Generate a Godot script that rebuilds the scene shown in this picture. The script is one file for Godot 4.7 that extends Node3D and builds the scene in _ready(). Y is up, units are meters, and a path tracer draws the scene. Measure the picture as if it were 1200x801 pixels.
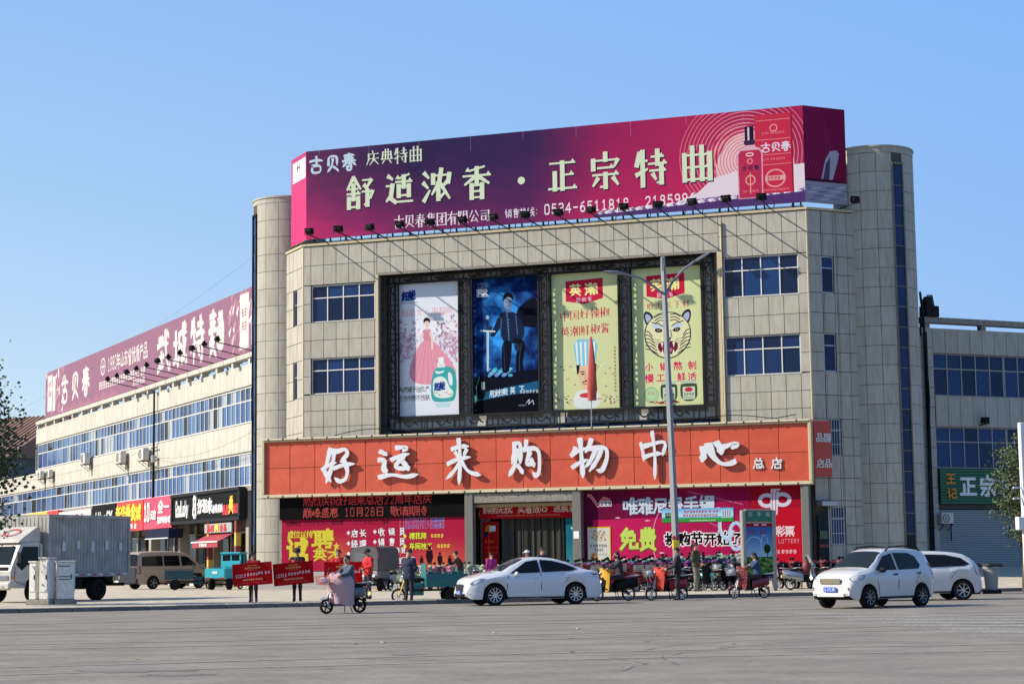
extends Node3D
# frames (metres, camera over the origin)
const MAIN_AT:=Vector3(-10.51,0,-93.6)
const MAIN_TURN:=-19.56
const LEFT_AT:=Vector3(-14.27,0,-101.0)
const LEFT_TURN:=-63.45
const RIGHT_AT:=Vector3(20.82,0,-92.0)
const RIGHT_TURN:=25.44
const KERB_AT:=Vector3(-8.1,0,-59.0)
const KERB_TURN:=22.5
var rng:=RandomNumberGenerator.new()
var names:={}
var M:={}
var glyph_cache:={}
var mesh_cache:={}
var tex_cache:={}
func _ready() -> void:
	rng.seed = 20171028
	setup_view()
	make_materials()
	build_ground()
	build_main()
	build_towers()
	build_roof_billboard()
	build_left_wing()
	build_right_wing()
	build_far_things()
	build_shop_signs()
	build_posters()
	build_street_things()
	build_vehicles()
	build_bikes()
	build_people()
	build_plants()
func setup_view() -> void:
	var cam:=Camera3D.new()
	cam.name = "camera"
	cam.fov = rad_to_deg(2.0*atan(400.5 / 2193.1))
	cam.near = 0.5
	cam.far = 3000.0
	cam.transform = Transform3D(Basis(Vector3.RIGHT,deg_to_rad(6.666))*Basis(Vector3.BACK,-0.01264),Vector3(0,1.36,0))
	add_child(cam)
	var env:=Environment.new()
	env.tonemap_mode = Environment.TONE_MAPPER_LINEAR
	env.tonemap_exposure = 1.5
	env.background_mode = Environment.BG_SKY
	var sky:=Sky.new()
	var sm:=PanoramaSkyMaterial.new()
	sm.panorama = ImageTexture.create_from_image(clear_sky(V(-cos(deg_to_rad(6.5)),0,sin(deg_to_rad(6.5)))))
	sky.sky_material = sm
	env.sky = sky
	env.sdfgi_enabled = true
	env.ssao_enabled = true
	env.ssil_enabled = true
	var we:=WorldEnvironment.new()
	we.name = "world"
	we.environment = env
	add_child(we)
	var sun:=DirectionalLight3D.new()
	sun.name = "sun"
	sun.light_energy = 1.6
	sun.light_color = Color(1.0,0.955,0.88)
	sun.light_angular_distance = 0.53
	sun.shadow_enabled = true
	var e:=deg_to_rad(34.0)
	var b:=deg_to_rad(6.5)
	var to_sun:=Vector3(-cos(b)*cos(e),sin(e),sin(b)*cos(e))
	sun.transform = Transform3D(Basis.looking_at(-to_sun,Vector3.UP),to_sun*50.0)
	add_child(sun)
func clear_sky(sun_way: Vector3) -> Image:
	var im:=Image.create_empty(512,256,false,Image.FORMAT_RGBF)
	for y in 256:
		var el:=90.0 - 180.0*(y + 0.5) / 256.0
		for x in 512:
			var az:=TAU*(x + 0.5) / 512.0
			var c:Color
			if el < -1.0:c = Color(0.17,0.165,0.155)
			else:
				var e:=maxf(el,0.0)
				var side:=sin(az)*sun_way.x - cos(az)*sun_way.z
				var t:=minf(1.0,exp(-e / 9.0)*maxf(0.3,1.285 + 1.8*side))
				var zen:=Color(0.137,0.30,0.605).lerp(Color(0.048,0.12,0.33),smoothstep(12.0,80.0,e))
				c = zen.lerp(Color(0.42,0.545,0.635),t)
			im.set_pixel(x,y,c)
	return im
# naming and tagging
func numbered(called:String) -> String:
	if not names.has(called):
		names[called] = 0
		return called
	names[called] += 1
	return "%s_%03d" % [called,names[called]]
func tag(o,label:="",category:="",group:="",kind:=""):
	if label:o.set_meta("label",label)
	if category:o.set_meta("category",category)
	if group:o.set_meta("group",group)
	if kind:o.set_meta("kind",kind)
	return o
func thing(called:String,label:String,category:String,at:=Vector3.ZERO,turn_deg:=0.0,group:="") -> Node3D:
	var o:=Node3D.new()
	o.name = numbered(called)
	add_child(o)
	o.position = at
	o.rotation_degrees.y = turn_deg
	tag(o,label,category,group)
	return o
func put(called:String,mesh:Mesh,m:Material,parent:Node = null,xf:=Transform3D.IDENTITY) -> MeshInstance3D:
	var o:=MeshInstance3D.new()
	o.mesh = mesh
	o.material_override = m
	if parent == null or parent == self:
		o.name = numbered(called)
		add_child(o)
	else:
		o.name = called
		parent.add_child(o,true)
	o.transform = xf
	return o
func copy(o:Node3D,called:String,label:String,at:Vector3,turn_deg:float) -> Node3D:
	var c:Node3D = o.duplicate()
	c.name = numbered(called)
	add_child(c)
	c.position = at
	c.rotation_degrees.y = turn_deg
	c.set_meta("label",label)
	return c
const ORD:=["first","second","third","fourth","fifth","sixth","seventh","eighth","ninth","tenth","eleventh","twelfth","thirteenth","fourteenth","fifteenth","sixteenth","seventeenth","eighteenth","nineteenth","twentieth"]
# mesh builder: faces given counter-clockwise seen from outside
class MB:
	var v:=PackedVector3Array()
	var n:=PackedVector3Array()
	var c:=PackedColorArray()
	var t:=PackedVector2Array()
	var col:=Color(1,1,1)
	var xf:=Transform3D.IDENTITY
	func tri_n(a:Vector3,b:Vector3,d:Vector3,na:Vector3,nb:Vector3,nd:Vector3,ua:=Vector2.ZERO,ub:=Vector2.ZERO,ud:=Vector2.ZERO) -> void:
		v.push_back(xf*a);v.push_back(xf*d);v.push_back(xf*b)
		n.push_back((xf.basis*na).normalized());n.push_back((xf.basis*nd).normalized());n.push_back((xf.basis*nb).normalized())
		c.push_back(col);c.push_back(col);c.push_back(col)
		t.push_back(ua);t.push_back(ud);t.push_back(ub)
	func tri(a:Vector3,b:Vector3,d:Vector3) -> void:
		var nn:=(b - a).cross(d - a)
		if nn.length_squared() < 1e-16:return
		nn = nn.normalized()
		tri_n(a,b,d,nn,nn,nn)
	func quad(a:Vector3,b:Vector3,d:Vector3,e:Vector3,uv:=false) -> void:
		var nn:=(d - a).cross(e - b)
		if nn.length_squared() < 1e-16:return
		nn = nn.normalized()
		if uv:
			tri_n(a,b,d,nn,nn,nn,Vector2(0,1),Vector2(1,1),Vector2(1,0))
			tri_n(a,d,e,nn,nn,nn,Vector2(0,1),Vector2(1,0),Vector2(0,0))
		else:
			tri_n(a,b,d,nn,nn,nn)
			tri_n(a,d,e,nn,nn,nn)
	func box(at:Vector3,s:Vector3) -> void:
		var h:=s*0.5
		var p:=[]
		for i in 8:
			p.push_back(at + Vector3(h.x if i & 1 else -h.x,h.y if i & 2 else -h.y,h.z if i & 4 else -h.z))
		quad(p[4],p[5],p[7],p[6]);quad(p[1],p[0],p[2],p[3])
		quad(p[5],p[1],p[3],p[7]);quad(p[0],p[4],p[6],p[2])
		quad(p[6],p[7],p[3],p[2]);quad(p[0],p[1],p[5],p[4])
	func span(a: Vector3, b: Vector3) -> void:
		box((a + b)*0.5,(b - a).abs())
	func bbox(at: Vector3, s: Vector3, r: float) -> void:
		var h:=s*0.5
		r = minf(r,minf(h.x,minf(h.y,h.z))*0.95)
		var P:=func(sx:int,sy:int,sz:int,ax:int) -> Vector3:
			return at + Vector3(sx*(h.x - (0.0 if ax == 0 else r)),sy*(h.y - (0.0 if ax == 1 else r)),sz*(h.z - (0.0 if ax == 2 else r)))
		for s1 in [-1,1]:
			facing(P.call(s1,-1,-1,0),P.call(s1,-1,1,0),P.call(s1,1,1,0),P.call(s1,1,-1,0),at)
			facing(P.call(-1,s1,-1,1),P.call(-1,s1,1,1),P.call(1,s1,1,1),P.call(1,s1,-1,1),at)
			facing(P.call(-1,-1,s1,2),P.call(-1,1,s1,2),P.call(1,1,s1,2),P.call(1,-1,s1,2),at)
			for s2 in [-1,1]:
				facing(P.call(s1,s2,-1,0),P.call(s1,s2,1,0),P.call(s1,s2,1,1),P.call(s1,s2,-1,1),at)
				facing(P.call(s1,-1,s2,0),P.call(s1,1,s2,0),P.call(s1,1,s2,2),P.call(s1,-1,s2,2),at)
				facing(P.call(-1,s1,s2,1),P.call(1,s1,s2,1),P.call(1,s1,s2,2),P.call(-1,s1,s2,2),at)
				for s3 in [-1,1]:
					var a:Vector3 = P.call(s1,s2,s3,0);var b:Vector3 = P.call(s1,s2,s3,1);var d:Vector3 = P.call(s1,s2,s3,2)
					if (b - a).cross(d - a).dot(a - at) > 0.0:tri(a,b,d)
					else:tri(a,d,b)
	func facing(a:Vector3,b:Vector3,d:Vector3,e:Vector3,from:Vector3) -> void:
		if (d - a).cross(e - b).dot((a + d)*0.5 - from) >= 0.0:quad(a,b,d,e)
		else:quad(e,d,b,a)
	func bar(a: Vector3, b: Vector3, w: float, h: float = -1.0, up := Vector3.UP) -> void:
		if h < 0:h = w
		var d:=(b - a).normalized()
		if absf(d.dot(up)) > 0.98:up = Vector3.RIGHT
		var s:=d.cross(up).normalized()*w*0.5
		var u:=s.cross(d).normalized()*h*0.5
		var q:=[-s - u,s - u,s + u,-s + u]
		for i in 4:
			var j:=(i + 1) % 4
			facing(a + q[i],a + q[j],b + q[j],b + q[i],(a + b)*0.5)
		facing(a + q[0],a + q[1],a + q[2],a + q[3],(a + b)*0.5)
		facing(b + q[0],b + q[1],b + q[2],b + q[3],(a + b)*0.5)
	func tube(pts:Array,radii,sides:=8,caps:=true) -> void:
		var rings:=[]
		var up:=Vector3.UP
		var d0:Vector3 = (pts[1] - pts[0]).normalized()
		if absf(d0.dot(up)) > 0.9:up = Vector3.RIGHT
		var s:=d0.cross(up).normalized()
		for i in pts.size():
			var d:Vector3
			if i == 0:d = pts[1] - pts[0]
			elif i == pts.size() - 1:d = pts[i] - pts[i - 1]
			else:d = (pts[i] - pts[i - 1]).normalized() + (pts[i + 1] - pts[i]).normalized()
			d = d.normalized()
			s = (s - d*s.dot(d)).normalized()
			var u:=d.cross(s)
			var r:float = radii[i] if radii is Array else radii
			var ring:=[]
			for k in sides:
				var a:=TAU*k / sides
				var o:=s*cos(a) + u*sin(a)
				ring.push_back([pts[i] + o*r,o])
			rings.push_back(ring)
		for i in pts.size() - 1:
			for k in sides:
				var j:=(k + 1) % sides
				var A = rings[i][k];var B = rings[i][j];var D = rings[i + 1][j];var E = rings[i + 1][k]
				tri_n(A[0],B[0],D[0],A[1],B[1],D[1]);tri_n(A[0],D[0],E[0],A[1],D[1],E[1])
		if caps:
			for k in sides:
				var j:=(k + 1) % sides
				tri(rings[0][j][0],rings[0][k][0],pts[0])
				tri(rings[-1][k][0],rings[-1][j][0],pts[-1])
	func lathe(prof: Array, at: Vector3, axis: Vector3, seg := 20, from := 0.0, to := TAU) -> void:
		var up:=Vector3.UP if absf(axis.dot(Vector3.UP)) < 0.9 else Vector3.RIGHT
		var s:=axis.cross(up).normalized()
		var u:=axis.cross(s).normalized()
		for i in prof.size() - 1:
			var p:Vector2 = prof[i];var q:Vector2 = prof[i + 1]
			var sl:=Vector2(q.y - p.y,-(q.x - p.x))
			if sl.length() < 1e-9:continue
			sl = sl.normalized()
			for k in seg:
				var a:=lerpf(from,to,float(k) / seg);var b:=lerpf(from,to,float(k + 1) / seg)
				var oa:=s*cos(a) + u*sin(a);var ob:=s*cos(b) + u*sin(b)
				var na:=oa*sl.x + axis*sl.y;var nb:=ob*sl.x + axis*sl.y
				var A:=at + oa*p.x + axis*p.y;var B:=at + ob*p.x + axis*p.y
				var D:=at + ob*q.x + axis*q.y;var E:=at + oa*q.x + axis*q.y
				if (B - A).cross(D - A).dot(na) + (D - A).cross(E - A).dot(na) >= 0.0:
					tri_n(A,B,D,na,nb,nb);tri_n(A,D,E,na,nb,na)
				else:
					tri_n(A,D,B,na,nb,nb);tri_n(A,E,D,na,na,nb)
	func ball(at:Vector3,r:Vector3,seg:=10) -> void:
		var rows:=[]
		for i in seg / 2 + 1:
			var th:=PI*i / (seg / 2)
			var row:=[]
			for k in seg + 1:
				var a:=TAU*k / seg
				row.push_back(at + Vector3(sin(th)*cos(a)*r.x,cos(th)*r.y,sin(th)*sin(a)*r.z))
			rows.push_back(row)
		grid(rows,at)
	func grid(rows: Array, inside = null) -> void:
		var R:=rows.size();var K:int = rows[0].size()
		var nn:=[]
		for i in R:
			var nr:=[]
			for k in K:
				var du:Vector3 = rows[mini(i + 1,R - 1)][k] - rows[maxi(i - 1,0)][k]
				var dv:Vector3 = rows[i][mini(k + 1,K - 1)] - rows[i][maxi(k - 1,0)]
				var q:=du.cross(dv)
				if q.length_squared() < 1e-18 and inside != null:q = rows[i][k] - inside
				q = q.normalized()
				nr.push_back(q)
			nn.push_back(nr)
		for i in R - 1:
			for k in K - 1:
				var a:Vector3 = rows[i][k];var b:Vector3 = rows[i + 1][k];var d:Vector3 = rows[i + 1][k + 1];var e:Vector3 = rows[i][k + 1]
				var na:Vector3 = nn[i][k];var nb:Vector3 = nn[i + 1][k];var nd:Vector3 = nn[i + 1][k + 1];var ne:Vector3 = nn[i][k + 1]
				var flip:=false
				if inside != null:
					var mid:Vector3 = (a + b + d + e)*0.25 - inside
					flip = (d - a).cross(e - b).dot(mid) < 0.0
					if na.dot(mid) < 0:na = -na
					if nb.dot(mid) < 0:nb = -nb
					if nd.dot(mid) < 0:nd = -nd
					if ne.dot(mid) < 0:ne = -ne
				if flip:
					if (a - d).length_squared() > 0:tri_n(a,d,b,na,nd,nb)
					tri_n(a,e,d,na,ne,nd)
				else:
					tri_n(a,b,d,na,nb,nd);tri_n(a,d,e,na,nd,ne)
	func prism(poly: PackedVector2Array, z0: float, z1: float) -> void:
		var ids:=Geometry2D.triangulate_polygon(poly)
		if Geometry2D.is_polygon_clockwise(poly):poly.reverse();ids = Geometry2D.triangulate_polygon(poly)
		for i in range(0,ids.size(),3):
			var a:=poly[ids[i]];var b:=poly[ids[i + 1]];var d:=poly[ids[i + 2]]
			if (b - a).cross(d - a) < 0:var s:=b;b = d;d = s
			tri(Vector3(a.x,a.y,z1),Vector3(b.x,b.y,z1),Vector3(d.x,d.y,z1))
			tri(Vector3(a.x,a.y,z0),Vector3(d.x,d.y,z0),Vector3(b.x,b.y,z0))
		var area:=0.0
		for i in poly.size():area += poly[i].cross(poly[(i + 1) % poly.size()])
		for i in poly.size():
			var a:=poly[i];var b:=poly[(i + 1) % poly.size()]
			if area < 0:var s:=a;a = b;b = s
			quad(Vector3(a.x,a.y,z0),Vector3(b.x,b.y,z0),Vector3(b.x,b.y,z1),Vector3(a.x,a.y,z1))
	func mesh() -> ArrayMesh:
		var m:=ArrayMesh.new()
		if v.is_empty():return m
		var a:=[]
		a.resize(Mesh.ARRAY_MAX)
		a[Mesh.ARRAY_VERTEX] = v
		a[Mesh.ARRAY_NORMAL] = n
		a[Mesh.ARRAY_COLOR] = c
		a[Mesh.ARRAY_TEX_UV] = t
		m.add_surface_from_arrays(Mesh.PRIMITIVE_TRIANGLES,a)
		return m
func boxm(s: Vector3, r := 0.0) -> Mesh:
	var key:="%.3f %.3f %.3f %.3f" % [s.x,s.y,s.z,r]
	if not mesh_cache.has(key):
		var b:=MB.new()
		if r > 0:b.bbox(Vector3.ZERO,s,r)
		else:b.box(Vector3.ZERO,s)
		mesh_cache[key] = b.mesh()
	return mesh_cache[key]
func pbox(called: String, a: Vector3, b: Vector3, m: Material, parent: Node, r := 0.0) -> MeshInstance3D:
	return put(called,boxm((b - a).abs(),r),m,parent,Transform3D(Basis(),(a + b)*0.5))
func at3(x:float,y:float,z:float) -> Transform3D:
	return Transform3D(Basis(),Vector3(x,y,z))
func deg_y(d:float) -> Basis:
	return Basis(Vector3.UP,deg_to_rad(d))
func V(x:float,y:float,z:float) -> Vector3:
	return Vector3(x,y,z)
# materials
func lin(r:float,g:float,b:float,a:=1.0) -> Color:
	return Color(r,g,b,a).linear_to_srgb()
func noise_tex(key:String,freq:float,lo:Color,hi:Color,oct:=4,kind:=FastNoiseLite.TYPE_SIMPLEX_SMOOTH,size:=512,mid = null,mid_at:=0.5) -> NoiseTexture2D:
	if tex_cache.has(key):return tex_cache[key]
	var f:=FastNoiseLite.new()
	f.seed = key.hash() & 0xffff
	f.noise_type = kind
	f.frequency = freq
	f.fractal_octaves = oct
	var t:=NoiseTexture2D.new()
	t.width = size;t.height = size
	t.seamless = true
	t.noise = f
	var g:=Gradient.new()
	g.set_color(0,lo);g.set_color(1,hi)
	if mid != null:g.add_point(mid_at,mid)
	t.color_ramp = g
	tex_cache[key] = t
	return t
func normal_tex(key:String,freq:float,strength:float,oct:=4) -> NoiseTexture2D:
	if tex_cache.has(key):return tex_cache[key]
	var f:=FastNoiseLite.new()
	f.seed = key.hash() & 0xffff
	f.frequency = freq
	f.fractal_octaves = oct
	var t:=NoiseTexture2D.new()
	t.width = 512;t.height = 512
	t.seamless = true
	t.as_normal_map = true
	t.bump_strength = strength
	t.noise = f
	tex_cache[key] = t
	return t
func mat(col:Color,rough:=0.6,metal:=0.0,tex:Texture2D = null,scale:=Vector3.ONE) -> StandardMaterial3D:
	var m:=StandardMaterial3D.new()
	m.albedo_color = col
	m.roughness = rough
	m.metallic = metal
	if tex:
		m.albedo_texture = tex
		m.uv1_triplanar = true
		m.uv1_world_triplanar = true
		m.uv1_scale = scale
	return m
func tone(key: String, r: float, g: float, b: float, rough := 0.6, metal := 0.0) -> StandardMaterial3D:
	if not M.has(key):
		M[key] = mat(lin(r,g,b),rough,metal)
		if metal == 0.0 and maxf(r,maxf(g,b)) < 0.06:M[key].metallic_specular = 0.1
	return M[key]
func make_materials() -> void:
	var wall_t:=noise_tex("wall",0.012,Color(0.85,0.82,0.775),Color(1,1,1),5,FastNoiseLite.TYPE_SIMPLEX_SMOOTH,512,Color(0.93,0.925,0.91),0.42)
	for i in 5:
		var k:float = [1.0,0.955,1.035,0.98,0.92][i]
		var w:=mat(lin(0.40*k,0.388*k,0.342*k),0.75,0.0,wall_t,V(0.6,0.10,0.6))
		M["panel%d" % i] = w
		M["cream%d" % i] = mat(lin(0.50*k,0.482*k,0.44*k),0.8,0.0,wall_t,V(0.4,0.10,0.4))
	M.core = mat(lin(0.07,0.064,0.055),0.9)
	M.concrete = mat(lin(0.30,0.28,0.245),0.85,0.0,noise_tex("conc",0.02,Color(0.7,0.7,0.7),Color(1,1,1),5),V(0.5,0.3,0.5))
	M.roof = mat(lin(0.20,0.19,0.18),0.95)
	M.cream_trim = mat(lin(0.60,0.53,0.36),0.55,0.0,noise_tex("trim",0.03,Color(0.78,0.74,0.68),Color(1,1,1),4),V(0.9,0.9,0.9))
	M.white_frame = mat(lin(0.62,0.61,0.58),0.45)
	M.dark_iron = mat(lin(0.012,0.012,0.014),0.55,0.0)
	M.dark_iron.metallic_specular = 0.3
	M.black = mat(lin(0.010,0.010,0.012),0.6)
	M.black.metallic_specular = 0.25
	M.rubber = mat(lin(0.013,0.013,0.014),0.9)
	M.rubber.metallic_specular = 0.2
	M.chrome = mat(lin(0.72,0.72,0.74),0.15,1.0)
	M.steel = mat(lin(0.40,0.41,0.43),0.4,0.6)
	M.galv = mat(lin(0.20,0.21,0.225),0.5,0.0)
	for i in 4:
		var g:=mat(lin([0.005,0.007,0.004,0.009][i],[0.016,0.022,0.012,0.034][i],[0.060,0.082,0.045,0.12][i]),0.06)
		g.metallic_specular = 0.38
		M["blue_glass%d" % i] = g
		var p:=mat(lin([0.020,0.040,0.012,0.075][i],[0.060,0.095,0.036,0.145][i],[0.18,0.25,0.10,0.29][i]),0.08)
		p.metallic_specular = 0.5
		M["wing_glass%d" % i] = p
	M.pane_curtain = mat(lin(0.30,0.33,0.36),0.1)
	M.dark_glass = mat(lin(0.006,0.007,0.008),0.04)
	M.dark_glass.metallic_specular = 0.32
	M.asphalt = mat(lin(0.288,0.258,0.213),0.93,0.0,noise_tex("asph",0.010,Color(0.80,0.80,0.80),Color(1,1,1),7,FastNoiseLite.TYPE_SIMPLEX_SMOOTH,1024),V(0.045,0.06,0.06))
	M.asphalt.detail_enabled = true
	M.asphalt.detail_blend_mode = BaseMaterial3D.BLEND_MODE_MUL
	M.asphalt.detail_uv_layer = BaseMaterial3D.DETAIL_UV_2
	M.asphalt.detail_albedo = noise_tex("asph_fine",0.045,Color(0.84,0.84,0.84),Color(1,1,1),5)
	M.asphalt.uv2_triplanar = true
	M.asphalt.uv2_world_triplanar = true
	M.asphalt.uv2_scale = V(0.21,0.21,0.21)
	M.paver = mat(lin(0.57,0.515,0.40),0.9,0.0,noise_tex("pave",0.012,Color(0.78,0.77,0.76),Color(1,1,1),5,FastNoiseLite.TYPE_SIMPLEX_SMOOTH,1024),V(0.10,0.10,0.10))
	M.kerb = mat(lin(0.19,0.18,0.168),0.9,0.0,noise_tex("kerb",0.02,Color(0.7,0.7,0.7),Color(1,1,1),4),V(0.8,0.8,0.8))
	M.kerb1 = mat(lin(0.145,0.138,0.13),0.9,0.0,noise_tex("kerb",0.02,Color(0.7,0.7,0.7),Color(1,1,1),4),V(0.8,0.8,0.8))
	M.road_paint = mat(lin(0.55,0.54,0.50),0.85,0.0,noise_tex("rpaint",0.03,Color(0.45,0.45,0.44),Color(1,1,1),5),V(0.6,0.6,0.6))
	M.vcol = mat(Color.WHITE,0.8)
	M.vcol.vertex_color_use_as_albedo = true
	M.cloth = mat(Color.WHITE,0.85)
	M.cloth.vertex_color_use_as_albedo = true
	M.cloth.normal_enabled = true
	M.cloth.normal_texture = normal_tex("folds",0.02,14.0,3)
	M.cloth.normal_scale = 0.9
	M.cloth.uv1_triplanar = true
	M.cloth.uv1_scale = V(1.6,0.9,1.6)
	M.vcol_gloss = mat(Color.WHITE,0.35)
	M.vcol_gloss.vertex_color_use_as_albedo = true
func printed(im:Image,rough:=0.55) -> StandardMaterial3D:
	var m:=StandardMaterial3D.new()
	m.albedo_texture = ImageTexture.create_from_image(im)
	m.albedo_color = Color(0.92,0.92,0.92)
	m.roughness = rough
	m.metallic_specular = 0.15
	m.texture_repeat = false
	return m
func board_mesh(w: float, h: float) -> Mesh:
	var b:=MB.new()
	b.quad(V(0,0,0),V(w,0,0),V(w,h,0),V(0,h,0),true)
	return b.mesh()
# ground level of the forecourt: level by the road, rising a little toward the right wing
func kerb_dist(x:float,z:float) -> float:
	return (x - KERB_AT.x)*-0.3827 + (z - KERB_AT.z)*-0.9239
func gy(x:float,z:float) -> float:
	var d:=kerb_dist(x,z)
	if d < 0.0:return 0.0
	return 0.12 + 0.6*smoothstep(7.0,19.0,d)*smoothstep(-1.0,14.0,x)
func on_ground(x:float,z:float) -> Vector3:
	return Vector3(x,gy(x,z),z)
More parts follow.
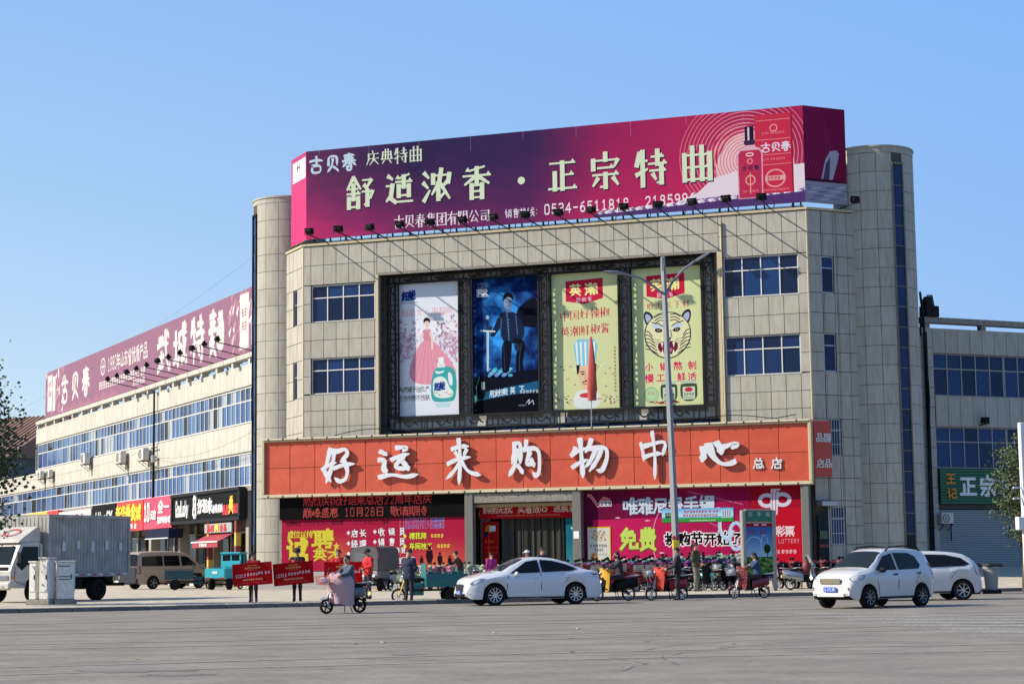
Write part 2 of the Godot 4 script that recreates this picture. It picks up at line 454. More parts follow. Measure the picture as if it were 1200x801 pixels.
# lettering: strokes on a 20 x 20 field, y down; "@" places another sign in a box
const G:={
	"氵":"4 2 14 5/2 8 12 11/3 19 16 13","讠":"6 2 12 5/2 8 10 8 10 17 17 14","钅":"9 1 3 7/6 6 17 6/4 11 16 11/10 6 10 18 18 14",
	"女":"9 1 5 12 16 19/14 6 11 13 3 19/1 7 19 7","亻":"13 1 3 9/10 6 10 20","扌":"2 6 18 6/11 1 11 17 7 17/2 13 18 10",
	"月":"5 19 5 2 16 2 16 18 13 18/5 7 16 7/5 12 16 12","木":"1 7 19 7/10 1 10 20/10 8 3 15/11 8 18 13",
	"灬":"2 14 1 19/7 14 8 19/12 14 14 19/17 14 19 19","辶":"3 2 6 4/2 8 6 8 5 14 2 17/4 15 8 18 20 18",
	"贝":"4 12 4 2 16 2 16 12/10 5 9 13 3 19/11 14 18 19","口":"3 3 17 3 17 17 3 17 3 3","日":"4 2 16 2 16 18 4 18 4 2/4 10 16 10",
	"田":"3 3 17 3 17 17 3 17 3 3/3 10 17 10/10 3 10 17","土":"3 8 17 8/10 2 10 18/1 18 19 18","王":"2 3 18 3/4 10 16 10/10 3 10 18/1 18 19 18",
	"纟":"10 1 4 7 12 7 3 14 16 13/2 19 17 17","彳":"12 1 4 6/13 6 3 12/10 10 10 20","衤":"9 1 12 3/3 6 15 6 3 14/10 10 10 20/14 9 11 12",
	"礻":"9 1 12 3/3 6 15 6 3 14/10 10 10 20/12 11 16 14","艹":"1 10 19 10/6 2 6 19/14 2 14 19","忄":"10 1 10 20/4 6 3 11/15 5 17 9",
	"酉":"1 3 19 3/3 7 17 7 17 19 3 19 3 7/8 3 7 12/12 3 12 11 16 11/3 15 17 15","鱼":"8 1 3 7/7 4 14 4 11 7/4 7 16 7 16 15 4 15 4 7/4 11 16 11/10 7 10 15/1 19 19 19",
	"羊":"6 1 8 4/14 1 12 4/3 5 17 5/4 10 16 10/1 15 19 15/10 5 10 20","隹":"7 1 2 9/5 6 5 20/11 1 13 4/5 5 19 5/5 10 18 10/5 14 18 14/5 19 19 19/12 5 12 19",
	"又":"3 3 16 3 11 12 2 19/5 6 18 19","攵":"7 1 2 9/5 6 19 6/15 6 11 14 2 20/6 9 18 20","人":"10 2 8 10 2 19/10 7 18 19",
	"小":"10 1 10 18 7 18/5 7 2 13/15 7 18 13","宀":"10 0 10 7/2 18 2 8 18 8 16 16","广":"10 1 11 4/3 5 19 5/4 5 4 12 1 19","厂":"3 2 19 2/4 2 4 12 1 19",
	"尸":"4 3 17 3 17 9 4 9/4 3 4 12 1 19","车":"3 4 17 4/8 1 4 10 17 10/1 14 19 14/11 7 11 20","阝":"4 2 16 2 11 8 16 13 10 15/5 2 5 20",
	"艮":"4 2 15 2 15 10 4 10/4 6 15 6/4 2 4 18 11 15/17 11 12 14/9 11 18 19","牜":"6 2 2 8/4 6 18 6/11 1 11 20/1 14 18 11",
	"寺":"4 4 16 4/10 1 10 8/1 8 19 8/2 12 18 12/14 9 14 19 10 19/5 14 8 17","舍":"10 1 2 8/10 1 19 8/5 8 15 8/2 11 18 11/10 6 10 14/4 14 16 14 16 19 4 19 4 14",
	"予":"3 3 16 3 10 7/5 6 11 9/2 10 18 10 15 14/10 10 10 18 6 18","舌":"16 1 5 4/1 7 19 7/10 3 10 11/4 11 16 11 16 19 4 19 4 11",
	"农":"2 8 2 4 18 4 17 8/10 1 8 8 1 15/7 9 7 18 13 15/16 8 11 11/9 9 18 18","肖":"10 1 10 7/4 2 6 6/16 2 14 6/4 19 4 8 16 8 16 18 13 18/4 12 16 12/4 15 16 15",
	"执":"1 6 9 6/5 1 5 19 2 18/1 13 9 11/10 6 16 6 16 17 20 17/13 1 12 11 8 19/11 11 15 14","戋":"3 7 17 5/1 12 19 10/8 1 11 14 19 19 19 16/16 12 4 19/14 1 17 3",
	"成":"4 5 19 5/4 5 4 12 1 19/4 10 10 10 9 16 7 16/12 1 14 13 19 19 19 15/17 8 10 18/15 1 18 3","目":"3 2 17 2 17 19 3 19 3 2/3 8 17 8/3 13 17 13",
	"麦":"3 3 17 3/4 6 16 6/1 9 19 9/10 1 10 9/8 10 2 15/6 12 15 12 3 19/6 14 18 20","子":"3 3 16 3 10 8/10 8 10 18 6 18/1 10 19 10",
	"走":"3 4 17 4/10 1 10 8/1 8 19 8/10 8 10 17/10 12 17 12/5 11 1 19/4 16 19 19","辛":"10 1 10 4/3 4 17 4/6 5 8 8/14 5 12 8/1 9 19 9/3 14 17 14/10 9 10 20",
	"敖":"1 4 9 4/5 1 5 9/2 7 8 7/1 10 10 10/5 10 4 14 1 19/5 12 9 12 8 19 6 19/@攵 10 0 20 20","真":"3 3 17 3/10 0 10 5/4 5 16 5 16 14 4 14 4 5/4 8 16 8/4 11 16 11/1 15 19 15/6 16 2 20/14 16 18 20",
	"页":"1 3 19 3/10 3 8 6/4 6 16 6 16 14/4 6 4 14/10 8 9 15 2 19/12 15 18 19","里":"3 2 17 2 17 11 3 11 3 2/3 6 17 6/10 2 10 18/3 14 17 14/1 18 19 18",
	"古":"1 6 19 6/10 1 10 11/4 11 16 11 16 19 4 19 4 11","春":"3 3 17 3/4 6 16 6/1 9 19 9/10 1 8 9 1 15/11 9 19 14/@日 5 11 15 20",
	"庆":"@广 0 0 20 20/6 11 19 11/12 7 11 13 6 19/12 12 19 19","典":"4 4 16 4 17 13/4 4 3 13/8 1 8 13/12 1 12 13/4 8 16 8/1 13 19 13/6 15 3 19/14 15 17 19",
	"特":"@牜 0 0 8 20/@寺 8 0 20 20","曲":"2 5 18 5 18 19 2 19 2 5/2 12 18 12/7 1 7 19/13 1 13 19","舒":"@舍 0 0 11 20/@予 11 0 20 20","适":"@辶 0 0 20 20/@舌 8 1 20 15",
	"浓":"@氵 0 0 6 20/@农 6 0 20 20","香":"15 1 5 3/1 6 19 6/10 2 10 11/10 6 2 11/10 6 18 11/@日 4 11 16 20","正":"2 3 18 3/10 3 10 18/10 10 17 10/5 9 5 18/1 18 19 18",
	"宗":"@宀 0 0 20 9/5 8 15 8/2 12 18 12/10 12 10 19 7 19/5 14 2 18/15 14 18 18","集":"@隹 2 0 18 12/1 14 19 14/10 11 10 20/10 14 3 19/10 14 17 19",
	"团":"2 2 18 2 18 19 2 19 2 2/5 7 15 7/11 4 11 15 8 15/11 7 5 14","有":"1 5 19 5/9 1 6 9 1 14/@月 5 8 17 20","限":"@阝 0 0 8 20/@艮 8 0 20 20",
	"公":"7 2 2 11/13 2 18 10/10 9 5 17 15 16/13 13 17 19","司":"2 3 17 3 17 18 14 18/3 7 13 7/4 11 12 11 12 16 4 16 4 11","销":"@钅 0 0 8 20/@肖 8 0 20 20",
	"售":"@隹 2 0 18 12/@口 4 12 16 20","热":"@执 0 0 20 13/@灬 0 1 20 20","线":"@纟 0 0 8 20/@戋 8 0 20 20","年":"6 1 2 7/5 4 17 4/4 9 16 9/4 9 4 14/1 14 19 14/11 4 11 20",
	"山":"10 2 10 17/3 8 3 17 17 17/17 8 17 17","东":"3 4 17 4/9 1 4 10 16 10/11 8 11 18 8 17/7 13 3 17/15 13 18 17","省":"10 1 10 6/5 3 2 7/14 2 17 5/15 5 9 8 2 10/@目 5 9 16 20",
	"优":"@亻 0 0 7 20/7 7 19 7/12 1 11 11 7 19/14 8 14 18 19 18 19 14/15 2 18 4","质":"16 1 5 3 5 11 2 18/5 6 18 6/11 3 11 9/@贝 7 8 19 20",
	"产":"10 1 10 4/3 4 17 4/6 5 8 8/14 5 12 8/3 9 18 9/4 9 4 14 1 19","品":"@口 4 0 16 9/@口 0 10 9 20/@口 11 10 20 20",
	"武":"3 4 10 4/1 7 17 7/7 10 7 17/4 12 4 17/1 18 11 16/7 12 11 12/13 1 14 12 19 19 20 16/16 2 18 4","城":"@土 0 2 7 18/@成 6 0 20 20","麯":"@麦 0 0 11 20/@曲 11 2 20 18",
	"好":"@女 0 0 10 20/@子 10 0 20 20","运":"@辶 0 0 20 20/9 3 18 3/8 7 20 7/13 7 9 14 18 13/16 10 19 14","来":"3 5 17 5/5 7 7 10/15 7 13 10/1 11 19 11/10 1 10 20/10 11 2 18/10 11 18 18",
	"购":"@贝 0 1 9 20/12 1 9 8/11 5 19 5 18 18 15 18/14 8 11 14 17 14/16 11 18 16","物":"@牜 0 0 8 20/11 1 8 8/10 5 19 5 18 18 15 18/13 5 8 14/16 5 10 18",
	"中":"2 6 18 6 18 13 2 13 2 6/10 1 10 20","心":"3 9 1 15/7 6 7 17 16 17 16 13/10 4 12 8/16 6 19 12","总":"6 1 8 4/14 1 12 4/4 5 16 5 16 11 4 11 4 5/3 14 1 18/7 13 7 18 15 18 15 15/10 13 12 16/17 13 19 17",
	"店":"@广 0 0 20 20/12 5 12 12/12 8 18 8/7 12 17 12 17 19 7 19 7 12","超":"@走 0 0 11 20/12 3 19 3 18 9 16 9/14 3 11 9/12 11 18 11 18 16 12 16 12 11/6 17 20 19",
	"能":"6 1 2 6 9 6/7 4 10 7/2 19 2 9 9 9 9 18 7 18/2 12 9 12/2 15 9 15/17 2 12 5/12 1 12 8 18 8 18 6/17 11 12 14/12 10 12 18 18 18 18 16",
	"用":"4 2 17 2 17 19 14 18/4 2 4 12 1 19/4 7 17 7/4 12 17 12/10 2 10 19","天":"3 4 17 4/1 10 19 10/10 4 8 12 1 19/11 11 19 19",
	"然":"7 1 1 11/5 4 9 4 7 9 2 13/5 7 7 8/10 5 19 5/14 1 13 8 9 13/14 6 19 12/17 1 19 3/@灬 0 1 20 20","椰":"@木 0 0 7 20/7 3 14 3/8 3 8 16/12 3 12 20/8 7 12 7/8 11 12 11/6 16 14 15/@阝 14 0 21 20",
	"油":"@氵 0 0 6 20/7 6 19 6 19 19 7 19 7 6/7 12 19 12/13 1 13 19","生":"6 1 2 8/5 6 17 6/3 12 17 12/10 1 10 18/1 18 19 18","不":"1 3 19 3/11 3 2 13/10 7 10 20/12 9 18 14",
	"伤":"@亻 0 0 7 20/11 1 7 9/9 4 19 4/8 9 18 9 17 18 14 18/13 5 12 13 7 19","衣":"10 1 10 4/1 5 19 5/10 5 1 13/7 9 7 18 13 15/17 8 13 11/10 6 19 18",
	"肤":"@月 0 0 8 20/9 6 18 6/8 11 20 11/14 1 13 12 8 19/14 11 20 19","润":"@氵 0 0 6 20/7 2 9 4/7 5 7 20/11 2 19 2 19 19 17 19/10 7 17 7/10 11 17 11/9 15 18 15/13 7 13 15",
	"发":"4 3 3 8 18 8/10 1 8 12 1 19/8 11 15 11 11 16 4 20/8 12 18 19/14 2 17 5","英":"@艹 0 0 20 7/4 8 16 8 16 13/4 8 4 13/1 13 19 13/10 6 9 14 2 19/11 14 18 19",
	"潮":"@氵 0 0 5 20/6 3 12 3/9 1 9 6/6 6 12 6 12 12 6 12 6 6/6 9 12 9/5 15 13 15/9 12 9 20/@月 12 0 21 20","鲜":"@鱼 0 0 10 20/@羊 10 0 20 20",
	"椒":"@木 0 0 7 20/10 1 10 8/10 4 14 4/7 8 14 8/10 8 10 18 8 18/8 11 7 15/13 11 14 14/@又 13 2 21 20","酱":"2 2 4 4/6 1 6 9/1 8 5 6/11 1 8 4/9 3 17 3 8 9/11 5 13 6/@酉 3 9 17 20",
	"国":"2 2 18 2 18 19 2 19 2 2/5 6 15 6/6 10 14 10/5 15 15 15/10 6 10 15/13 12 14 13","辣":"@辛 0 0 10 20/10 5 20 5/11 8 19 8 19 12 11 12 11 8/15 1 15 20/15 12 10 18/15 12 20 18",
	"敢":"2 3 9 3 8 6/1 6 10 6/3 6 3 16/8 6 8 20/3 9 8 9/3 12 8 12/1 17 10 15/@攵 10 0 20 20","为":"6 2 8 5/2 7 17 7 16 18 13 18/10 1 9 10 2 19/11 10 13 13",
	"下":"1 3 19 3/10 3 10 20/11 8 16 12","锅":"@钅 0 0 8 20/10 2 18 2 18 8 10 8 10 2/9 20 9 10 19 10 19 19 17 19/14 8 14 11 10 17/14 12 18 16","熬":"@敖 0 0 20 13/@灬 0 1 20 20",
	"制":"4 2 2 6/3 5 12 5/1 9 13 9/7 1 7 20/3 17 3 12 11 12 11 17/15 4 15 14/19 1 19 19 16 18","慢":"@忄 0 0 6 20/8 1 18 1 18 7 8 7 8 1/8 4 18 4/7 9 19 9 19 13 7 13 7 9/11 9 11 13/15 9 15 13/8 15 17 15 7 20/10 16 19 20",
	"工":"3 4 17 4/10 4 10 17/1 17 19 17","活":"@氵 0 0 6 20/@舌 6 0 20 20","烈":"1 2 11 2/5 2 1 10/4 5 10 5 8 9 2 13/4 7 6 9/14 2 14 9/18 1 18 12 15 12/@灬 0 1 20 20",
	"祝":"@礻 0 0 8 20/10 2 18 2 18 9 10 9 10 2/12 9 11 14 8 19/15 9 15 18 20 18 20 15","周":"3 2 17 2 17 18 14 18/3 2 3 12 1 19/6 5 14 5/10 3 10 8/6 8 14 8/7 11 13 11 13 16 7 16 7 11",
	"巅":"10 0 10 3/3 1 3 3 17 3/17 1 17 3/@真 0 4 10 20/@页 10 4 20 20","峰":"@山 0 5 7 16/12 1 8 7/11 3 17 3 8 10/11 4 19 10/9 11 18 11/10 14 17 14/8 17 20 17/13 10 13 20",
	"盛":"@成 2 0 18 12/4 13 16 13 16 19/4 13 4 19/8 13 8 19/12 13 12 19/1 19 19 19","惠":"2 3 18 3/10 1 10 11/4 5 16 5 16 10 4 10 4 5/4 7 16 7/2 12 17 11/3 14 1 18/7 14 7 19 15 19 15 16/10 13 12 16/17 14 19 17",
	"敬":"@艹 0 0 11 6/3 6 1 10/3 8 10 8 9 18 7 18/3 11 7 11 7 15 3 15 3 11/@攵 10 0 20 20","请":"@讠 0 0 7 20/8 3 19 3/9 6 18 6/7 9 20 9/13 1 13 9/9 20 9 11 18 11 18 19 16 19/9 14 18 14/9 17 18 17",
	"期":"1 4 11 4/3 1 3 15/9 1 9 15/3 8 9 8/3 11 9 11/0 15 12 15/4 16 1 20/8 16 11 20/@月 11 0 21 20","待":"@彳 0 0 7 20/@寺 7 0 20 20","招":"@扌 0 0 8 20/9 3 18 3 17 9 14 9/13 3 8 10/10 12 18 12 18 19 10 19 10 12",
	"聘":"1 3 9 3/3 3 3 16/7 3 7 20/3 7 7 7/3 11 7 11/0 17 9 15/11 3 19 3 19 9 11 9 11 3/11 6 19 6/15 1 15 9/9 11 20 11/13 11 12 15 18 15 17 19 14 19","电":"3 5 17 5 17 13 3 13 3 5/3 9 17 9/10 1 10 18 19 18 19 15",
	"话":"@讠 0 0 7 20/@舌 7 0 20 20","虚":"11 0 11 4/11 2 17 2/4 4 18 4 16 7/4 4 4 12 1 19/7 8 15 7/11 5 11 9 17 9/8 12 8 18/12 12 12 18/6 13 7 16/17 12 15 16/4 18 19 18",
	"位":"@亻 0 0 7 20/13 1 13 4/8 5 19 5/10 8 11 15/17 8 15 17/7 18 20 18","以":"4 3 4 15 9 12/8 4 10 8/16 2 14 12 8 19/13 13 19 19","诚":"@讠 0 0 7 20/@成 6 0 20 20","才":"1 6 19 6/12 1 12 18 8 18/12 7 2 16",
	"长":"15 2 7 8/1 10 19 10/6 1 6 18 11 15/9 10 19 19","收":"2 4 2 13 8 11/7 1 7 20/@攵 8 0 20 20","银":"@钅 0 0 8 20/@艮 8 0 20 20","员":"5 1 15 1 15 6 5 6 5 1/@贝 2 7 18 20",
	"经":"@纟 0 0 8 20/9 3 17 3 8 10/12 6 19 10/9 12 18 12/13 12 13 18/8 18 20 18","理":"@王 0 2 8 18/@里 8 0 20 20","采":"16 1 4 3/4 5 6 8/10 4 11 8/16 4 13 8/1 11 19 11/10 9 10 20/10 11 2 18/10 11 18 18",
	"脑":"@月 0 0 8 20/13 1 14 4/9 5 19 5/10 8 17 16/17 8 10 16/9 9 9 18 19 18/19 9 19 18","操":"@扌 0 0 7 20/11 1 16 1 16 5 11 5 11 1/7 7 12 7 12 11 7 11 7 7/15 7 20 7 20 11 15 11 15 7/7 13 20 13/13 11 13 20/13 13 8 18/13 13 19 18",
	"作":"@亻 0 0 7 20/11 1 7 9/10 5 19 5/13 5 13 20/13 10 18 10/13 14 19 14","裱":"@衤 0 0 8 20/9 3 19 3/10 6 18 6/8 9 20 9/14 1 14 9 8 15/11 12 11 19 15 17/18 11 15 13/13 11 20 19",
	"花":"@艹 0 0 20 7/7 7 2 14/5 11 5 20/17 9 11 13/11 7 11 18 19 18 19 15","师":"2 4 2 14/6 1 6 13 2 19/9 3 19 3/10 17 10 7 18 7 18 16 16 16/14 3 14 20","间":"3 1 5 3/2 4 2 20/8 2 18 2 18 19 16 19/6 7 14 7 14 16 6 16 6 7/6 11 14 11",
	"技":"@扌 0 0 8 20/9 5 19 5/14 1 14 9/9 9 18 9 14 15 8 20/10 11 19 20","宋":"@宀 0 0 20 9/1 11 19 11/10 7 10 20/10 11 2 18/10 11 18 18","无":"3 3 17 3/1 9 19 9/9 3 8 11 1 19/11 9 11 18 19 18 19 15",
	"忧":"@忄 0 0 6 20/7 7 19 7/12 1 11 11 7 19/14 8 14 18 19 18 19 14/15 2 18 4","买":"3 2 17 2 15 6/5 5 7 7/4 8 6 10/1 13 19 13/11 5 10 14 2 19/12 15 18 19",
	"着":"6 0 8 2/14 0 12 2/3 3 17 3/4 6 16 6/1 9 19 9/9 3 7 10 1 17/7 11 16 11 16 20 7 20 7 11/7 14 16 14/7 17 16 17","放":"5 1 6 4/1 5 10 5/4 5 4 12 1 19/4 10 9 10 8 18 6 18/@攵 10 0 20 20",
	"退":"@辶 0 0 20 20/@艮 8 0 19 15","换":"@扌 0 0 8 20/12 1 8 7/11 3 16 3 14 6/9 7 18 7 18 13/9 7 9 13/7 13 20 13/13 8 12 14 7 19/14 14 20 19","唯":"@口 0 4 7 15/@隹 7 0 20 20",
	"雅":"1 3 9 3/3 4 2 9 10 9/7 3 7 19 5 18/7 10 1 17/@隹 9 0 20 20","尼":"@尸 0 0 20 20/16 11 9 14/8 10 8 18 18 18 18 15","手":"16 1 4 3/2 7 18 7/1 12 19 12/10 2 10 18 7 18",
	"镯":"@钅 0 0 8 20/9 1 19 1 19 6 9 6 9 1/12 1 12 6/16 1 16 6/12 7 8 12/11 9 19 9 18 19 16 19/10 11 16 11 16 15 10 15 10 11/13 9 13 18/9 18 16 17",
	"免":"8 0 3 6/7 3 14 3 12 6/4 6 16 6 16 11 4 11 4 6/9 6 8 12 2 19/12 11 12 18 19 18 19 15","费":"4 2 16 2 16 5 4 5 4 8 17 8 16 10/8 0 7 8 3 11/12 0 12 10/5 17 5 11 15 11 15 17/10 13 9 17 3 20/12 17 17 20",
	"节":"@艹 0 0 20 7/3 9 17 9 17 15 14 15/9 9 9 20","开":"2 4 18 4/1 10 19 10/7 4 6 13 2 19/14 4 14 20","始":"@女 0 0 10 20/14 1 11 9 19 8/17 5 20 11/12 12 19 12 19 19 12 19 12 12","了":"3 4 17 4 11 9/10 9 10 18 6 18",
	"福":"@礻 0 0 8 20/9 2 20 2/10 5 19 5 19 9 10 9 10 5/@田 8 10 21 21","利":"10 1 2 4/1 8 12 8/6 3 6 20/6 8 1 15/7 9 12 14/14 4 14 14/19 1 19 19 16 18",
	"彩":"10 1 2 3/2 5 3 8/6 4 7 7/11 4 9 8/1 11 12 11/6 9 6 20/6 11 1 17/7 11 12 16/18 1 13 6/19 7 13 12/20 13 12 20","票":"1 2 19 2/3 5 17 5 17 10 3 10 3 5/8 2 8 10/12 2 12 10/4 12 16 12/1 15 19 15/10 15 10 20/5 17 2 20/15 17 18 20",
	"历":"@厂 0 0 20 20/7 9 17 9 16 18 13 18/11 5 10 12 5 19","亭":"10 0 10 3/2 3 18 3/6 5 14 5 14 8 6 8 6 5/2 13 2 10 18 10 17 13/5 13 15 13/10 13 10 19 7 19",
	"路":"2 2 8 2 8 7 2 7 2 2/5 7 5 17/5 12 9 12/2 10 2 18/1 18 9 16/13 1 9 8/12 3 18 3 9 12/12 5 20 12/11 13 18 13 18 19 11 19 11 13","记":"@讠 0 0 8 20/10 3 18 3 18 10 10 10/10 10 10 18 19 18 19 15",
	"韩":"1 4 9 4/5 1 5 7/2 7 8 7 8 13 2 13 2 7/2 10 8 10/0 16 10 16/5 13 5 20/10 4 20 4/10 8 19 8/10 12 20 12 19 16/15 1 15 20","新":"5 0 5 3/1 3 9 3/3 4 4 7/8 4 7 7/0 8 10 8/1 12 9 12/5 8 5 20/5 12 1 17/6 13 9 16/18 2 12 4/12 3 12 12 9 19/12 9 20 9/16 9 16 20",
	"华":"7 1 2 7/5 5 5 10/17 2 10 6/11 1 11 9 18 9 18 7/1 14 19 14/10 10 10 20","美":"6 0 8 3/14 0 12 3/3 4 17 4/4 7 16 7/2 10 18 10/10 4 10 10/1 13 19 13/10 10 8 15 1 20/11 14 19 20",
	"食":"10 0 1 8/10 0 19 7/10 5 10 7/5 8 15 8 15 13 5 13/5 10 15 10/5 8 5 19 10 17/16 13 12 16/9 13 18 20","元":"4 4 16 4/1 9 19 9/7 9 6 14 1 19/12 9 12 18 19 18 19 15","全":"10 1 1 9/10 1 19 9/5 9 15 9/4 13 16 13/10 9 10 18/2 18 18 18",
	"一":"1 10 19 10","R1":"5.5 1 3 9.5 1.5 13 5.5 18.5/8 1.5 7 9.5 3 19/0.5 12 8.5 8.5/9.5 2.5 15 1 16.5 4 12 8/13.5 7 16.5 13 15 18 11 19 8.5 17/8 11.5 20 9.5","R2":"1 3 4 5/0.3 8 3.5 8 2.5 13 4 16/0.5 18.5 7 17 14 19 20 17.5/9.5 1 15 0.5 13 3/7 8 15.5 5/12.5 6.5 8 13 14.5 14/13 10 15.5 14.5",
	"R3":"3.5 4.5 13 3.5/5.5 6 7 8/12 5 10.5 7/1 11 14 8.3/7.5 0.3 8.5 9.5 7.5 19.8/8 10.5 0.3 17.5/9 10 13 15 19.8 16.3","R4":"3.5 1.5 2 12/3.5 2 7.5 1 7 12/5 5 4 13 0.2 18.5/5.5 13.5 8.5 17.5/11 0.5 9.5 6/9.5 5 19 4.3 19 17 16.8 19.5 15 17.5/13 6.8 10.5 13 14.5 12.8/13.8 10.5 15.5 14",
	"R5":"2.5 5 1 8/0.5 8.5 8 5.2/5 0.5 5.8 10 6.3 19.5/1 14.5 8.5 11/11 1 8 7/10 5.5 18.8 4.8 19.5 10 16.5 17 14 16.3/13 6.7 8 14.5/16 6.7 10 16.5","R6":"1 5 2.8 12/2 6.3 18.5 3.8 15.5 10/2.8 11 15 9.5/8.8 0.3 10.5 9.5 10 19.8","R7":"1.8 5 1.2 15/4.5 2.8 6.4 12 11 18 16.3 17.6 17.5 15/8.7 1.8 11 10/11.6 5.3 19.5 1.8 16.8 6.2",
	 "·":"9 9 11 9 11 11 9 11 9 9",":":"9 6 10 7/9 14 10 15","-":"5 10 15 10","(":"14 1 10 6 10 14 14 19",")":"6 1 10 6 10 14 6 19","◆":"10 6 14 10 10 14 6 10 10 6/9 10 11 10",
	"0":"6 2 14 2 16 5 16 15 14 18 6 18 4 15 4 5 6 2","1":"6 5 10 2 10 18/6 18 14 18","2":"4 5 7 2 13 2 16 5 15 9 4 18 16 18","3":"4 3 7 2 13 2 16 5 15 8 12 10 8 10/12 10 16 13 15 17 12 18 7 18 4 16",
	"4":"13 18 13 2 3 13 17 13","5":"15 2 6 2 5 9 12 8 16 11 16 15 12 18 7 18 4 16","6":"14 2 8 4 4 11 5 16 8 18 13 18 16 15 15 11 12 9 7 10 4 13","7":"4 2 16 2 9 18",
	"8":"10 10 5 8 5 4 8 2 12 2 15 4 15 8 10 10 5 12 4 16 7 18 13 18 16 16 15 12 10 10","9":"6 18 12 16 16 9 15 4 12 2 7 2 4 5 5 9 8 11 13 10 16 7",
	"A":"3 18 10 2 17 18/6 13 14 13","E":"16 2 5 2 5 18 16 18/5 10 14 10","F":"16 2 5 2 5 18/5 10 14 10","L":"5 2 5 18 16 18","O":"7 2 13 2 17 6 17 14 13 18 7 18 3 14 3 6 7 2","R":"4 18 4 2 13 2 16 5 16 8 13 10 4 10/11 10 17 18",
	"T":"2 2 18 2/10 2 10 18","U":"4 2 4 14 7 18 13 18 16 14 16 2","W":"1 2 5 18 10 6 15 18 19 2","Y":"3 2 10 10 17 2/10 10 10 18","G":"16 5 13 2 7 2 4 6 4 14 7 18 13 18 16 15 16 11 11 11",
	"B":"5 2 5 18 13 18 16 15 16 12 13 10 5 10/13 10 15 7 15 4 12 2 5 2","S":"15 4 11 2 7 2 5 5 7 9 13 11 15 15 12 18 8 18 4 16","o":"7 8 13 8 15 11 15 15 13 18 7 18 5 15 5 11 7 8","d":"15 2 15 18 8 18 5 15 5 11 8 8 15 9",
	"u":"5 8 5 15 8 18 14 16/15 8 15 18","c":"15 9 11 8 7 8 5 11 5 15 7 18 12 18 15 16","k":"5 2 5 18/15 8 5 14/9 12 15 18","y":"5 8 10 16/15 8 8 20 4 20",
}
func glyph(ch:String) -> Array:
	if glyph_cache.has(ch):return glyph_cache[ch]
	var out:=[]
	if G.has(ch):
		for s in G[ch].split("/",false):
			if s.begins_with("@"):
				var q:PackedStringArray = s.split(" ",false)
				var x0:=float(q[1]);var y0:=float(q[2]);var x1:=float(q[3]);var y1:=float(q[4])
				for st in glyph(s.substr(1,1)):
					var r:=PackedVector2Array()
					for p in st:r.push_back(Vector2(x0 + p.x*(x1 - x0) / 20.0,y0 + p.y*(y1 - y0) / 20.0))
					out.push_back(r)
			else:
				var f:PackedFloat64Array = s.split_floats(" ",false)
				var r:=PackedVector2Array()
				for i in range(0,f.size() - 1,2):r.push_back(Vector2(f[i],f[i + 1]))
				out.push_back(r)
	glyph_cache[ch] = out
	return out
func is_narrow(ch:String) -> bool:
	return ch.unicode_at(0) < 256 and ch != "·"
# outlines (Array of PackedVector2Array, y down, in units of "size") of the strokes of one sign
func stroke_shapes(ch:String,size:float,weight:float,style:String) -> Array:
	var out:=[]
	var k:=size / 20.0
	var w:=weight*size
	for st in glyph(ch):
		var pts:=PackedVector2Array()
		for p in st:pts.push_back(p*k)
		if style == "brush":
			pts = soften(pts)
			out.push_back(ribbon(pts,w))
			continue
		for i in pts.size() - 1:
			var a:=pts[i];var b:=pts[i + 1]
			var d:=(b - a)
			if d.length() < 0.001:continue
			var dn:=d.normalized()
			var nn:=Vector2(-dn.y,dn.x)
			var wa:=w;var wb:=w
			if style == "song":
				if absf(dn.y) < 0.35:wa = w*0.42;wb = w*0.42
				elif absf(dn.x) > 0.3:wa = w*0.95;wb = w*(0.45 if i == pts.size() - 2 else 0.8)
				if absf(dn.y) < 0.35 and i == pts.size() - 2 and pts.size() == 2 and d.length() > size*0.3:
					out.push_back(PackedVector2Array([b + Vector2(w*0.3,w*0.21),b + Vector2(-w*1.0,w*0.1),b + Vector2(-w*0.35,-w*0.75)]))
			var ea:=minf(wa,wb)*0.5 if style != "brush" else 0.0
			var a2:=a - dn*ea;var b2:=b + dn*ea
			out.push_back(PackedVector2Array([a2 + nn*wa*0.5,b2 + nn*wb*0.5,b2 - nn*wb*0.5,a2 - nn*wa*0.5]))
	return out
func soften(p:PackedVector2Array) -> PackedVector2Array:
	var q:=p
	for it in 2:
		if q.size() < 3:break
		var r:=PackedVector2Array([q[0]])
		for i in q.size() - 1:
			r.push_back(q[i].lerp(q[i + 1],0.22));r.push_back(q[i].lerp(q[i + 1],0.78))
		r.push_back(q[-1])
		q = r
	if q.size() == 2:
		var m:=(q[0] + q[1])*0.5 + (q[1] - q[0]).orthogonal()*0.05
		q = PackedVector2Array([q[0],q[0].lerp(q[1],0.25) + (m - q[0].lerp(q[1],0.5))*0.75,m,q[0].lerp(q[1],0.75) + (m - q[0].lerp(q[1],0.5))*0.75,q[1]])
	return q
func ribbon(p: PackedVector2Array, w: float) -> PackedVector2Array:
	var L:=PackedVector2Array();var R:=PackedVector2Array()
	var n:=p.size()
	for i in n:
		var d:=(p[mini(i + 1,n - 1)] - p[maxi(i - 1,0)]).normalized()
		var t:=float(i) / (n - 1)
		var ww:=w*(0.75 + 0.55*exp(-pow((t - 0.12) / 0.16,2.0)) + 0.40*exp(-pow((t - 0.75) / 0.2,2.0)) - 0.55*smoothstep(0.8,1.0,t))
		if absf(d.y) > 0.8:ww *= 1.12
		var o:=Vector2(-d.y,d.x)*ww*0.5
		var q:=p[i]
		if i == 0:q -= d*w*0.35
		if i == n - 1:q += d*w*0.3
		L.push_back(q + o);R.push_back(q - o)
	R.reverse()
	L.append_array(R)
	return L
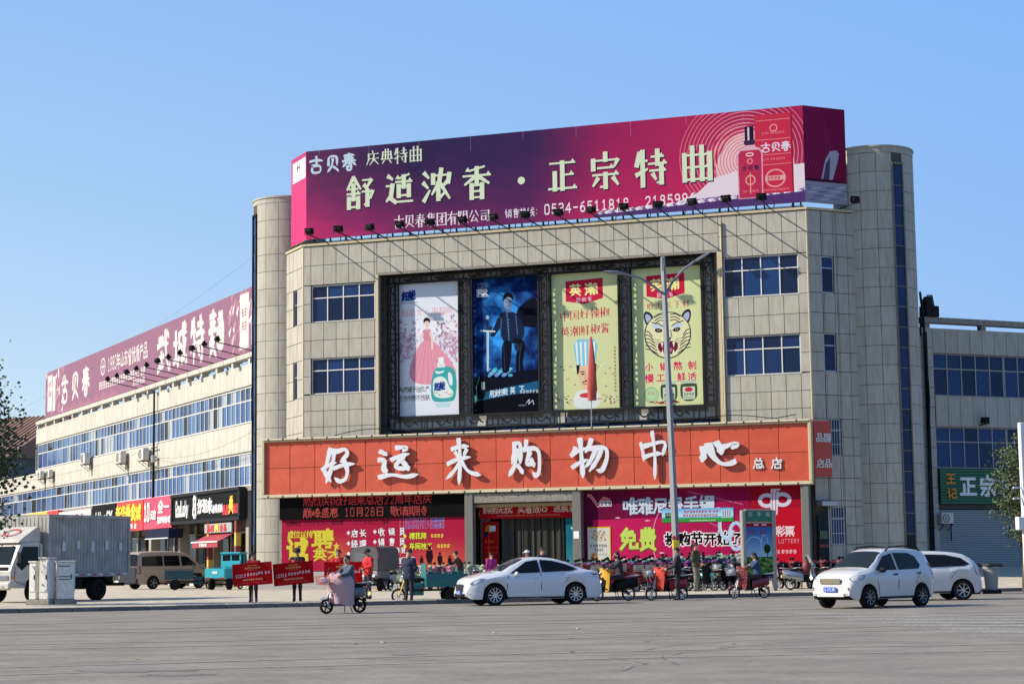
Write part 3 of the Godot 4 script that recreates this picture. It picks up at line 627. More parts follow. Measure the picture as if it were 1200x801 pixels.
func letter_mesh(ch: String, size: float, weight: float, style: String, depth: float, sx := 1.0, skew := 0.0) -> Mesh:
	var b:=MB.new()
	var i:=0
	for poly in stroke_shapes(ch,size,weight,style):
		var q:=PackedVector2Array()
		for p in poly:q.push_back(Vector2(p.x*sx + (size - p.y)*skew,size - p.y))
		var z1:=depth + 0.0025*(i % 9)
		var half:int = q.size() / 2
		if style == "brush":
			for k in half - 1:
				var A:=q[k];var B:=q[k + 1];var C:=q[q.size() - 2 - k];var D:=q[q.size() - 1 - k]
				b.facing(V(A.x,A.y,z1),V(B.x,B.y,z1),V(C.x,C.y,z1),V(D.x,D.y,z1),V(A.x,A.y,-1))
			for k in q.size():
				var A:=q[k];var B:=q[(k + 1) % q.size()]
				var mid:=(q[mini(k,q.size() - 1 - k)] + q[q.size() - 1 - mini(k,q.size() - 1 - k)])*0.5
				b.facing(V(A.x,A.y,0),V(B.x,B.y,0),V(B.x,B.y,z1),V(A.x,A.y,z1),V(mid.x,mid.y,z1*0.5))
		else:
			b.prism(q,0.0,z1)
		i += 1
	return b.mesh()
func text_mesh(s: String, size: float, weight: float, style: String, depth: float, advance := 1.0, sx := 1.0) -> Mesh:
	var b:=MB.new()
	var x:=0.0
	var i:=0
	for ch in s:
		if ch != " ":
			for poly in stroke_shapes(ch,size,weight,style):
				var q:=PackedVector2Array()
				for p in poly:q.push_back(Vector2(x + p.x*sx*(0.62 if is_narrow(ch) else 1.0),size - p.y))
				b.prism(q,0.0,depth + 0.002*(i % 9))
				i += 1
		x += size*sx*advance*(0.62 if is_narrow(ch) else 1.0)
	return b.mesh()
# printing on a computed picture
class Cv:
	var im:Image
	var w:int
	var h:int
	func _init(ww:int,hh:int,c:Color) -> void:
		w = ww;h = hh
		im = Image.create_empty(w,h,false,Image.FORMAT_RGB8)
		im.fill(c)
	func rect(x:float,y:float,ww:float,hh:float,c:Color) -> void:
		im.fill_rect(Rect2i(roundi(x),roundi(y),roundi(ww),roundi(hh)),c)
	func vgrad(x:float,y:float,ww:float,hh:float,c0:Color,c1:Color) -> void:
		for i in int(hh):im.fill_rect(Rect2i(int(x),int(y) + i,int(ww),1),c0.lerp(c1,i / maxf(1,hh - 1)))
	func poly(p:PackedVector2Array,c:Color) -> void:
		var y0:=INF;var y1:=-INF
		for q in p:y0 = minf(y0,q.y);y1 = maxf(y1,q.y)
		var n:=p.size()
		for y in range(maxi(0,floori(y0)),mini(h - 1,ceili(y1)) + 1):
			var yc:=y + 0.5
			var xs:=[]
			for i in n:
				var a:=p[i];var b:=p[(i + 1) % n]
				if (a.y <= yc) != (b.y <= yc):xs.push_back(a.x + (yc - a.y)*(b.x - a.x) / (b.y - a.y))
			xs.sort()
			for i in range(0,xs.size() - 1,2):
				var xa:=roundi(xs[i]);var xb:=roundi(xs[i + 1])
				if xb > xa:im.fill_rect(Rect2i(xa,y,xb - xa,1),c)
	func disc(cx:float,cy:float,rx:float,ry:float,c:Color) -> void:
		for y in range(maxi(0,floori(cy - ry)),mini(h - 1,ceili(cy + ry)) + 1):
			var t:=1.0 - pow((y + 0.5 - cy) / ry,2.0)
			if t <= 0:continue
			var d:=rx*sqrt(t)
			im.fill_rect(Rect2i(roundi(cx - d),y,maxi(1,roundi(2*d)),1),c)
	func line(p:Array,wd:float,c:Color) -> void:
		for i in p.size() - 1:
			var a:Vector2 = p[i];var b:Vector2 = p[i + 1]
			var d:=(b - a)
			if d.length() < 0.01:continue
			var o:=d.normalized().orthogonal()*wd*0.5
			poly(PackedVector2Array([a + o,b + o,b - o,a - o]),c)
			if wd > 2.5:disc(b.x,b.y,wd*0.5,wd*0.5,c)
	func ring(cx:float,cy:float,rx:float,ry:float,wd:float,c:Color,from:=0.0,to:=TAU) -> void:
		var p:=[]
		for i in 41:
			var a:=lerpf(from,to,i / 40.0)
			p.push_back(Vector2(cx + cos(a)*rx,cy + sin(a)*ry))
		line(p,wd,c)
func write(cv:Cv,s:String,x:float,y:float,size:float,c:Color,weight:=0.11,style:="hei",advance:=1.06,sx:=1.0,slope:=0.0) -> float:
	var x0:=x
	for ch in s:
		var nar:=0.62 if is_narrow(ch) else 1.0
		if ch != " ":
			for poly in stroke_shapes(ch,size,weight,style):
				var q:=PackedVector2Array()
				for p in poly:q.push_back(Vector2(x + p.x*sx*nar,y + p.y + (x - x0)*slope))
				cv.poly(q,c)
		x += size*sx*nar*advance
	return x
func scribble(cv: Cv, x: float, y: float, wd: float, size: float, c: Color, seed_: int) -> void:
	var r:=RandomNumberGenerator.new()
	r.seed = seed_
	var px:=x
	while px < x + wd - size*0.5:
		for i in 3:cv.rect(px + r.randf()*size*0.2,y + size*(0.05 + 0.38*i),size*(0.45 + r.randf()*0.3),maxf(1.0,size*0.16),c)
		for i in 2:cv.rect(px + size*(0.1 + 0.45*i + r.randf()*0.1),y + r.randf()*size*0.3,maxf(1.0,size*0.16),size*(0.5 + r.randf()*0.4),c)
		px += size*(1.05 if r.randf() > 0.1 else 1.5)
# ground
func build_ground() -> void:
	var b:=MB.new()
	var ys:=[-700.0,-260.0,-120.0,-60.0,-30.0,0.0,80.0]
	for i in ys.size() - 1:
		for k in 8:
			var x0:=-600.0 + 150.0*k
			b.quad(V(x0,0,ys[i + 1]),V(x0 + 150,0,ys[i + 1]),V(x0 + 150,0,ys[i]),V(x0,0,ys[i]))
	tag(put("road",b.mesh(),M.asphalt),"","","","structure")
	# forecourt paving behind the kerb
	var kd:=V(0.9239,0,-0.3827);var kn:=V(-0.3827,0,-0.9239)
	var rows:=[]
	for i in 30:
		var d:=0.28 + 1.6*i if i < 20 else 32.0 + (i - 20)*16.0
		var row:=[]
		for k in 56:
			var s:=-60.0 + 2.5*k
			var p:=KERB_AT + kd*s + kn*d
			p.y = gy(p.x,p.z)
			row.push_back(p)
		rows.push_back(row)
	b = MB.new()
	b.grid(rows,V(0,-400,-100))
	tag(put("pavement",b.mesh(),M.paver),"","","","structure")
	var kerb:=Node3D.new()
	kerb.name = "kerb"
	kerb.set_meta("kind","structure")
	add_child(kerb)
	var k:=0
	var s:=-11.0
	while s < 33.0:
		var len:=0.72 + rng.randf()*0.1
		var p:=KERB_AT + kd*(s + len*0.5) + kn*0.14
		p.y = 0.055 + rng.randf_range(-0.006,0.006)
		var bs:=deg_y(KERB_TURN + rng.randf_range(-0.5,0.5))
		put("kerb_stone",boxm(V(len - 0.015,0.15,0.28),0.015),M.kerb if rng.randf() < 0.65 else M.kerb1,kerb,Transform3D(bs,p))
		s += len
		k += 1
	b = MB.new()
	for side in [[-60.0,-11.0],[33.0,77.0]]:
		b.xf = Transform3D(deg_y(KERB_TURN),KERB_AT + kn*0.14 + kd*((side[0] + side[1])*0.5) + V(0,0.05,0))
		b.bbox(Vector3.ZERO,V(side[1] - side[0],0.14,0.28),0.015)
	put("kerb_run",b.mesh(),M.kerb,kerb)
	# zebra stripes at the right and worn lane paint
	var stripes:=[[V(6.9,0,-43.2),14.0],[V(7.15,0,-41.3),14.0],[V(7.4,0,-39.2),14.0],[V(7.65,0,-37.3),14.0],[V(7.95,0,-35.3),14.0],[V(8.2,0,-33.6),14.0],[V(6.7,0,-45.6),14.0]]
	var z:=Node3D.new()
	z.name = "road_markings"
	z.set_meta("kind","structure")
	add_child(z)
	for st in stripes:
		put("stripe",boxm(V(st[1],0.004,0.40)),M.road_paint,z,Transform3D(deg_y(-25.0),st[0] + V(0.906,0,0.4226)*st[1]*0.5 + V(0,0.005,0)))
	# sealed cracks and a tar patch
	var tar:=mat(lin(0.15,0.138,0.12),0.9)
	b = MB.new()
	for path in [[V(1.9,0,-28.5),V(2.5,0,-29.9),V(3.4,0,-31.1),V(4.6,0,-31.9)],[V(2.1,0,-24.5),V(2.0,0,-26.2),V(2.4,0,-27.6),V(3.6,0,-29.6),V(5.2,0,-31.0),V(6.6,0,-31.6)],[V(1.2,0,-23.0),V(1.7,0,-24.9),V(1.3,0,-26.5)],[V(-6,0,-36.5),V(-2,0,-35.2),V(3,0,-33.8)],[V(-9,0,-30),V(-4,0,-28.3),V(-1,0,-26.2)]]:
		for i in path.size() - 1:
			var n:=6
			for j in n:
				var p:Vector3 = path[i].lerp(path[i + 1],j / float(n));var q:Vector3 = path[i].lerp(path[i + 1],(j + 1.0) / n)
				var wob:=sin((p.x + p.z)*7.0)*0.03
				p.x += wob;q.x += sin((q.x + q.z)*7.0)*0.03
				var o:=(q - p).cross(Vector3.UP).normalized()*(0.012 + 0.010*sin(p.z*5.0))
				b.quad(p + o + V(0,0.004,0),p - o + V(0,0.004,0),q - o + V(0,0.004,0),q + o + V(0,0.004,0))
	put("sealed_crack",b.mesh(),tar,z)
	b = MB.new()
	for c in [[V(-5.0,0,-24.6),1.1,0.35],[V(-4.2,0,-23.6),0.6,0.2],[V(-1.6,0,-28.0),0.35,0.16]]:
		var ring:=[]
		for i in 14:
			var a:=TAU*i / 14
			var rr:float = 0.8 + 0.3*sin(i*2.3) + 0.15*sin(i*5.1)
			ring.push_back(c[0] + V(cos(a)*c[1]*rr,0.0045,sin(a)*c[2]*rr))
		for i in 14:b.tri(ring[(i + 1) % 14],ring[i],c[0] + V(0,0.0045,0))
	put("tar_patch",b.mesh(),tar,z)
	var worn:=mat(lin(0.272,0.244,0.202),0.9,0.0,noise_tex("asph_fine",0.045,Color(0.84,0.84,0.84),Color(1,1,1),5),V(0.3,0.3,0.3))
	for tr in 7:
		b = MB.new()
		var z0:float = [-26.0,-27.9,-33.0,-35.0,-41.0,-43.1,-48.0,-30.5,-38.2][tr]
		var bend:float = [0.010,0.010,-0.006,-0.006,0.004,0.004,0.0,-0.012,0.008][tr]
		var ww:float = [0.20,0.20,0.22,0.22,0.26,0.26,0.3,0.5,0.6][tr]
		for i in 40:
			var xa:=-15.0 + i*0.75;var xb:=xa + 0.75
			var ya:=z0 - xa*0.22 + bend*xa*xa;var yb:=z0 - xb*0.22 + bend*xb*xb
			var h:=0.004 + 0.0004*tr
			b.quad(V(xa,h,ya + ww*(0.8 + 0.2*sin(xa*2.1))),V(xb,h,yb + ww*(0.8 + 0.2*sin(xb*2.1))),V(xb,h,yb - ww*(0.8 + 0.2*sin(xb*1.3))),V(xa,h,ya - ww*(0.8 + 0.2*sin(xa*1.3))))
		put("tyre_track",b.mesh(),worn,z)
	# scraps of litter on the road
	var lit:=MB.new()
	for i in 14:
		var p:=V(rng.randf_range(-6,6),0.01,rng.randf_range(-40,-24))
		lit.col = [Color(0.7,0.7,0.66),Color(0.45,0.35,0.12),Color(0.5,0.08,0.06),Color(0.35,0.30,0.2)][i % 4]
		lit.xf = Transform3D(deg_y(rng.randf()*360.0),p)
		lit.quad(V(-0.05,0,0.03),V(0.05,0.01,0.03),V(0.05,0,-0.03),V(-0.05,0.012,-0.03))
	var lt:=put("litter",lit.mesh(),M.vcol)
	tag(lt,"small scraps of paper and leaves scattered on the grey road","litter","","stuff")
# walls of panels
func panel_mesh(w:float,h:float) -> Mesh:
	var key:="panel %.3f %.3f" % [w,h]
	if mesh_cache.has(key):return mesh_cache[key]
	var b:=MB.new()
	var x:=w*0.5 - 0.011;var y:=h*0.5 - 0.011;var c:=0.008;var t:=0.03
	var f:=[V(-x + c,-y + c,t),V(x - c,-y + c,t),V(x - c,y - c,t),V(-x + c,y - c,t)]
	var g:=[V(-x,-y,t - c),V(x,-y,t - c),V(x,y,t - c),V(-x,y,t - c)]
	var k:=[V(-x,-y,0),V(x,-y,0),V(x,y,0),V(-x,y,0)]
	b.quad(f[0],f[1],f[2],f[3])
	for i in 4:
		var j:=(i + 1) % 4
		b.quad(g[i],g[j],f[j],f[i])
		b.quad(k[i],k[j],g[j],g[i])
	mesh_cache[key] = b.mesh()
	return mesh_cache[key]
func cuts(a:float,b:float,marks:Array,step:float) -> Array:
	var m:=[a,b]
	for q in marks:
		if q > a + 0.02 and q < b - 0.02:m.push_back(q)
	m.sort()
	var out:=[m[0]]
	for i in m.size() - 1:
		var len:float = m[i + 1] - m[i]
		if len < 0.001:continue
		var n:=maxi(1,roundi(len / step))
		for j in n:out.push_back(m[i] + len*(j + 1) / n)
	return out
func panel_wall(parent:Node,xf:Transform3D,x0:float,x1:float,y0:float,y1:float,holes:Array,step:Vector2,key:="panel") -> void:
	var mx:=[];var my:=[]
	for h in holes:mx.append_array([h[0],h[1]]);my.append_array([h[2],h[3]])
	var xs:=cuts(x0,x1,mx,step.x);var ys:=cuts(y0,y1,my,step.y)
	for i in xs.size() - 1:
		for j in ys.size() - 1:
			var cx:float = (xs[i] + xs[i + 1])*0.5;var cy:float = (ys[j] + ys[j + 1])*0.5
			var w:float = xs[i + 1] - xs[i];var hh:float = ys[j + 1] - ys[j]
			if w < 0.05 or hh < 0.05:continue
			var skip:=false
			for h in holes:
				if cx > h[0] and cx < h[1] and cy > h[2] and cy < h[3]:skip = true
			if skip:continue
			var q:=xf*Transform3D(Basis(Vector3(rng.randf_range(-1,1),rng.randf_range(-1,1),0.001).normalized(),rng.randf()*0.004),V(cx,cy,rng.randf()*0.004))
			put("panel",panel_mesh(snappedf(w,0.001),snappedf(hh,0.001)),M[key + str([0,0,0,1,2,3,3,1,2,4][rng.randi() % 10])],parent,q)
# window: frame bars and single panes; origin at the lower left of the opening, facing +z
func window(parent:Node,xf:Transform3D,w:float,h:float,cols:int,split:float,glass:String,frame_m:Material,called:="window",bars:=false) -> Node3D:
	var n:=Node3D.new()
	n.name = called
	parent.add_child(n,true)
	n.transform = xf
	var f:=MB.new()
	var t:=0.05
	f.span(V(0,0,-0.05),V(w,t,0.03));f.span(V(0,h - t,-0.05),V(w,h,0.03))
	f.span(V(0,t,-0.05),V(t,h - t,0.03));f.span(V(w - t,t,-0.05),V(w,h - t,0.03))
	var ys:=[t,h - t] if split <= 0 else [t,h*split,h - t]
	for i in range(1,cols):
		var x:=w*i / cols
		f.span(V(x - t*0.5,t,-0.04),V(x + t*0.5,h - t,0.025))
	if split > 0:f.span(V(t,h*split - t*0.5,-0.04),V(w - t,h*split + t*0.5,0.02))
	put("frame",f.mesh(),frame_m,n)
	for i in cols:
		for j in ys.size() - 1:
			var a:=w*i / cols + t*0.4;var c:=w*(i + 1) / cols - t*0.4
			var y0:float = ys[j];var y1:float = ys[j + 1]
			var g:int = rng.randi() % 4
			var tilt:=Basis(Vector3.RIGHT,rng.randf_range(-0.012,0.012))*Basis(Vector3.UP,rng.randf_range(-0.014,0.014))
			put("pane",boxm(V(snappedf(c - a,0.001),snappedf(y1 - y0,0.001),0.012)),M[glass + str(g)],n,Transform3D(tilt,V((a + c)*0.5,(y0 + y1)*0.5,-0.02)))
	if bars:
		var bb:=MB.new()
		var i:=0.1
		while i < w:
			bb.bar(V(i,0,0.09),V(i,h,0.09),0.025)
			i += 0.14
		bb.bar(V(0,h*0.3,0.10),V(w,h*0.3,0.10),0.03);bb.bar(V(0,h*0.7,0.10),V(w,h*0.7,0.10),0.03)
		put("security_bars",bb.mesh(),M.steel,n)
	return n
# the shopping centre
func build_main() -> void:
	var o:=thing("shopping_centre","four storey beige tiled shopping centre with angled corners and big poster recess","building",MAIN_AT,MAIN_TURN)
	var W:=25.64;var T:=17.36
	var rx0:=4.16;var rx1:=21.37;var ry0:=7.55;var ry1:=15.56
	# wall cores
	var c:=MB.new()
	c.span(V(0,0,-0.6),V(rx0,T - 0.06,-0.17));c.span(V(rx1,0,-0.6),V(W,T - 0.06,-0.17))
	c.span(V(rx0,ry1,-0.6),V(rx1,T - 0.06,-0.17))
	c.span(V(rx0,4.7,-0.6),V(rx1,ry0,-0.17))
	c.span(V(rx0,0,-0.6),V(9.1,4.7,-0.17));c.span(V(14.9,0,-0.6),V(rx1,4.7,-0.17))
	c.span(V(-1.94,0,-20),V(-1.4,T - 0.06,-2.0));c.span(V(27.1,0,-20),V(27.58,T - 0.06,-2.0));c.span(V(-1.4,0,-20.5),V(27.1,T - 0.06,-20))
	for s in [0, 1]:
		var d:=V(0.7071,0,-0.7071) if s == 1 else V(-0.7071,0,-0.7071)
		var n:=V(0.7071,0,0.7071) if s == 1 else V(-0.7071,0,0.7071)
		var p:=V(W,0,0) if s == 1 else V(0,0,0)
		var q:=p + d*2.75
		var bk:=-n*0.5
		var f:=-n*0.17
		for e in [[p + f,q + f,q + bk,p + bk]]:
			var lo:=[];var hi:=[]
			for v in e:lo.push_back(v);hi.push_back(v + V(0,T - 0.06,0))
			for i in 4:
				var j:=(i + 1) % 4
				c.facing(lo[i],lo[j],hi[j],hi[i],(p + q + bk)*0.5 + V(0,T*0.5,0) - n*0.2)
			c.facing(hi[0],hi[1],hi[2],hi[3],(p + q)*0.5)
	put("wall_core",c.mesh(),M.core,o)
	# recess behind the posters
	var r:=MB.new()
	r.span(V(rx0 - 0.3,ry0 - 0.3,-1.6),V(rx1 + 0.3,ry1 + 0.3,-1.1))
	put("recess_wall",r.mesh(),mat(lin(0.36,0.345,0.31),0.7,0.0,noise_tex("conc",0.02,Color(0.7,0.7,0.7),Color(1,1,1),5),V(0.5,0.5,0.5)),o)
	r = MB.new()
	r.span(V(rx0 - 0.1,ry0,-1.4),V(rx0,ry1,0.06));r.span(V(rx1,ry0,-1.4),V(rx1 + 0.1,ry1,0.06))
	r.span(V(rx0 - 0.1,ry1,-1.4),V(rx1 + 0.1,ry1 + 0.1,0.06));r.span(V(rx0 - 0.1,ry0 - 0.1,-1.4),V(rx1 + 0.1,ry0,0.06))
	put("recess_frame",r.mesh(),M.concrete,o)
	# pale tiles seen through the ironwork
	var grey_tile:=mat(lin(0.44,0.44,0.43),0.5)
	for gx in [4.36,8.32,12.45,16.50,20.60]:
		for j in 9:
			put("tile",boxm(V(0.36,0.74,0.03),0.006),grey_tile,o,at3(gx + 0.1,8.6 + j*0.8,-1.08))
	for i in 20:
		put("tile",boxm(V(0.76,0.36,0.03),0.006),grey_tile,o,at3(4.9 + i*0.82,8.05,-1.08))
		if i % 2 == 0:put("tile",boxm(V(0.76,0.30,0.03),0.006),grey_tile,o,at3(4.9 + i*0.82,15.38,-1.08))
	for i in 6:
		window(o,Transform3D(Basis(),V(4.4 + i*2.8,7.56,-1.03)),2.7,0.34,3,0,"blue_glass",M.dark_iron,"window")
	# ironwork strips between the posters
	for gx in [4.33,8.13,12.26,16.31,20.42]:
		lattice(o,Transform3D(Basis(),V(gx + 0.11,8.53,-0.46)),0.56,6.65,true)
	lattice(o,Transform3D(Basis(),V(4.40,15.18,-0.46)),16.65,0.30,false)
	lattice(o,Transform3D(Basis(),V(4.40,7.85,-0.46)),16.65,0.58,false)
	# windows of the two outer bays
	var wins:=[[0.43,3.92,13.38,15.25],[0.43,3.92,9.76,11.55],[21.66,25.18,13.38,15.27],[21.66,25.18,9.72,11.55]]
	for w in wins:
		window(o,Transform3D(Basis(),V(w[0],w[2],-0.10)),w[1] - w[0],w[3] - w[2],4,0.66,"blue_glass",M.white_frame)
		var rv:=MB.new()
		rv.span(V(w[0] - 0.04,w[2] - 0.05,-0.10),V(w[1] + 0.04,w[2],0.035))
		put("sill",rv.mesh(),M.concrete,o)
	panel_wall(o,Transform3D.IDENTITY,0,rx0 - 0.1,7.3,T - 0.1,wins,Vector2(0.70,0.93))
	panel_wall(o,Transform3D.IDENTITY,rx1 + 0.1,W,7.3,T - 0.1,wins,Vector2(0.70,0.93))
	panel_wall(o,Transform3D.IDENTITY,rx0 - 0.1,rx1 + 0.1,ry1 + 0.1,T - 0.1,[],Vector2(0.715,0.86))
	# angled corner faces
	var xr:=Transform3D(deg_y(45),V(W,0,0))
	var wr:=[[0.74,1.42,13.44,15.15],[0.74,1.42,9.80,11.57],[0.76,1.55,5.95,7.62],[0.84,1.62,1.90,3.62]]
	panel_wall(o,xr,0.0,2.74,3.9,T - 0.1,wr,Vector2(0.70,0.93))
	panel_wall(o,xr,0.65,2.74,0.6,3.9,wr,Vector2(0.70,0.93))
	for i in 4:
		var w = wr[i]
		window(o,xr*Transform3D(Basis(),V(w[0],w[2],-0.07)),w[1] - w[0],w[3] - w[2],1,0.68,"blue_glass",M.steel,"window",i >= 2)
	var xl:=Transform3D(deg_y(-45),V(-1.945,0,-1.945))
	var wl:=[[1.25,1.85,13.35,15.2],[1.25,1.85,9.6,11.5]]
	panel_wall(o,xl,0.0,2.74,7.0,T - 0.1,wl,Vector2(0.70,0.93))
	for w in wl:window(o,xl*Transform3D(Basis(),V(w[0],w[2],-0.07)),w[1] - w[0],w[3] - w[2],1,0.6,"blue_glass",M.steel)
	# corner trims, coping, roof
	var cp:=MB.new()
	cp.span(V(-0.04,T - 0.08,-0.5),V(W + 0.04,T + 0.03,0.09))
	put("coping",cp.mesh(),M.cream_trim,o)
	for s in [0,1]:
		cp = MB.new();cp.box(V(1.37,T - 0.026,-0.2),V(2.74,0.105,0.58))
		put("coping",cp.mesh(),M.cream_trim,o,xr if s == 1 else xl)
	put("corner_trim",boxm(V(0.09,T - 7.4,0.09),0.02),M.cream_trim,o,Transform3D(deg_y(22.5),V(W,(T + 7.2)*0.5,0.0)))
	put("corner_trim",boxm(V(0.09,T - 7.4,0.09),0.02),M.cream_trim,o,Transform3D(deg_y(-22.5),V(0,(T + 7.2)*0.5,0.0)))
	for x in [rx0 - 0.05,rx1 + 0.13]:put("corner_trim",boxm(V(0.14,ry1 - ry0,0.12),0.02),M.cream_trim,o,at3(x,(ry0 + ry1)*0.5,0.06))
	pbox("roof_slab",V(-1.3,16.4,-20),V(27.0,16.7,-2.9),M.roof,o)
	pbox("roof_slab",V(0.3,16.4,-2.9),V(25.3,16.7,-0.6),M.roof,o)
	# thin rust-stained drain pipe on the right bay
	var dp:=MB.new()
	dp.tube([V(21.62,7.5,0.10),V(21.62,T - 0.4,0.10)],0.05,8)
	put("drain_pipe",dp.mesh(),M.cream_trim,o)
	# ground-floor podium that carries the signs
	var pd:=MB.new()
	pd.span(V(-0.85,0,0.0),V(9.1,7.3,0.9));pd.span(V(14.9,0,0.0),V(25.2,7.3,0.9));pd.span(V(9.1,4.55,0.0),V(14.9,7.3,0.9))
	put("podium_wall",pd.mesh(),M.concrete,o)
	for x in [9.12,14.5]:
		put("column",boxm(V(0.42,4.7,0.42),0.02),tone("granite",0.13,0.125,0.115,0.6),o,at3(x + 0.21,2.3,1.12))
	put("column",boxm(V(0.36,4.7,0.42),0.02),tone("granite",0.13,0.125,0.115,0.6),o,at3(25.42,2.3,1.12))
	put("lintel",boxm(V(4.94,0.45,0.36),0.02),M.concrete,o,at3(12.02,4.32,1.10))
	put("lintel_trim",boxm(V(4.9,0.16,0.2),0.02),tone("ochre",0.30,0.22,0.10),o,at3(12.02,3.98,0.95))
	# entrance room with its strip curtain
	var er:=MB.new()
	er.span(V(9.1,0.9,-3.2),V(14.9,4.6,-3.0));er.span(V(8.9,0.9,-3.0),V(9.1,4.6,0.0));er.span(V(14.9,0.9,-3.0),V(15.1,4.6,0.0));er.span(V(9.1,4.45,-3.0),V(14.9,4.55,0.0));er.span(V(9.1,0.5,-3.0),V(14.9,0.94,0.9))
	put("entrance_room",er.mesh(),tone("dim_wall",0.10,0.09,0.08),o)
	var cur:=tone("strip_curtain",0.040,0.038,0.033,0.5)
	var cur2:=tone("strip_curtain_b",0.055,0.052,0.045,0.5)
	for i in 19:
		var cb:=MB.new()
		var p:=[]
		for j in 5:
			var rr:=[]
			for k in 4:rr.push_back(V(0.16*k / 3.0 - 0.08,0.95 + 2.55*j / 4.0,0.02*sin(k*1.4 + i)))
			p.push_back(rr)
		cb.grid(p,V(0,1,-5))
		put("curtain_strip",cb.mesh(),cur if (i*7) % 3 else cur2,o,Transform3D(deg_y(rng.randf_range(-14,14)),V(10.72 + i*0.165,0,0.35 + 0.05*(i % 2))))
	put("door_header",boxm(V(4.9,0.22,0.25),0.01),tone("ochre",0.30,0.22,0.10),o,at3(12.0,3.6,0.45))
	put("door_pier",boxm(V(0.5,3.6,0.2),0.01),tone("dim_wall",0.10,0.09,0.08),o,at3(9.8,2.7,0.25))
	# steps and landing
	var st:=tone("step_stone",0.33,0.31,0.285,0.8)
	for i in 6:
		put("step",boxm(V(26.0,0.145,3.6 - 0.34*i),0.01),st,o,at3(12.4,0.15 + i*0.145,0.92 + (3.6 - 0.34*i)*0.5))
	# small door under the angled right corner
	var dx:=xr*Transform3D(Basis(),V(0.02,0,0.03))
	pbox("door",V(0.05,0.7,0),V(0.62,3.2,0.06),M.dark_glass,o).transform = dx*at3(0.33,2.0,0)
	put("door_frame",boxm(V(0.05,2.7,0.1)),M.steel,o,dx*at3(0.63,2.0,0.02))
	put("door_panel",boxm(V(0.42,0.35,0.03)),tone("dull_green",0.06,0.10,0.05),o,dx*at3(0.33,2.35,0.05))
	put("door_panel",boxm(V(0.50,0.12,0.03)),tone("dull_red",0.22,0.02,0.02),o,dx*at3(0.33,1.85,0.05))
	put("door_canopy",boxm(V(0.8,0.22,0.5),0.02),M.steel,o,dx*at3(0.4,3.75,0.25))
func lattice(parent:Node,xf:Transform3D,w:float,h:float,tall:bool) -> void:
	var n:=Node3D.new()
	n.name = "iron_lattice"
	parent.add_child(n,true)
	n.transform = xf
	var f:=MB.new()
	var b:=0.085
	f.bar(V(0,0,0),V(0,h,0),b);f.bar(V(w,0,0),V(w,h,0),b)
	f.bar(V(0,0,0),V(w,0,0),b);f.bar(V(0,h,0),V(w,h,0),b)
	if tall:
		f.bar(V(w*0.24,0,0),V(w*0.24,h,0),b*0.7);f.bar(V(w*0.76,0,0),V(w*0.76,h,0),b*0.7)
	put("rail",f.mesh(),M.dark_iron,n)
	var L:=h if tall else w
	var q:=w if tall else h
	var i:=0
	var s:=0.0
	while s < L - 0.5:
		var c:=MB.new()
		if i % 2 == 0:
			for k in 3:
				var t:=s + 0.1 + k*0.28
				if tall:c.bar(V(0,t,0),V(w,t,0),0.05)
				else:c.bar(V(t,0,0),V(t,h,0),0.05)
		else:
			var pts:=[]
			for k in 25:
				var u:=k / 24.0
				var a:=(u - 0.5)*TAU*1.35
				var ss:=q*0.20*(1.0 if absf(u - 0.5) < 0.4 else 0.6)
				var p:=V(sin(a)*ss + q*0.5,s + 0.42 + (u - 0.5)*0.72 + cos(a)*0.06,0.0)
				pts.push_back(p if tall else V(p.y,p.x,0))
			c.tube(pts,0.04,5)
		put("scroll" if i % 2 else "rung",c.mesh(),M.dark_iron,n)
		s += 0.86
		i += 1
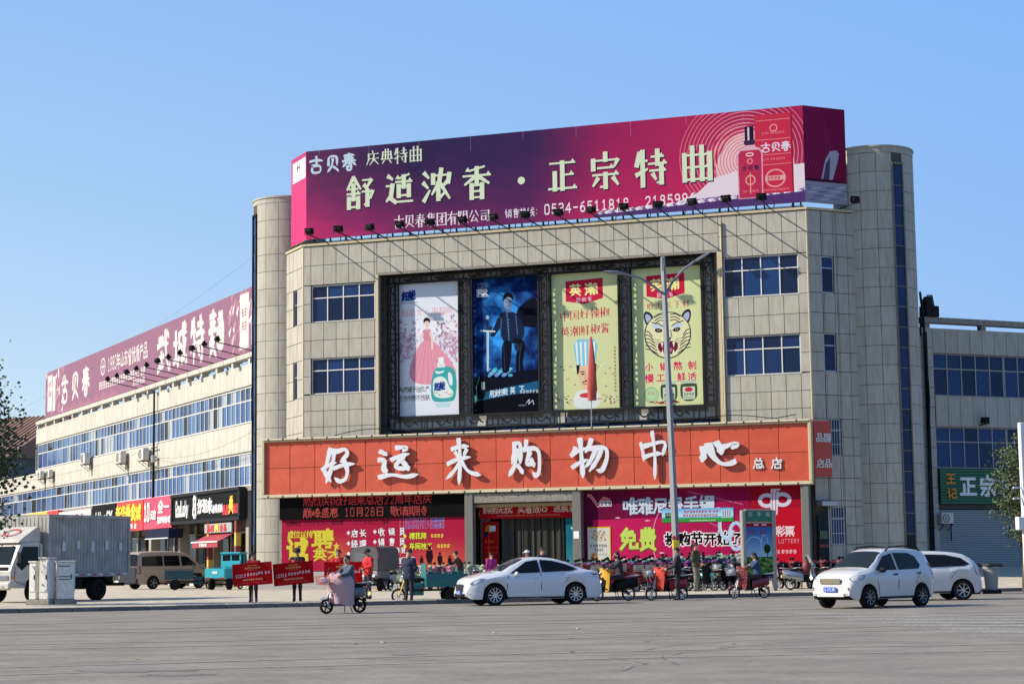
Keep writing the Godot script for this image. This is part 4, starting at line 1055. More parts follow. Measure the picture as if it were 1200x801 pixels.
# round stair towers
func build_towers() -> void:
	for side in [1,-1]:
		var lx:=28.2 if side == 1 else -2.56
		var base:=MAIN_AT + deg_y(MAIN_TURN)*V(lx,0,-3.55)
		var o:=thing("stair_tower","round grey tiled stair tower right of the red billboard with a tall window slit" if side == 1 else "round beige tiled stair tower left of the roof billboard","tower",base,MAIN_TURN,"round stair towers")
		var R:=1.9;var H:=20.4
		var b:=MB.new()
		b.lathe([Vector2(R - 0.03,0),Vector2(R - 0.03,H - 0.05),Vector2(0,H - 0.05)],Vector3.ZERO,Vector3.UP,48)
		put("wall_core",b.mesh(),M.core,o)
		var slit := deg_to_rad(45.0 * side)
		var n:=15
		var da:=TAU / n
		var sw:=0.155
		# angles of the panel edges: start at the slit's jambs
		var edges:=[]
		var span:=TAU - sw*2.0
		for i in n + 1:edges.push_back(slit + sw + span*i / n)
		var rows:=22
		for i in n:
			var am:float = (edges[i] + edges[i + 1])*0.5
			var world:=deg_y(MAIN_TURN)*V(sin(am),0,cos(am))
			if world.z < -0.35:continue
			for j in rows:
				var y0:=0.15 + (H - 0.5)*j / rows;var hh:=(H - 0.5) / rows
				put("panel",curved_panel(R,float(edges[i + 1] - edges[i]),hh),M["panel" + str([0,0,0,1,2,3,3,1,2,4][rng.randi() % 10])],o,Transform3D(Basis(Vector3.UP,am),V(0,y0 + hh*0.5,0)))
		# slit window
		var fx:=Transform3D(Basis(Vector3.UP,slit),Vector3.ZERO)
		var fr:=MB.new()
		for s in [-1,1]:fr.span(V(s*0.29 - 0.03,0.3,1.80),V(s*0.29 + 0.03,19.55,1.95))
		fr.span(V(-0.32,19.5,1.80),V(0.32,19.6,1.95))
		for k in 19:fr.span(V(-0.26,1.4 + k*0.95 - 0.02,1.84),V(0.26,1.4 + k*0.95 + 0.02,1.915))
		put("window_frame",fr.mesh(),tone("slit_frame",0.13,0.12,0.10) if side == 1 else M.dark_iron,o,fx)
		for k in 19:
			var tilt:=Basis(Vector3.UP,rng.randf_range(-0.02,0.02))*Basis(Vector3.RIGHT,rng.randf_range(-0.02,0.02))
			put("pane",boxm(V(0.52,0.90,0.012)),M["blue_glass%d" % (rng.randi() % 3)] if k > 0 else M.dark_glass,o,fx*Transform3D(tilt,V(0,1.875 + k*0.95,1.892)))
		var cp:=MB.new()
		cp.lathe([Vector2(R - 0.02,H - 0.34),Vector2(R + 0.005,H - 0.34),Vector2(R + 0.005,H - 0.09),Vector2(R + 0.05,H - 0.08),Vector2(R + 0.05,H),Vector2(R - 0.4,H),Vector2(R - 0.4,H - 0.3)],Vector3.ZERO,Vector3.UP,48)
		put("coping",cp.mesh(),M.panel1,o)
	# lightning rod and ladder end on the right tower's roof
	var at:=MAIN_AT + deg_y(MAIN_TURN)*V(26.7,17.4,-3.2)
	var rod:=thing("roof_hatch_post","thin metal post beside the right stair tower top","post",at,MAIN_TURN)
	var b2:=MB.new()
	b2.tube([V(0,0,0),V(0,3.3,0)],0.07,8)
	put("post",b2.mesh(),M.concrete,rod)
	b2 = MB.new();b2.ball(V(0,3.35,0),V(0.14,0.12,0.14),8)
	put("cap",b2.mesh(),M.galv,rod)
func curved_panel(R:float,ang:float,h:float) -> Mesh:
	var key:="curved %.4f %.4f" % [ang,h]
	if mesh_cache.has(key):return mesh_cache[key]
	var b:=MB.new()
	var g:=0.011;var y:=h*0.5 - g;var a:=ang*0.5 - g / R
	var n:=4
	for i in n:
		var t0:=lerpf(-a,a,i / float(n));var t1:=lerpf(-a,a,(i + 1.0) / n)
		var n0:=V(sin(t0),0,cos(t0));var n1:=V(sin(t1),0,cos(t1))
		var p:=n0*R;var q:=n1*R
		var u:=V(0,y,0)
		b.tri_n(p - u,q - u,q + u,n0,n1,n1);b.tri_n(p - u,q + u,p + u,n0,n1,n0)
		var p2:=n0*(R - 0.03);var q2:=n1*(R - 0.03)
		b.quad(p + u,q + u,q2 + u,p2 + u);b.quad(p2 - u,q2 - u,q - u,p - u)
	for s in [-1,1]:
		var nn:=V(sin(a*s),0,cos(a*s))
		b.facing(nn*R - V(0,y,0),nn*(R - 0.03) - V(0,y,0),nn*(R - 0.03) + V(0,y,0),nn*R + V(0,y,0),V(0,0,R - 0.01))
	mesh_cache[key] = b.mesh()
	return mesh_cache[key]
# floodlight on an arm (shared by both roofs)
func floodlight(at:Vector3,turn:float,arm:float,label:String,group:String,down:float,yaw:=0.0,rise:=0.06) -> void:
	var o:=thing("floodlight",label,"floodlight",at,turn,group)
	var b:=MB.new()
	b.bar(V(0,0,-0.3),V(0,rise,arm),0.05)
	put("arm",b.mesh(),M.dark_iron,o)
	var hx:=Transform3D(Basis(Vector3.UP,PI + yaw)*Basis(Vector3.RIGHT,deg_to_rad(down)),V(0,rise + 0.17,arm))
	b = MB.new()
	b.prism(PackedVector2Array([Vector2(-0.21,-0.15),Vector2(0.21,-0.15),Vector2(0.24,0.15),Vector2(-0.24,0.15)]),0.0,0.08)
	b.bbox(V(0,0,-0.07),V(0.34,0.22,0.14),0.03)
	put("lamp_housing",b.mesh(),M.black,o,hx)
	put("lamp_glass",boxm(V(0.37,0.24,0.015)),M.dark_glass,o,hx*at3(0,0,0.082))
	b = MB.new()
	b.bar(V(-0.25,rise,arm),V(-0.25,rise + 0.2,arm),0.025);b.bar(V(0.25,rise,arm),V(0.25,rise + 0.2,arm),0.025);b.bar(V(-0.25,rise,arm),V(0.25,rise,arm),0.025)
	put("bracket",b.mesh(),M.dark_iron,o)
# red roof billboard
func build_roof_billboard() -> void:
	var o:=thing("roof_billboard","long purple and pink liquor billboard standing on the shopping centre roof","billboard",MAIN_AT + deg_y(MAIN_TURN)*V(0,17.36,0),MAIN_TURN)
	var W:=25.5;var y0:=0.30;var H:=4.55
	var cv:=roof_print()
	put("front_sheet",board_mesh(W,H),printed(cv.im),o,at3(0.1,y0,-0.10))
	var cr:=return_print()
	put("side_sheet",board_mesh(2.35,H),printed(cr.im),o,Transform3D(deg_y(45),V(W + 0.1,y0,-0.10)))
	var cl:=Cv.new(128,256,Color(0.8,0.2,0.4))
	cl.vgrad(0,0,128,256,Color(0.66,0.26,0.46),Color(0.90,0.25,0.46))
	cl.rect(14,14,108,60,Color(0.93,0.90,0.90))
	cl.rect(52,22,6,26,Color(0.2,0.2,0.25));cl.rect(66,20,5,28,Color(0.2,0.2,0.25));cl.rect(46,32,32,4,Color(0.2,0.2,0.25))
	scribble(cl,30,56,80,9,Color(0.3,0.3,0.32),5)
	put("side_sheet",board_mesh(2.35,H),printed(cl.im),o,Transform3D(deg_y(-45),V(0.1 - 2.35*0.7071,y0,-0.10 - 2.35*0.7071)))
	# sheet backing and steel frame
	var b:=MB.new()
	b.span(V(0.12,y0,-0.20),V(W + 0.08,y0 + H,-0.11))
	b.xf = Transform3D(deg_y(45),V(W + 0.1,y0,-0.10));b.span(V(0.02,0,-0.1),V(2.35,H,-0.01))
	b.xf = Transform3D(deg_y(-45),V(0.1 - 2.35*0.7071,y0,-0.10 - 2.35*0.7071));b.span(V(0,0,-0.1),V(2.33,H,-0.01))
	put("backing",b.mesh(),M.steel,o)
	b = MB.new()
	for i in 15:
		var x:=0.5 + i*1.75
		b.bar(V(x,-0.2,-0.25),V(x,H,-0.25),0.08)
		b.bar(V(x,-0.2,-2.6),V(x,H*0.85,-0.3),0.07)
		b.bar(V(x,-0.5,-2.6),V(x,0.2,-0.3),0.06)
	for yy in [0.1,1.7,3.3,4.7]:b.bar(V(0.2,yy,-0.27),V(W,yy,-0.27),0.07)
	put("support_frame",b.mesh(),M.dark_iron,o)
	b = MB.new()
	var i2:=0.3
	while i2 < W:
		b.bar(V(i2,-0.05,-0.02),V(i2 + 0.05,y0 + 0.02,-0.08),0.035)
		i2 += 0.85
	b.bar(V(0,0.12,0.0),V(W,0.12,0.0),0.025)
	put("clamp_rail",b.mesh(),M.dark_iron,o)
	for i in 16:
		var x:=0.75 + i*1.62 if i < 15 else 25.0
		if i == 15:break
		floodlight(MAIN_AT + deg_y(MAIN_TURN)*V(x + 0.55,17.42,0.1),MAIN_TURN,1.95 + 0.08*sin(i*2.1),"black floodlight on arm under roof billboard, %s from the left" % ORD[i],"floodlights under the roof billboard",-28.0 + 12.0*sin(i*3.7),0.25*sin(i*1.9))
	floodlight(MAIN_AT + deg_y(MAIN_TURN)*V(27.1,17.45,-1.3),MAIN_TURN + 45,1.0,"black floodlight at the angled right end of the roof billboard","floodlights under the roof billboard",-20.0)
func roof_print() -> Cv:
	var w:=2048;var h:=366
	var cv:=Cv.new(w,h,Color(0.3,0.2,0.4))
	# dyed ground: plum at the left, dark violet in the middle, crimson at the right, pinker along the bottom
	var n:=FastNoiseLite.new();n.seed = 4;n.frequency = 0.006;n.fractal_octaves = 4
	var top:=Gradient.new()
	top.set_color(0,Color(0.34,0.17,0.33));top.set_color(1,Color(0.62,0.13,0.30))
	top.add_point(0.22,Color(0.17,0.13,0.29));top.add_point(0.47,Color(0.20,0.14,0.31));top.add_point(0.62,Color(0.55,0.13,0.33));top.add_point(0.80,Color(0.66,0.14,0.33))
	var bot:=Gradient.new()
	bot.set_color(0,Color(0.78,0.18,0.42));bot.set_color(1,Color(0.66,0.20,0.36))
	bot.add_point(0.24,Color(0.45,0.16,0.36));bot.add_point(0.46,Color(0.40,0.16,0.36));bot.add_point(0.6,Color(0.70,0.16,0.36));bot.add_point(0.8,Color(0.74,0.16,0.36))
	for x in range(0,w,4):
		var a:=top.sample(x / float(w));var b:=bot.sample(x / float(w))
		for y in range(0,h,4):
			var t:=clampf(pow(y / float(h),1.7) + n.get_noise_2d(x,y*2.0)*0.15,0,1)
			cv.im.fill_rect(Rect2i(x,y,4,4),a.lerp(b,t))
	# printed rings and bottle at the right
	var cx:=1822.0;var cy:=170.0
	for i in 16:
		var r:=250.0 - i*15.0
		cv.ring(cx,cy,r,r*0.95,3.0 if i < 9 else 6.0,Color(0.78,0.45,0.52).lerp(Color(0.90,0.78,0.78),i / 16.0))
	cv.disc(cx + 40,cy + 60,150,150,Color(0.86,0.72,0.74))
	for i in 10:cv.ring(cx + 10,cy + 20,150.0 - i*12,140.0 - i*11,3,Color(0.80,0.38,0.46))
	cv.poly(PackedVector2Array([Vector2(1560,330),Vector2(1640,300),Vector2(1700,250),Vector2(1790,230),Vector2(2048,220),Vector2(2048,330)]),Color(0.85,0.80,0.84))
	cv.poly(PackedVector2Array([Vector2(1230,352),Vector2(1420,338),Vector2(1700,322),Vector2(2048,318),Vector2(2048,366),Vector2(1230,366)]),Color(0.30,0.20,0.42))
	for i in 60:
		var px:=1240 + i*13.6
		cv.poly(PackedVector2Array([Vector2(px,348 - i*0.55),Vector2(px + 20,340 - i*0.5),Vector2(px + 34,350 - i*0.5),Vector2(px + 10,356 - i*0.5)]),[Color(0.78,0.74,0.80),Color(0.45,0.36,0.55),Color(0.88,0.86,0.9)][i % 3])
	# carton
	cv.rect(1864,23,143,301,Color(0.74,0.17,0.29))
	cv.rect(2001,23,6,301,Color(0.55,0.10,0.20))
	var ln:=Color(0.86,0.58,0.60)
	for yy in [44,118,176,214]:cv.rect(1868,yy,132,2,ln)
	cv.ring(1936,76,13,13,4,ln);write(cv,"古贝春",1886,130,38,Color(0.82,0.80,0.88),0.13,"brush",1.0)
	cv.ring(1938,268,36,32,6,ln);cv.rect(1900,258,76,18,Color(0.84,0.62,0.62));scribble(cv,1908,261,60,12,Color(0.7,0.15,0.25),3)
	scribble(cv,1890,90,90,9,ln,8);scribble(cv,1890,190,90,9,ln,8);scribble(cv,1890,308,100,8,ln,9)
	# bottle
	var bt:=Color(0.70,0.17,0.32)
	cv.poly(PackedVector2Array([Vector2(1796,338),Vector2(1794,162),Vector2(1804,148),Vector2(1828,140),Vector2(1830,124),Vector2(1856,124),Vector2(1858,140),Vector2(1882,148),Vector2(1892,162),Vector2(1890,338)]),Color(0.82,0.64,0.70))
	cv.poly(PackedVector2Array([Vector2(1800,335),Vector2(1799,168),Vector2(1808,154),Vector2(1878,154),Vector2(1887,168),Vector2(1886,335)]),bt)
	cv.rect(1826,62,34,72,Color(0.14,0.09,0.19));cv.rect(1836,66,8,64,Color(0.75,0.72,0.78));cv.rect(1822,116,42,15,Color(0.22,0.14,0.27))
	cv.ring(1843,170,13,6,4,Color(0.9,0.8,0.8));cv.ring(1843,196,9,9,4,ln);write(cv,"古贝春",1812,212,20,Color(0.2,0.12,0.3),0.13,"brush",1.15)
	cv.ring(1843,268,17,17,5,Color(0.86,0.6,0.52));scribble(cv,1814,306,60,9,ln,14);cv.rect(1841,240,4,80,Color(0.86,0.6,0.52))
	# lettering
	var ivory:=Color(0.80,0.85,0.74)
	var shade:=Color(0.12,0.08,0.2)
	var x0:=60.0
	write(cv,"古贝春",14,22,74,Color(0.72,0.80,0.86),0.14,"brush",1.16,0.86)
	write(cv,"庆典特曲",268,20,62,ivory,0.12,"song",1.10,0.92)
	var sp:=[178.0,346.0,514.0,684.0,1040.0,1215.0,1398.0,1578.0]
	var i:=0
	for ch in "舒适浓香正宗特曲":
		write(cv,ch,sp[i] + 4,124,134,shade,0.17,"song",1,0.92)
		write(cv,ch,sp[i],120,134,ivory,0.155,"song",1,0.92)
		i += 1
	cv.disc(932,196,15,15,ivory)
	write(cv,"古贝春集团有限公司",388,296,54,Color(0.86,0.84,0.86),0.12,"song",1.0,0.85)
	write(cv,"销售热线:",862,306,36,Color(0.82,0.80,0.84),0.1,"hei",1.0,0.85)
	write(cv,"0534-6511818  2185996",1022,296,46,Color(0.90,0.88,0.90),0.13,"hei",1.02,1.0)
	# weathering: pale vertical wear lines where the sheets join
	for k in 9:cv.rect(220*k + 60,0,1,20 + (k*53) % 40,Color(0.62,0.52,0.60))
	return cv
func return_print() -> Cv:
	var cv:=Cv.new(256,512,Color(0.52,0.10,0.28))
	for i in 8:cv.ring(-60,220,90.0 + i*18,160.0 + i*20,3,Color(0.60,0.20,0.36),-1.2,1.2)
	cv.poly(PackedVector2Array([Vector2(0,380),Vector2(60,400),Vector2(256,400),Vector2(256,512),Vector2(0,512)]),Color(0.62,0.60,0.68))
	for i in 40:cv.poly(PackedVector2Array([Vector2((i*37) % 250,420 + (i*17) % 80),Vector2((i*37) % 250 + 26,416 + (i*17) % 80),Vector2((i*37) % 250 + 20,426 + (i*17) % 80)]),[Color(0.45,0.42,0.54),Color(0.75,0.74,0.8)][i % 2])
	cv.rect(0,384,216,16,Color(0.30,0.10,0.22))
	cv.poly(PackedVector2Array([Vector2(100,384),Vector2(128,280),Vector2(160,232),Vector2(196,224),Vector2(214,240),Vector2(206,280),Vector2(170,384)]),Color(0.68,0.68,0.74))
	cv.poly(PackedVector2Array([Vector2(112,384),Vector2(132,300),Vector2(160,262),Vector2(150,384)]),Color(0.36,0.30,0.42))
	return cv
func in_frame(at:Vector3,turn:float,p:Vector3) -> Vector3:
	return at + deg_y(turn)*p
# long left wing
func build_left_wing() -> void:
	var o:=thing("left_wing","long cream three storey wing with bands of blue windows and shops below","building",LEFT_AT,LEFT_TURN)
	var X0:=-52.6;var XL:=-76.0;var X1:=2.4
	var c:=MB.new()
	c.span(V(X0,5.3,-12),V(X1,5.55,-0.03));c.span(V(X0,7.37,-12),V(X1,8.95,-0.03));c.span(V(X0,10.95,-12),V(X1,12.12,-0.03))
	c.span(V(XL,5.3,-12),V(X0,5.55,-0.03));c.span(V(XL,7.37,-12),V(X0,8.6,-0.03))
	c.span(V(XL,0,-12),V(X1,5.3,-2.2));c.span(V(XL,5.5,-12),V(X1,7.4,-0.5));c.span(V(X0,8.9,-12),V(X1,11,-0.5))
	put("wall_core",c.mesh(),M.concrete,o)
	var top:=MB.new()
	top.span(V(X0,12.50,-0.5),V(X1,12.76,0.08))
	var i:=X0 + 0.3
	while i < X1:
		top.span(V(i - 0.16,12.10,-0.4),V(i + 0.16,12.52,0.0))
		i += 2.9
	top.span(V(X0,12.05,-0.6),V(X1,12.15,0.02))
	put("roof_rail",top.mesh(),M.cream0,o)
	put("roof_slab",boxm(V(X1 - X0,0.2,11.0)),M.roof,o,at3((X0 + X1)*0.5,12.0,-6.3))
	var ed:=MB.new();ed.span(V(X0 - 0.06,8.6,-12),V(X0,12.1,0.02));ed.span(V(XL,8.55,-12),V(X0,8.68,0.06))
	put("end_wall",ed.mesh(),M.cream1,o)
	# cladding boards, one by one
	var xs:=cuts(X0,X1,[],1.25)
	for k in xs.size() - 1:
		var w:float = xs[k + 1] - xs[k];var cx:float = (xs[k] + xs[k + 1])*0.5
		put("panel",panel_mesh(snappedf(w,0.001),1.10),M["cream" + str([0,0,1,3,0,2][rng.randi() % 6])],o,at3(cx,11.52,-0.02 + rng.randf()*0.004))
		put("panel",panel_mesh(snappedf(w,0.001),1.52),M["cream" + str([0,0,1,3,0,2][rng.randi() % 6])],o,at3(cx,8.16,-0.02 + rng.randf()*0.004))
	var rest:=cuts(XL,X0,[],1.9)
	for k in rest.size() - 1:
		put("panel",panel_mesh(snappedf(rest[k + 1] - rest[k],0.001),1.16),M["cream" + str(rng.randi() % 3)],o,at3((rest[k] + rest[k + 1])*0.5,7.98,-0.02))
	# window bands: mullions in one frame per bay, every pane its own piece
	for band in [[8.98,10.93,X0 + 0.3,X1,0.55],[5.57,7.36,-75.0,X1,0.56]]:
		var bays:=cuts(band[2],band[3],[],5.2)
		for k in bays.size() - 1:
			var w:float = bays[k + 1] - bays[k]
			var h:float = band[1] - band[0]
			var far:bool = bays[k] < -46.0
			var n:=Node3D.new()
			n.name = "window"
			o.add_child(n,true)
			n.position = V(bays[k],band[0],-0.12)
			var f:=MB.new()
			f.span(V(0,0,-0.05),V(w,0.06,0.05));f.span(V(0,h - 0.06,-0.05),V(w,h,0.05));f.span(V(0,h*0.62 - 0.03,-0.04),V(w,h*0.62 + 0.03,0.03))
			var cols:=maxi(3,roundi(w / 0.87)) if not far else 3
			for q in cols + 1:
				f.span(V(w*q / cols - 0.03,0.06,-0.04),V(w*q / cols + 0.03,h - 0.06,0.04))
			put("frame",f.mesh(),M.white_frame,n)
			for q in cols:
				for j in 2:
					var g:="wing_glass%d" % (rng.randi() % 4)
					var mm:Material = M[g]
					if rng.randf() < 0.10:mm = M.pane_curtain
					elif rng.randf() < 0.10:mm = M.dark_glass
					var y0:=0.05 if j == 0 else h*0.62
					var y1:=h*0.62 if j == 0 else h - 0.05
					var tilt:=Basis(Vector3.UP,rng.randf_range(-0.02,0.02))*Basis(Vector3.RIGHT,rng.randf_range(-0.015,0.015))
					put("pane",boxm(V(snappedf(w / cols - 0.03,0.001),snappedf(y1 - y0,0.001),0.01)),mm,n,Transform3D(tilt,V(w*(q + 0.5) / cols,(y0 + y1)*0.5,-0.01)))
	# shop bays: piers, dark glazing, doors
	var pier_t:=tone("pier",0.28,0.25,0.21,0.8)
	for x in [-64.0,-58.0,-52.0,-46.0,-39.5,-33.0,-26.4,-19.8,-13.4,-6.9,-0.6]:
		put("pier",boxm(V(0.5,5.3,0.6),0.02),pier_t,o,at3(x,2.65,-0.4))
	for k in 10:
		var x0:float = [-64.0,-58.0,-52.0,-46.0,-39.5,-33.0,-26.4,-19.8,-13.4,-6.9][k]
		var x1:float = [-58.0,-52.0,-46.0,-39.5,-33.0,-26.4,-19.8,-13.4,-6.9,-0.6][k]
		var f:=Node3D.new()
		f.name = "shopfront"
		o.add_child(f,true)
		f.position = V(x0 + 0.25,0.12,-1.2)
		var w:=x1 - x0 - 0.5
		for q in 4:
			put("pane",boxm(V(w / 4 - 0.08,2.7,0.02)),M.dark_glass if q % 2 else tone("shop_glass",0.03,0.035,0.04,0.08),f,at3(w*(q + 0.5) / 4,1.6,0))
		var fr:=MB.new()
		for q in 5:fr.span(V(w*q / 4 - 0.04,0,-0.05),V(w*q / 4 + 0.04,3.6,0.05))
		fr.span(V(0,2.98,-0.05),V(w,3.08,0.06));fr.span(V(0,0,-0.05),V(w,0.22,0.06))
		put("frame",fr.mesh(),M.white_frame if k % 2 else tone("brown_frame",0.10,0.06,0.04),f)
		put("blind",boxm(V(w,0.7,0.05)),tone("blind%d" % (k % 3),[0.20,0.06,0.12][k % 3],[0.19,0.05,0.10][k % 3],[0.17,0.05,0.08][k % 3]),f,at3(w*0.5,3.5,-0.1))
	# red-brown and yellow striped posts by the corner shop
	for x in [-1.15,-6.1]:
		var pc:=MB.new()
		for j in 5:
			pc.col = Color(0.55,0.38,0.07) if j % 2 else Color(0.20,0.05,0.04)
			pc.box(V(x,0.55 + j*0.72,0.25),V(0.28,0.72,0.28))
		put("post",pc.mesh(),M.vcol,o)
	# the billboard on its roof
	var bb:=thing("wing_billboard","long faded mauve liquor billboard on the left wing roof","billboard",in_frame(LEFT_AT,LEFT_TURN,V(-51.2,12.76,-0.35)),LEFT_TURN)
	put("front_sheet",board_mesh(52.6,3.55),printed(wing_print().im),bb,at3(0,0.18,0))
	var b:=MB.new()
	b.span(V(0,0.18,-0.1),V(52.6,3.73,-0.012))
	put("backing",b.mesh(),M.steel,bb)
	b = MB.new()
	for q in 27:
		b.bar(V(q*2.0 + 0.3,-0.3,-0.15),V(q*2.0 + 0.3,3.6,-0.15),0.09)
		b.bar(V(q*2.0 + 0.3,-0.5,-2.4),V(q*2.0 + 0.3,3.0,-0.2),0.08)
	put("support_frame",b.mesh(),M.dark_iron,bb)
	for k in 11:
		floodlight(in_frame(LEFT_AT,LEFT_TURN,V(-23.2 + k*2.33,12.85,0.1)),LEFT_TURN,1.75,"black floodlight on long arm over left wing, %s from the far end" % ORD[k],"floodlights on the left wing",-35.0 + 10*sin(k*2.7),0.2*sin(k*4.1),0.40)
	# air conditioner units on the wall
	var acs:=[[-49.4,8.05],[-46.4,8.0],[-34.9,8.45],[-25.2,8.0],[-19.7,7.9]]
	for k in acs.size():
		ac_unit(in_frame(LEFT_AT,LEFT_TURN,V(acs[k][0],acs[k][1],0.03)),LEFT_TURN,"white air conditioner outdoor unit on left wing wall, %s from the far end" % ORD[k],1.25 if k > 1 else 1.0)
func ac_unit(at:Vector3,turn:float,label:String,s:=1.0) -> void:
	var o:=thing("air_conditioner",label,"air conditioner",at,turn,"wall air conditioners")
	put("casing",boxm(V(0.85*s,0.62*s,0.32*s),0.02),tone("ac_white",0.52,0.51,0.48,0.5),o,at3(0,0.36*s,0.28*s))
	var b:=MB.new()
	b.lathe([Vector2(0.24*s,0),Vector2(0.24*s,0.012),Vector2(0.20*s,0.012),Vector2(0.20*s,0)],V(-0.13*s,0.36*s,0.445*s),Vector3.BACK,20)
	for i in 6:
		var a:=TAU*i / 6
		b.bar(V(-0.13*s,0.36*s,0.45*s),V(-0.13*s + cos(a)*0.22*s,0.36*s + sin(a)*0.22*s,0.45*s),0.012)
	put("fan_grille",b.mesh(),tone("ac_dark",0.05,0.05,0.05),o)
	b = MB.new()
	for x in [-0.3,0.3]:
		b.bar(V(x*s,0.02*s,0),V(x*s,0.02*s,0.5*s),0.04);b.bar(V(x*s,-0.35*s,0.0),V(x*s,0.0,0.45*s),0.03)
	put("bracket",b.mesh(),M.dark_iron,o)
	b = MB.new()
	b.tube([V(0.4*s,0.2,0.15),V(0.5*s,0.0,0.06),V(0.5*s,-0.8,0.04)],0.03,6)
	put("hose",b.mesh(),M.black,o)
func wing_print() -> Cv:
	var cv:=Cv.new(2048,140,Color(0.55,0.40,0.49))
	var pk:=Color(0.66,0.50,0.56)
	var wt:=Color(0.80,0.79,0.78)
	for side in [0,1]:
		var r:=RandomNumberGenerator.new();r.seed = 77 + side
		for i in 60:
			var x:=r.randf_range(0,230) if side == 0 else r.randf_range(1800,2040)
			var y:=r.randf_range(0,130)
			cv.poly(PackedVector2Array([Vector2(x,y),Vector2(x + 22,y - 14),Vector2(x + 10,y + 12)]),pk if i % 3 else wt)
	for i in 26:cv.disc(250 + i*24,140,22,14 + 8*sin(i*1.7),Color(0.60,0.43,0.50))
	cv.rect(28,12,60,110,wt);cv.rect(98,20,32,105,Color(0.84,0.82,0.80));scribble(cv,40,30,40,18,Color(0.6,0.25,0.4),2);scribble(cv,40,60,40,18,Color(0.6,0.25,0.4),6)
	cv.rect(1886,8,60,122,wt);cv.rect(1964,26,34,100,wt);scribble(cv,1898,40,40,18,Color(0.6,0.4,0.45),4);scribble(cv,1898,70,40,18,Color(0.6,0.4,0.45),5)
	var x:=208.0
	for ch in "古贝春":
		write(cv,ch,x,28,86,wt,0.14,"brush",1,1.05);x += 128
	cv.ring(700,48,24,22,5,wt);cv.rect(684,46,34,5,wt);cv.rect(698,34,5,30,wt)
	write(cv,"1980年山东省优质产品",752,26,44,wt,0.11,"hei",1.0,0.86)
	scribble(cv,660,88,470,22,wt,31);scribble(cv,1010,114,120,16,wt,35)
	x = 1236.0
	for ch in "武城特麯":
		write(cv,ch,x,14,112,wt,0.13,"brush",1,1.0);x += 142
	return cv
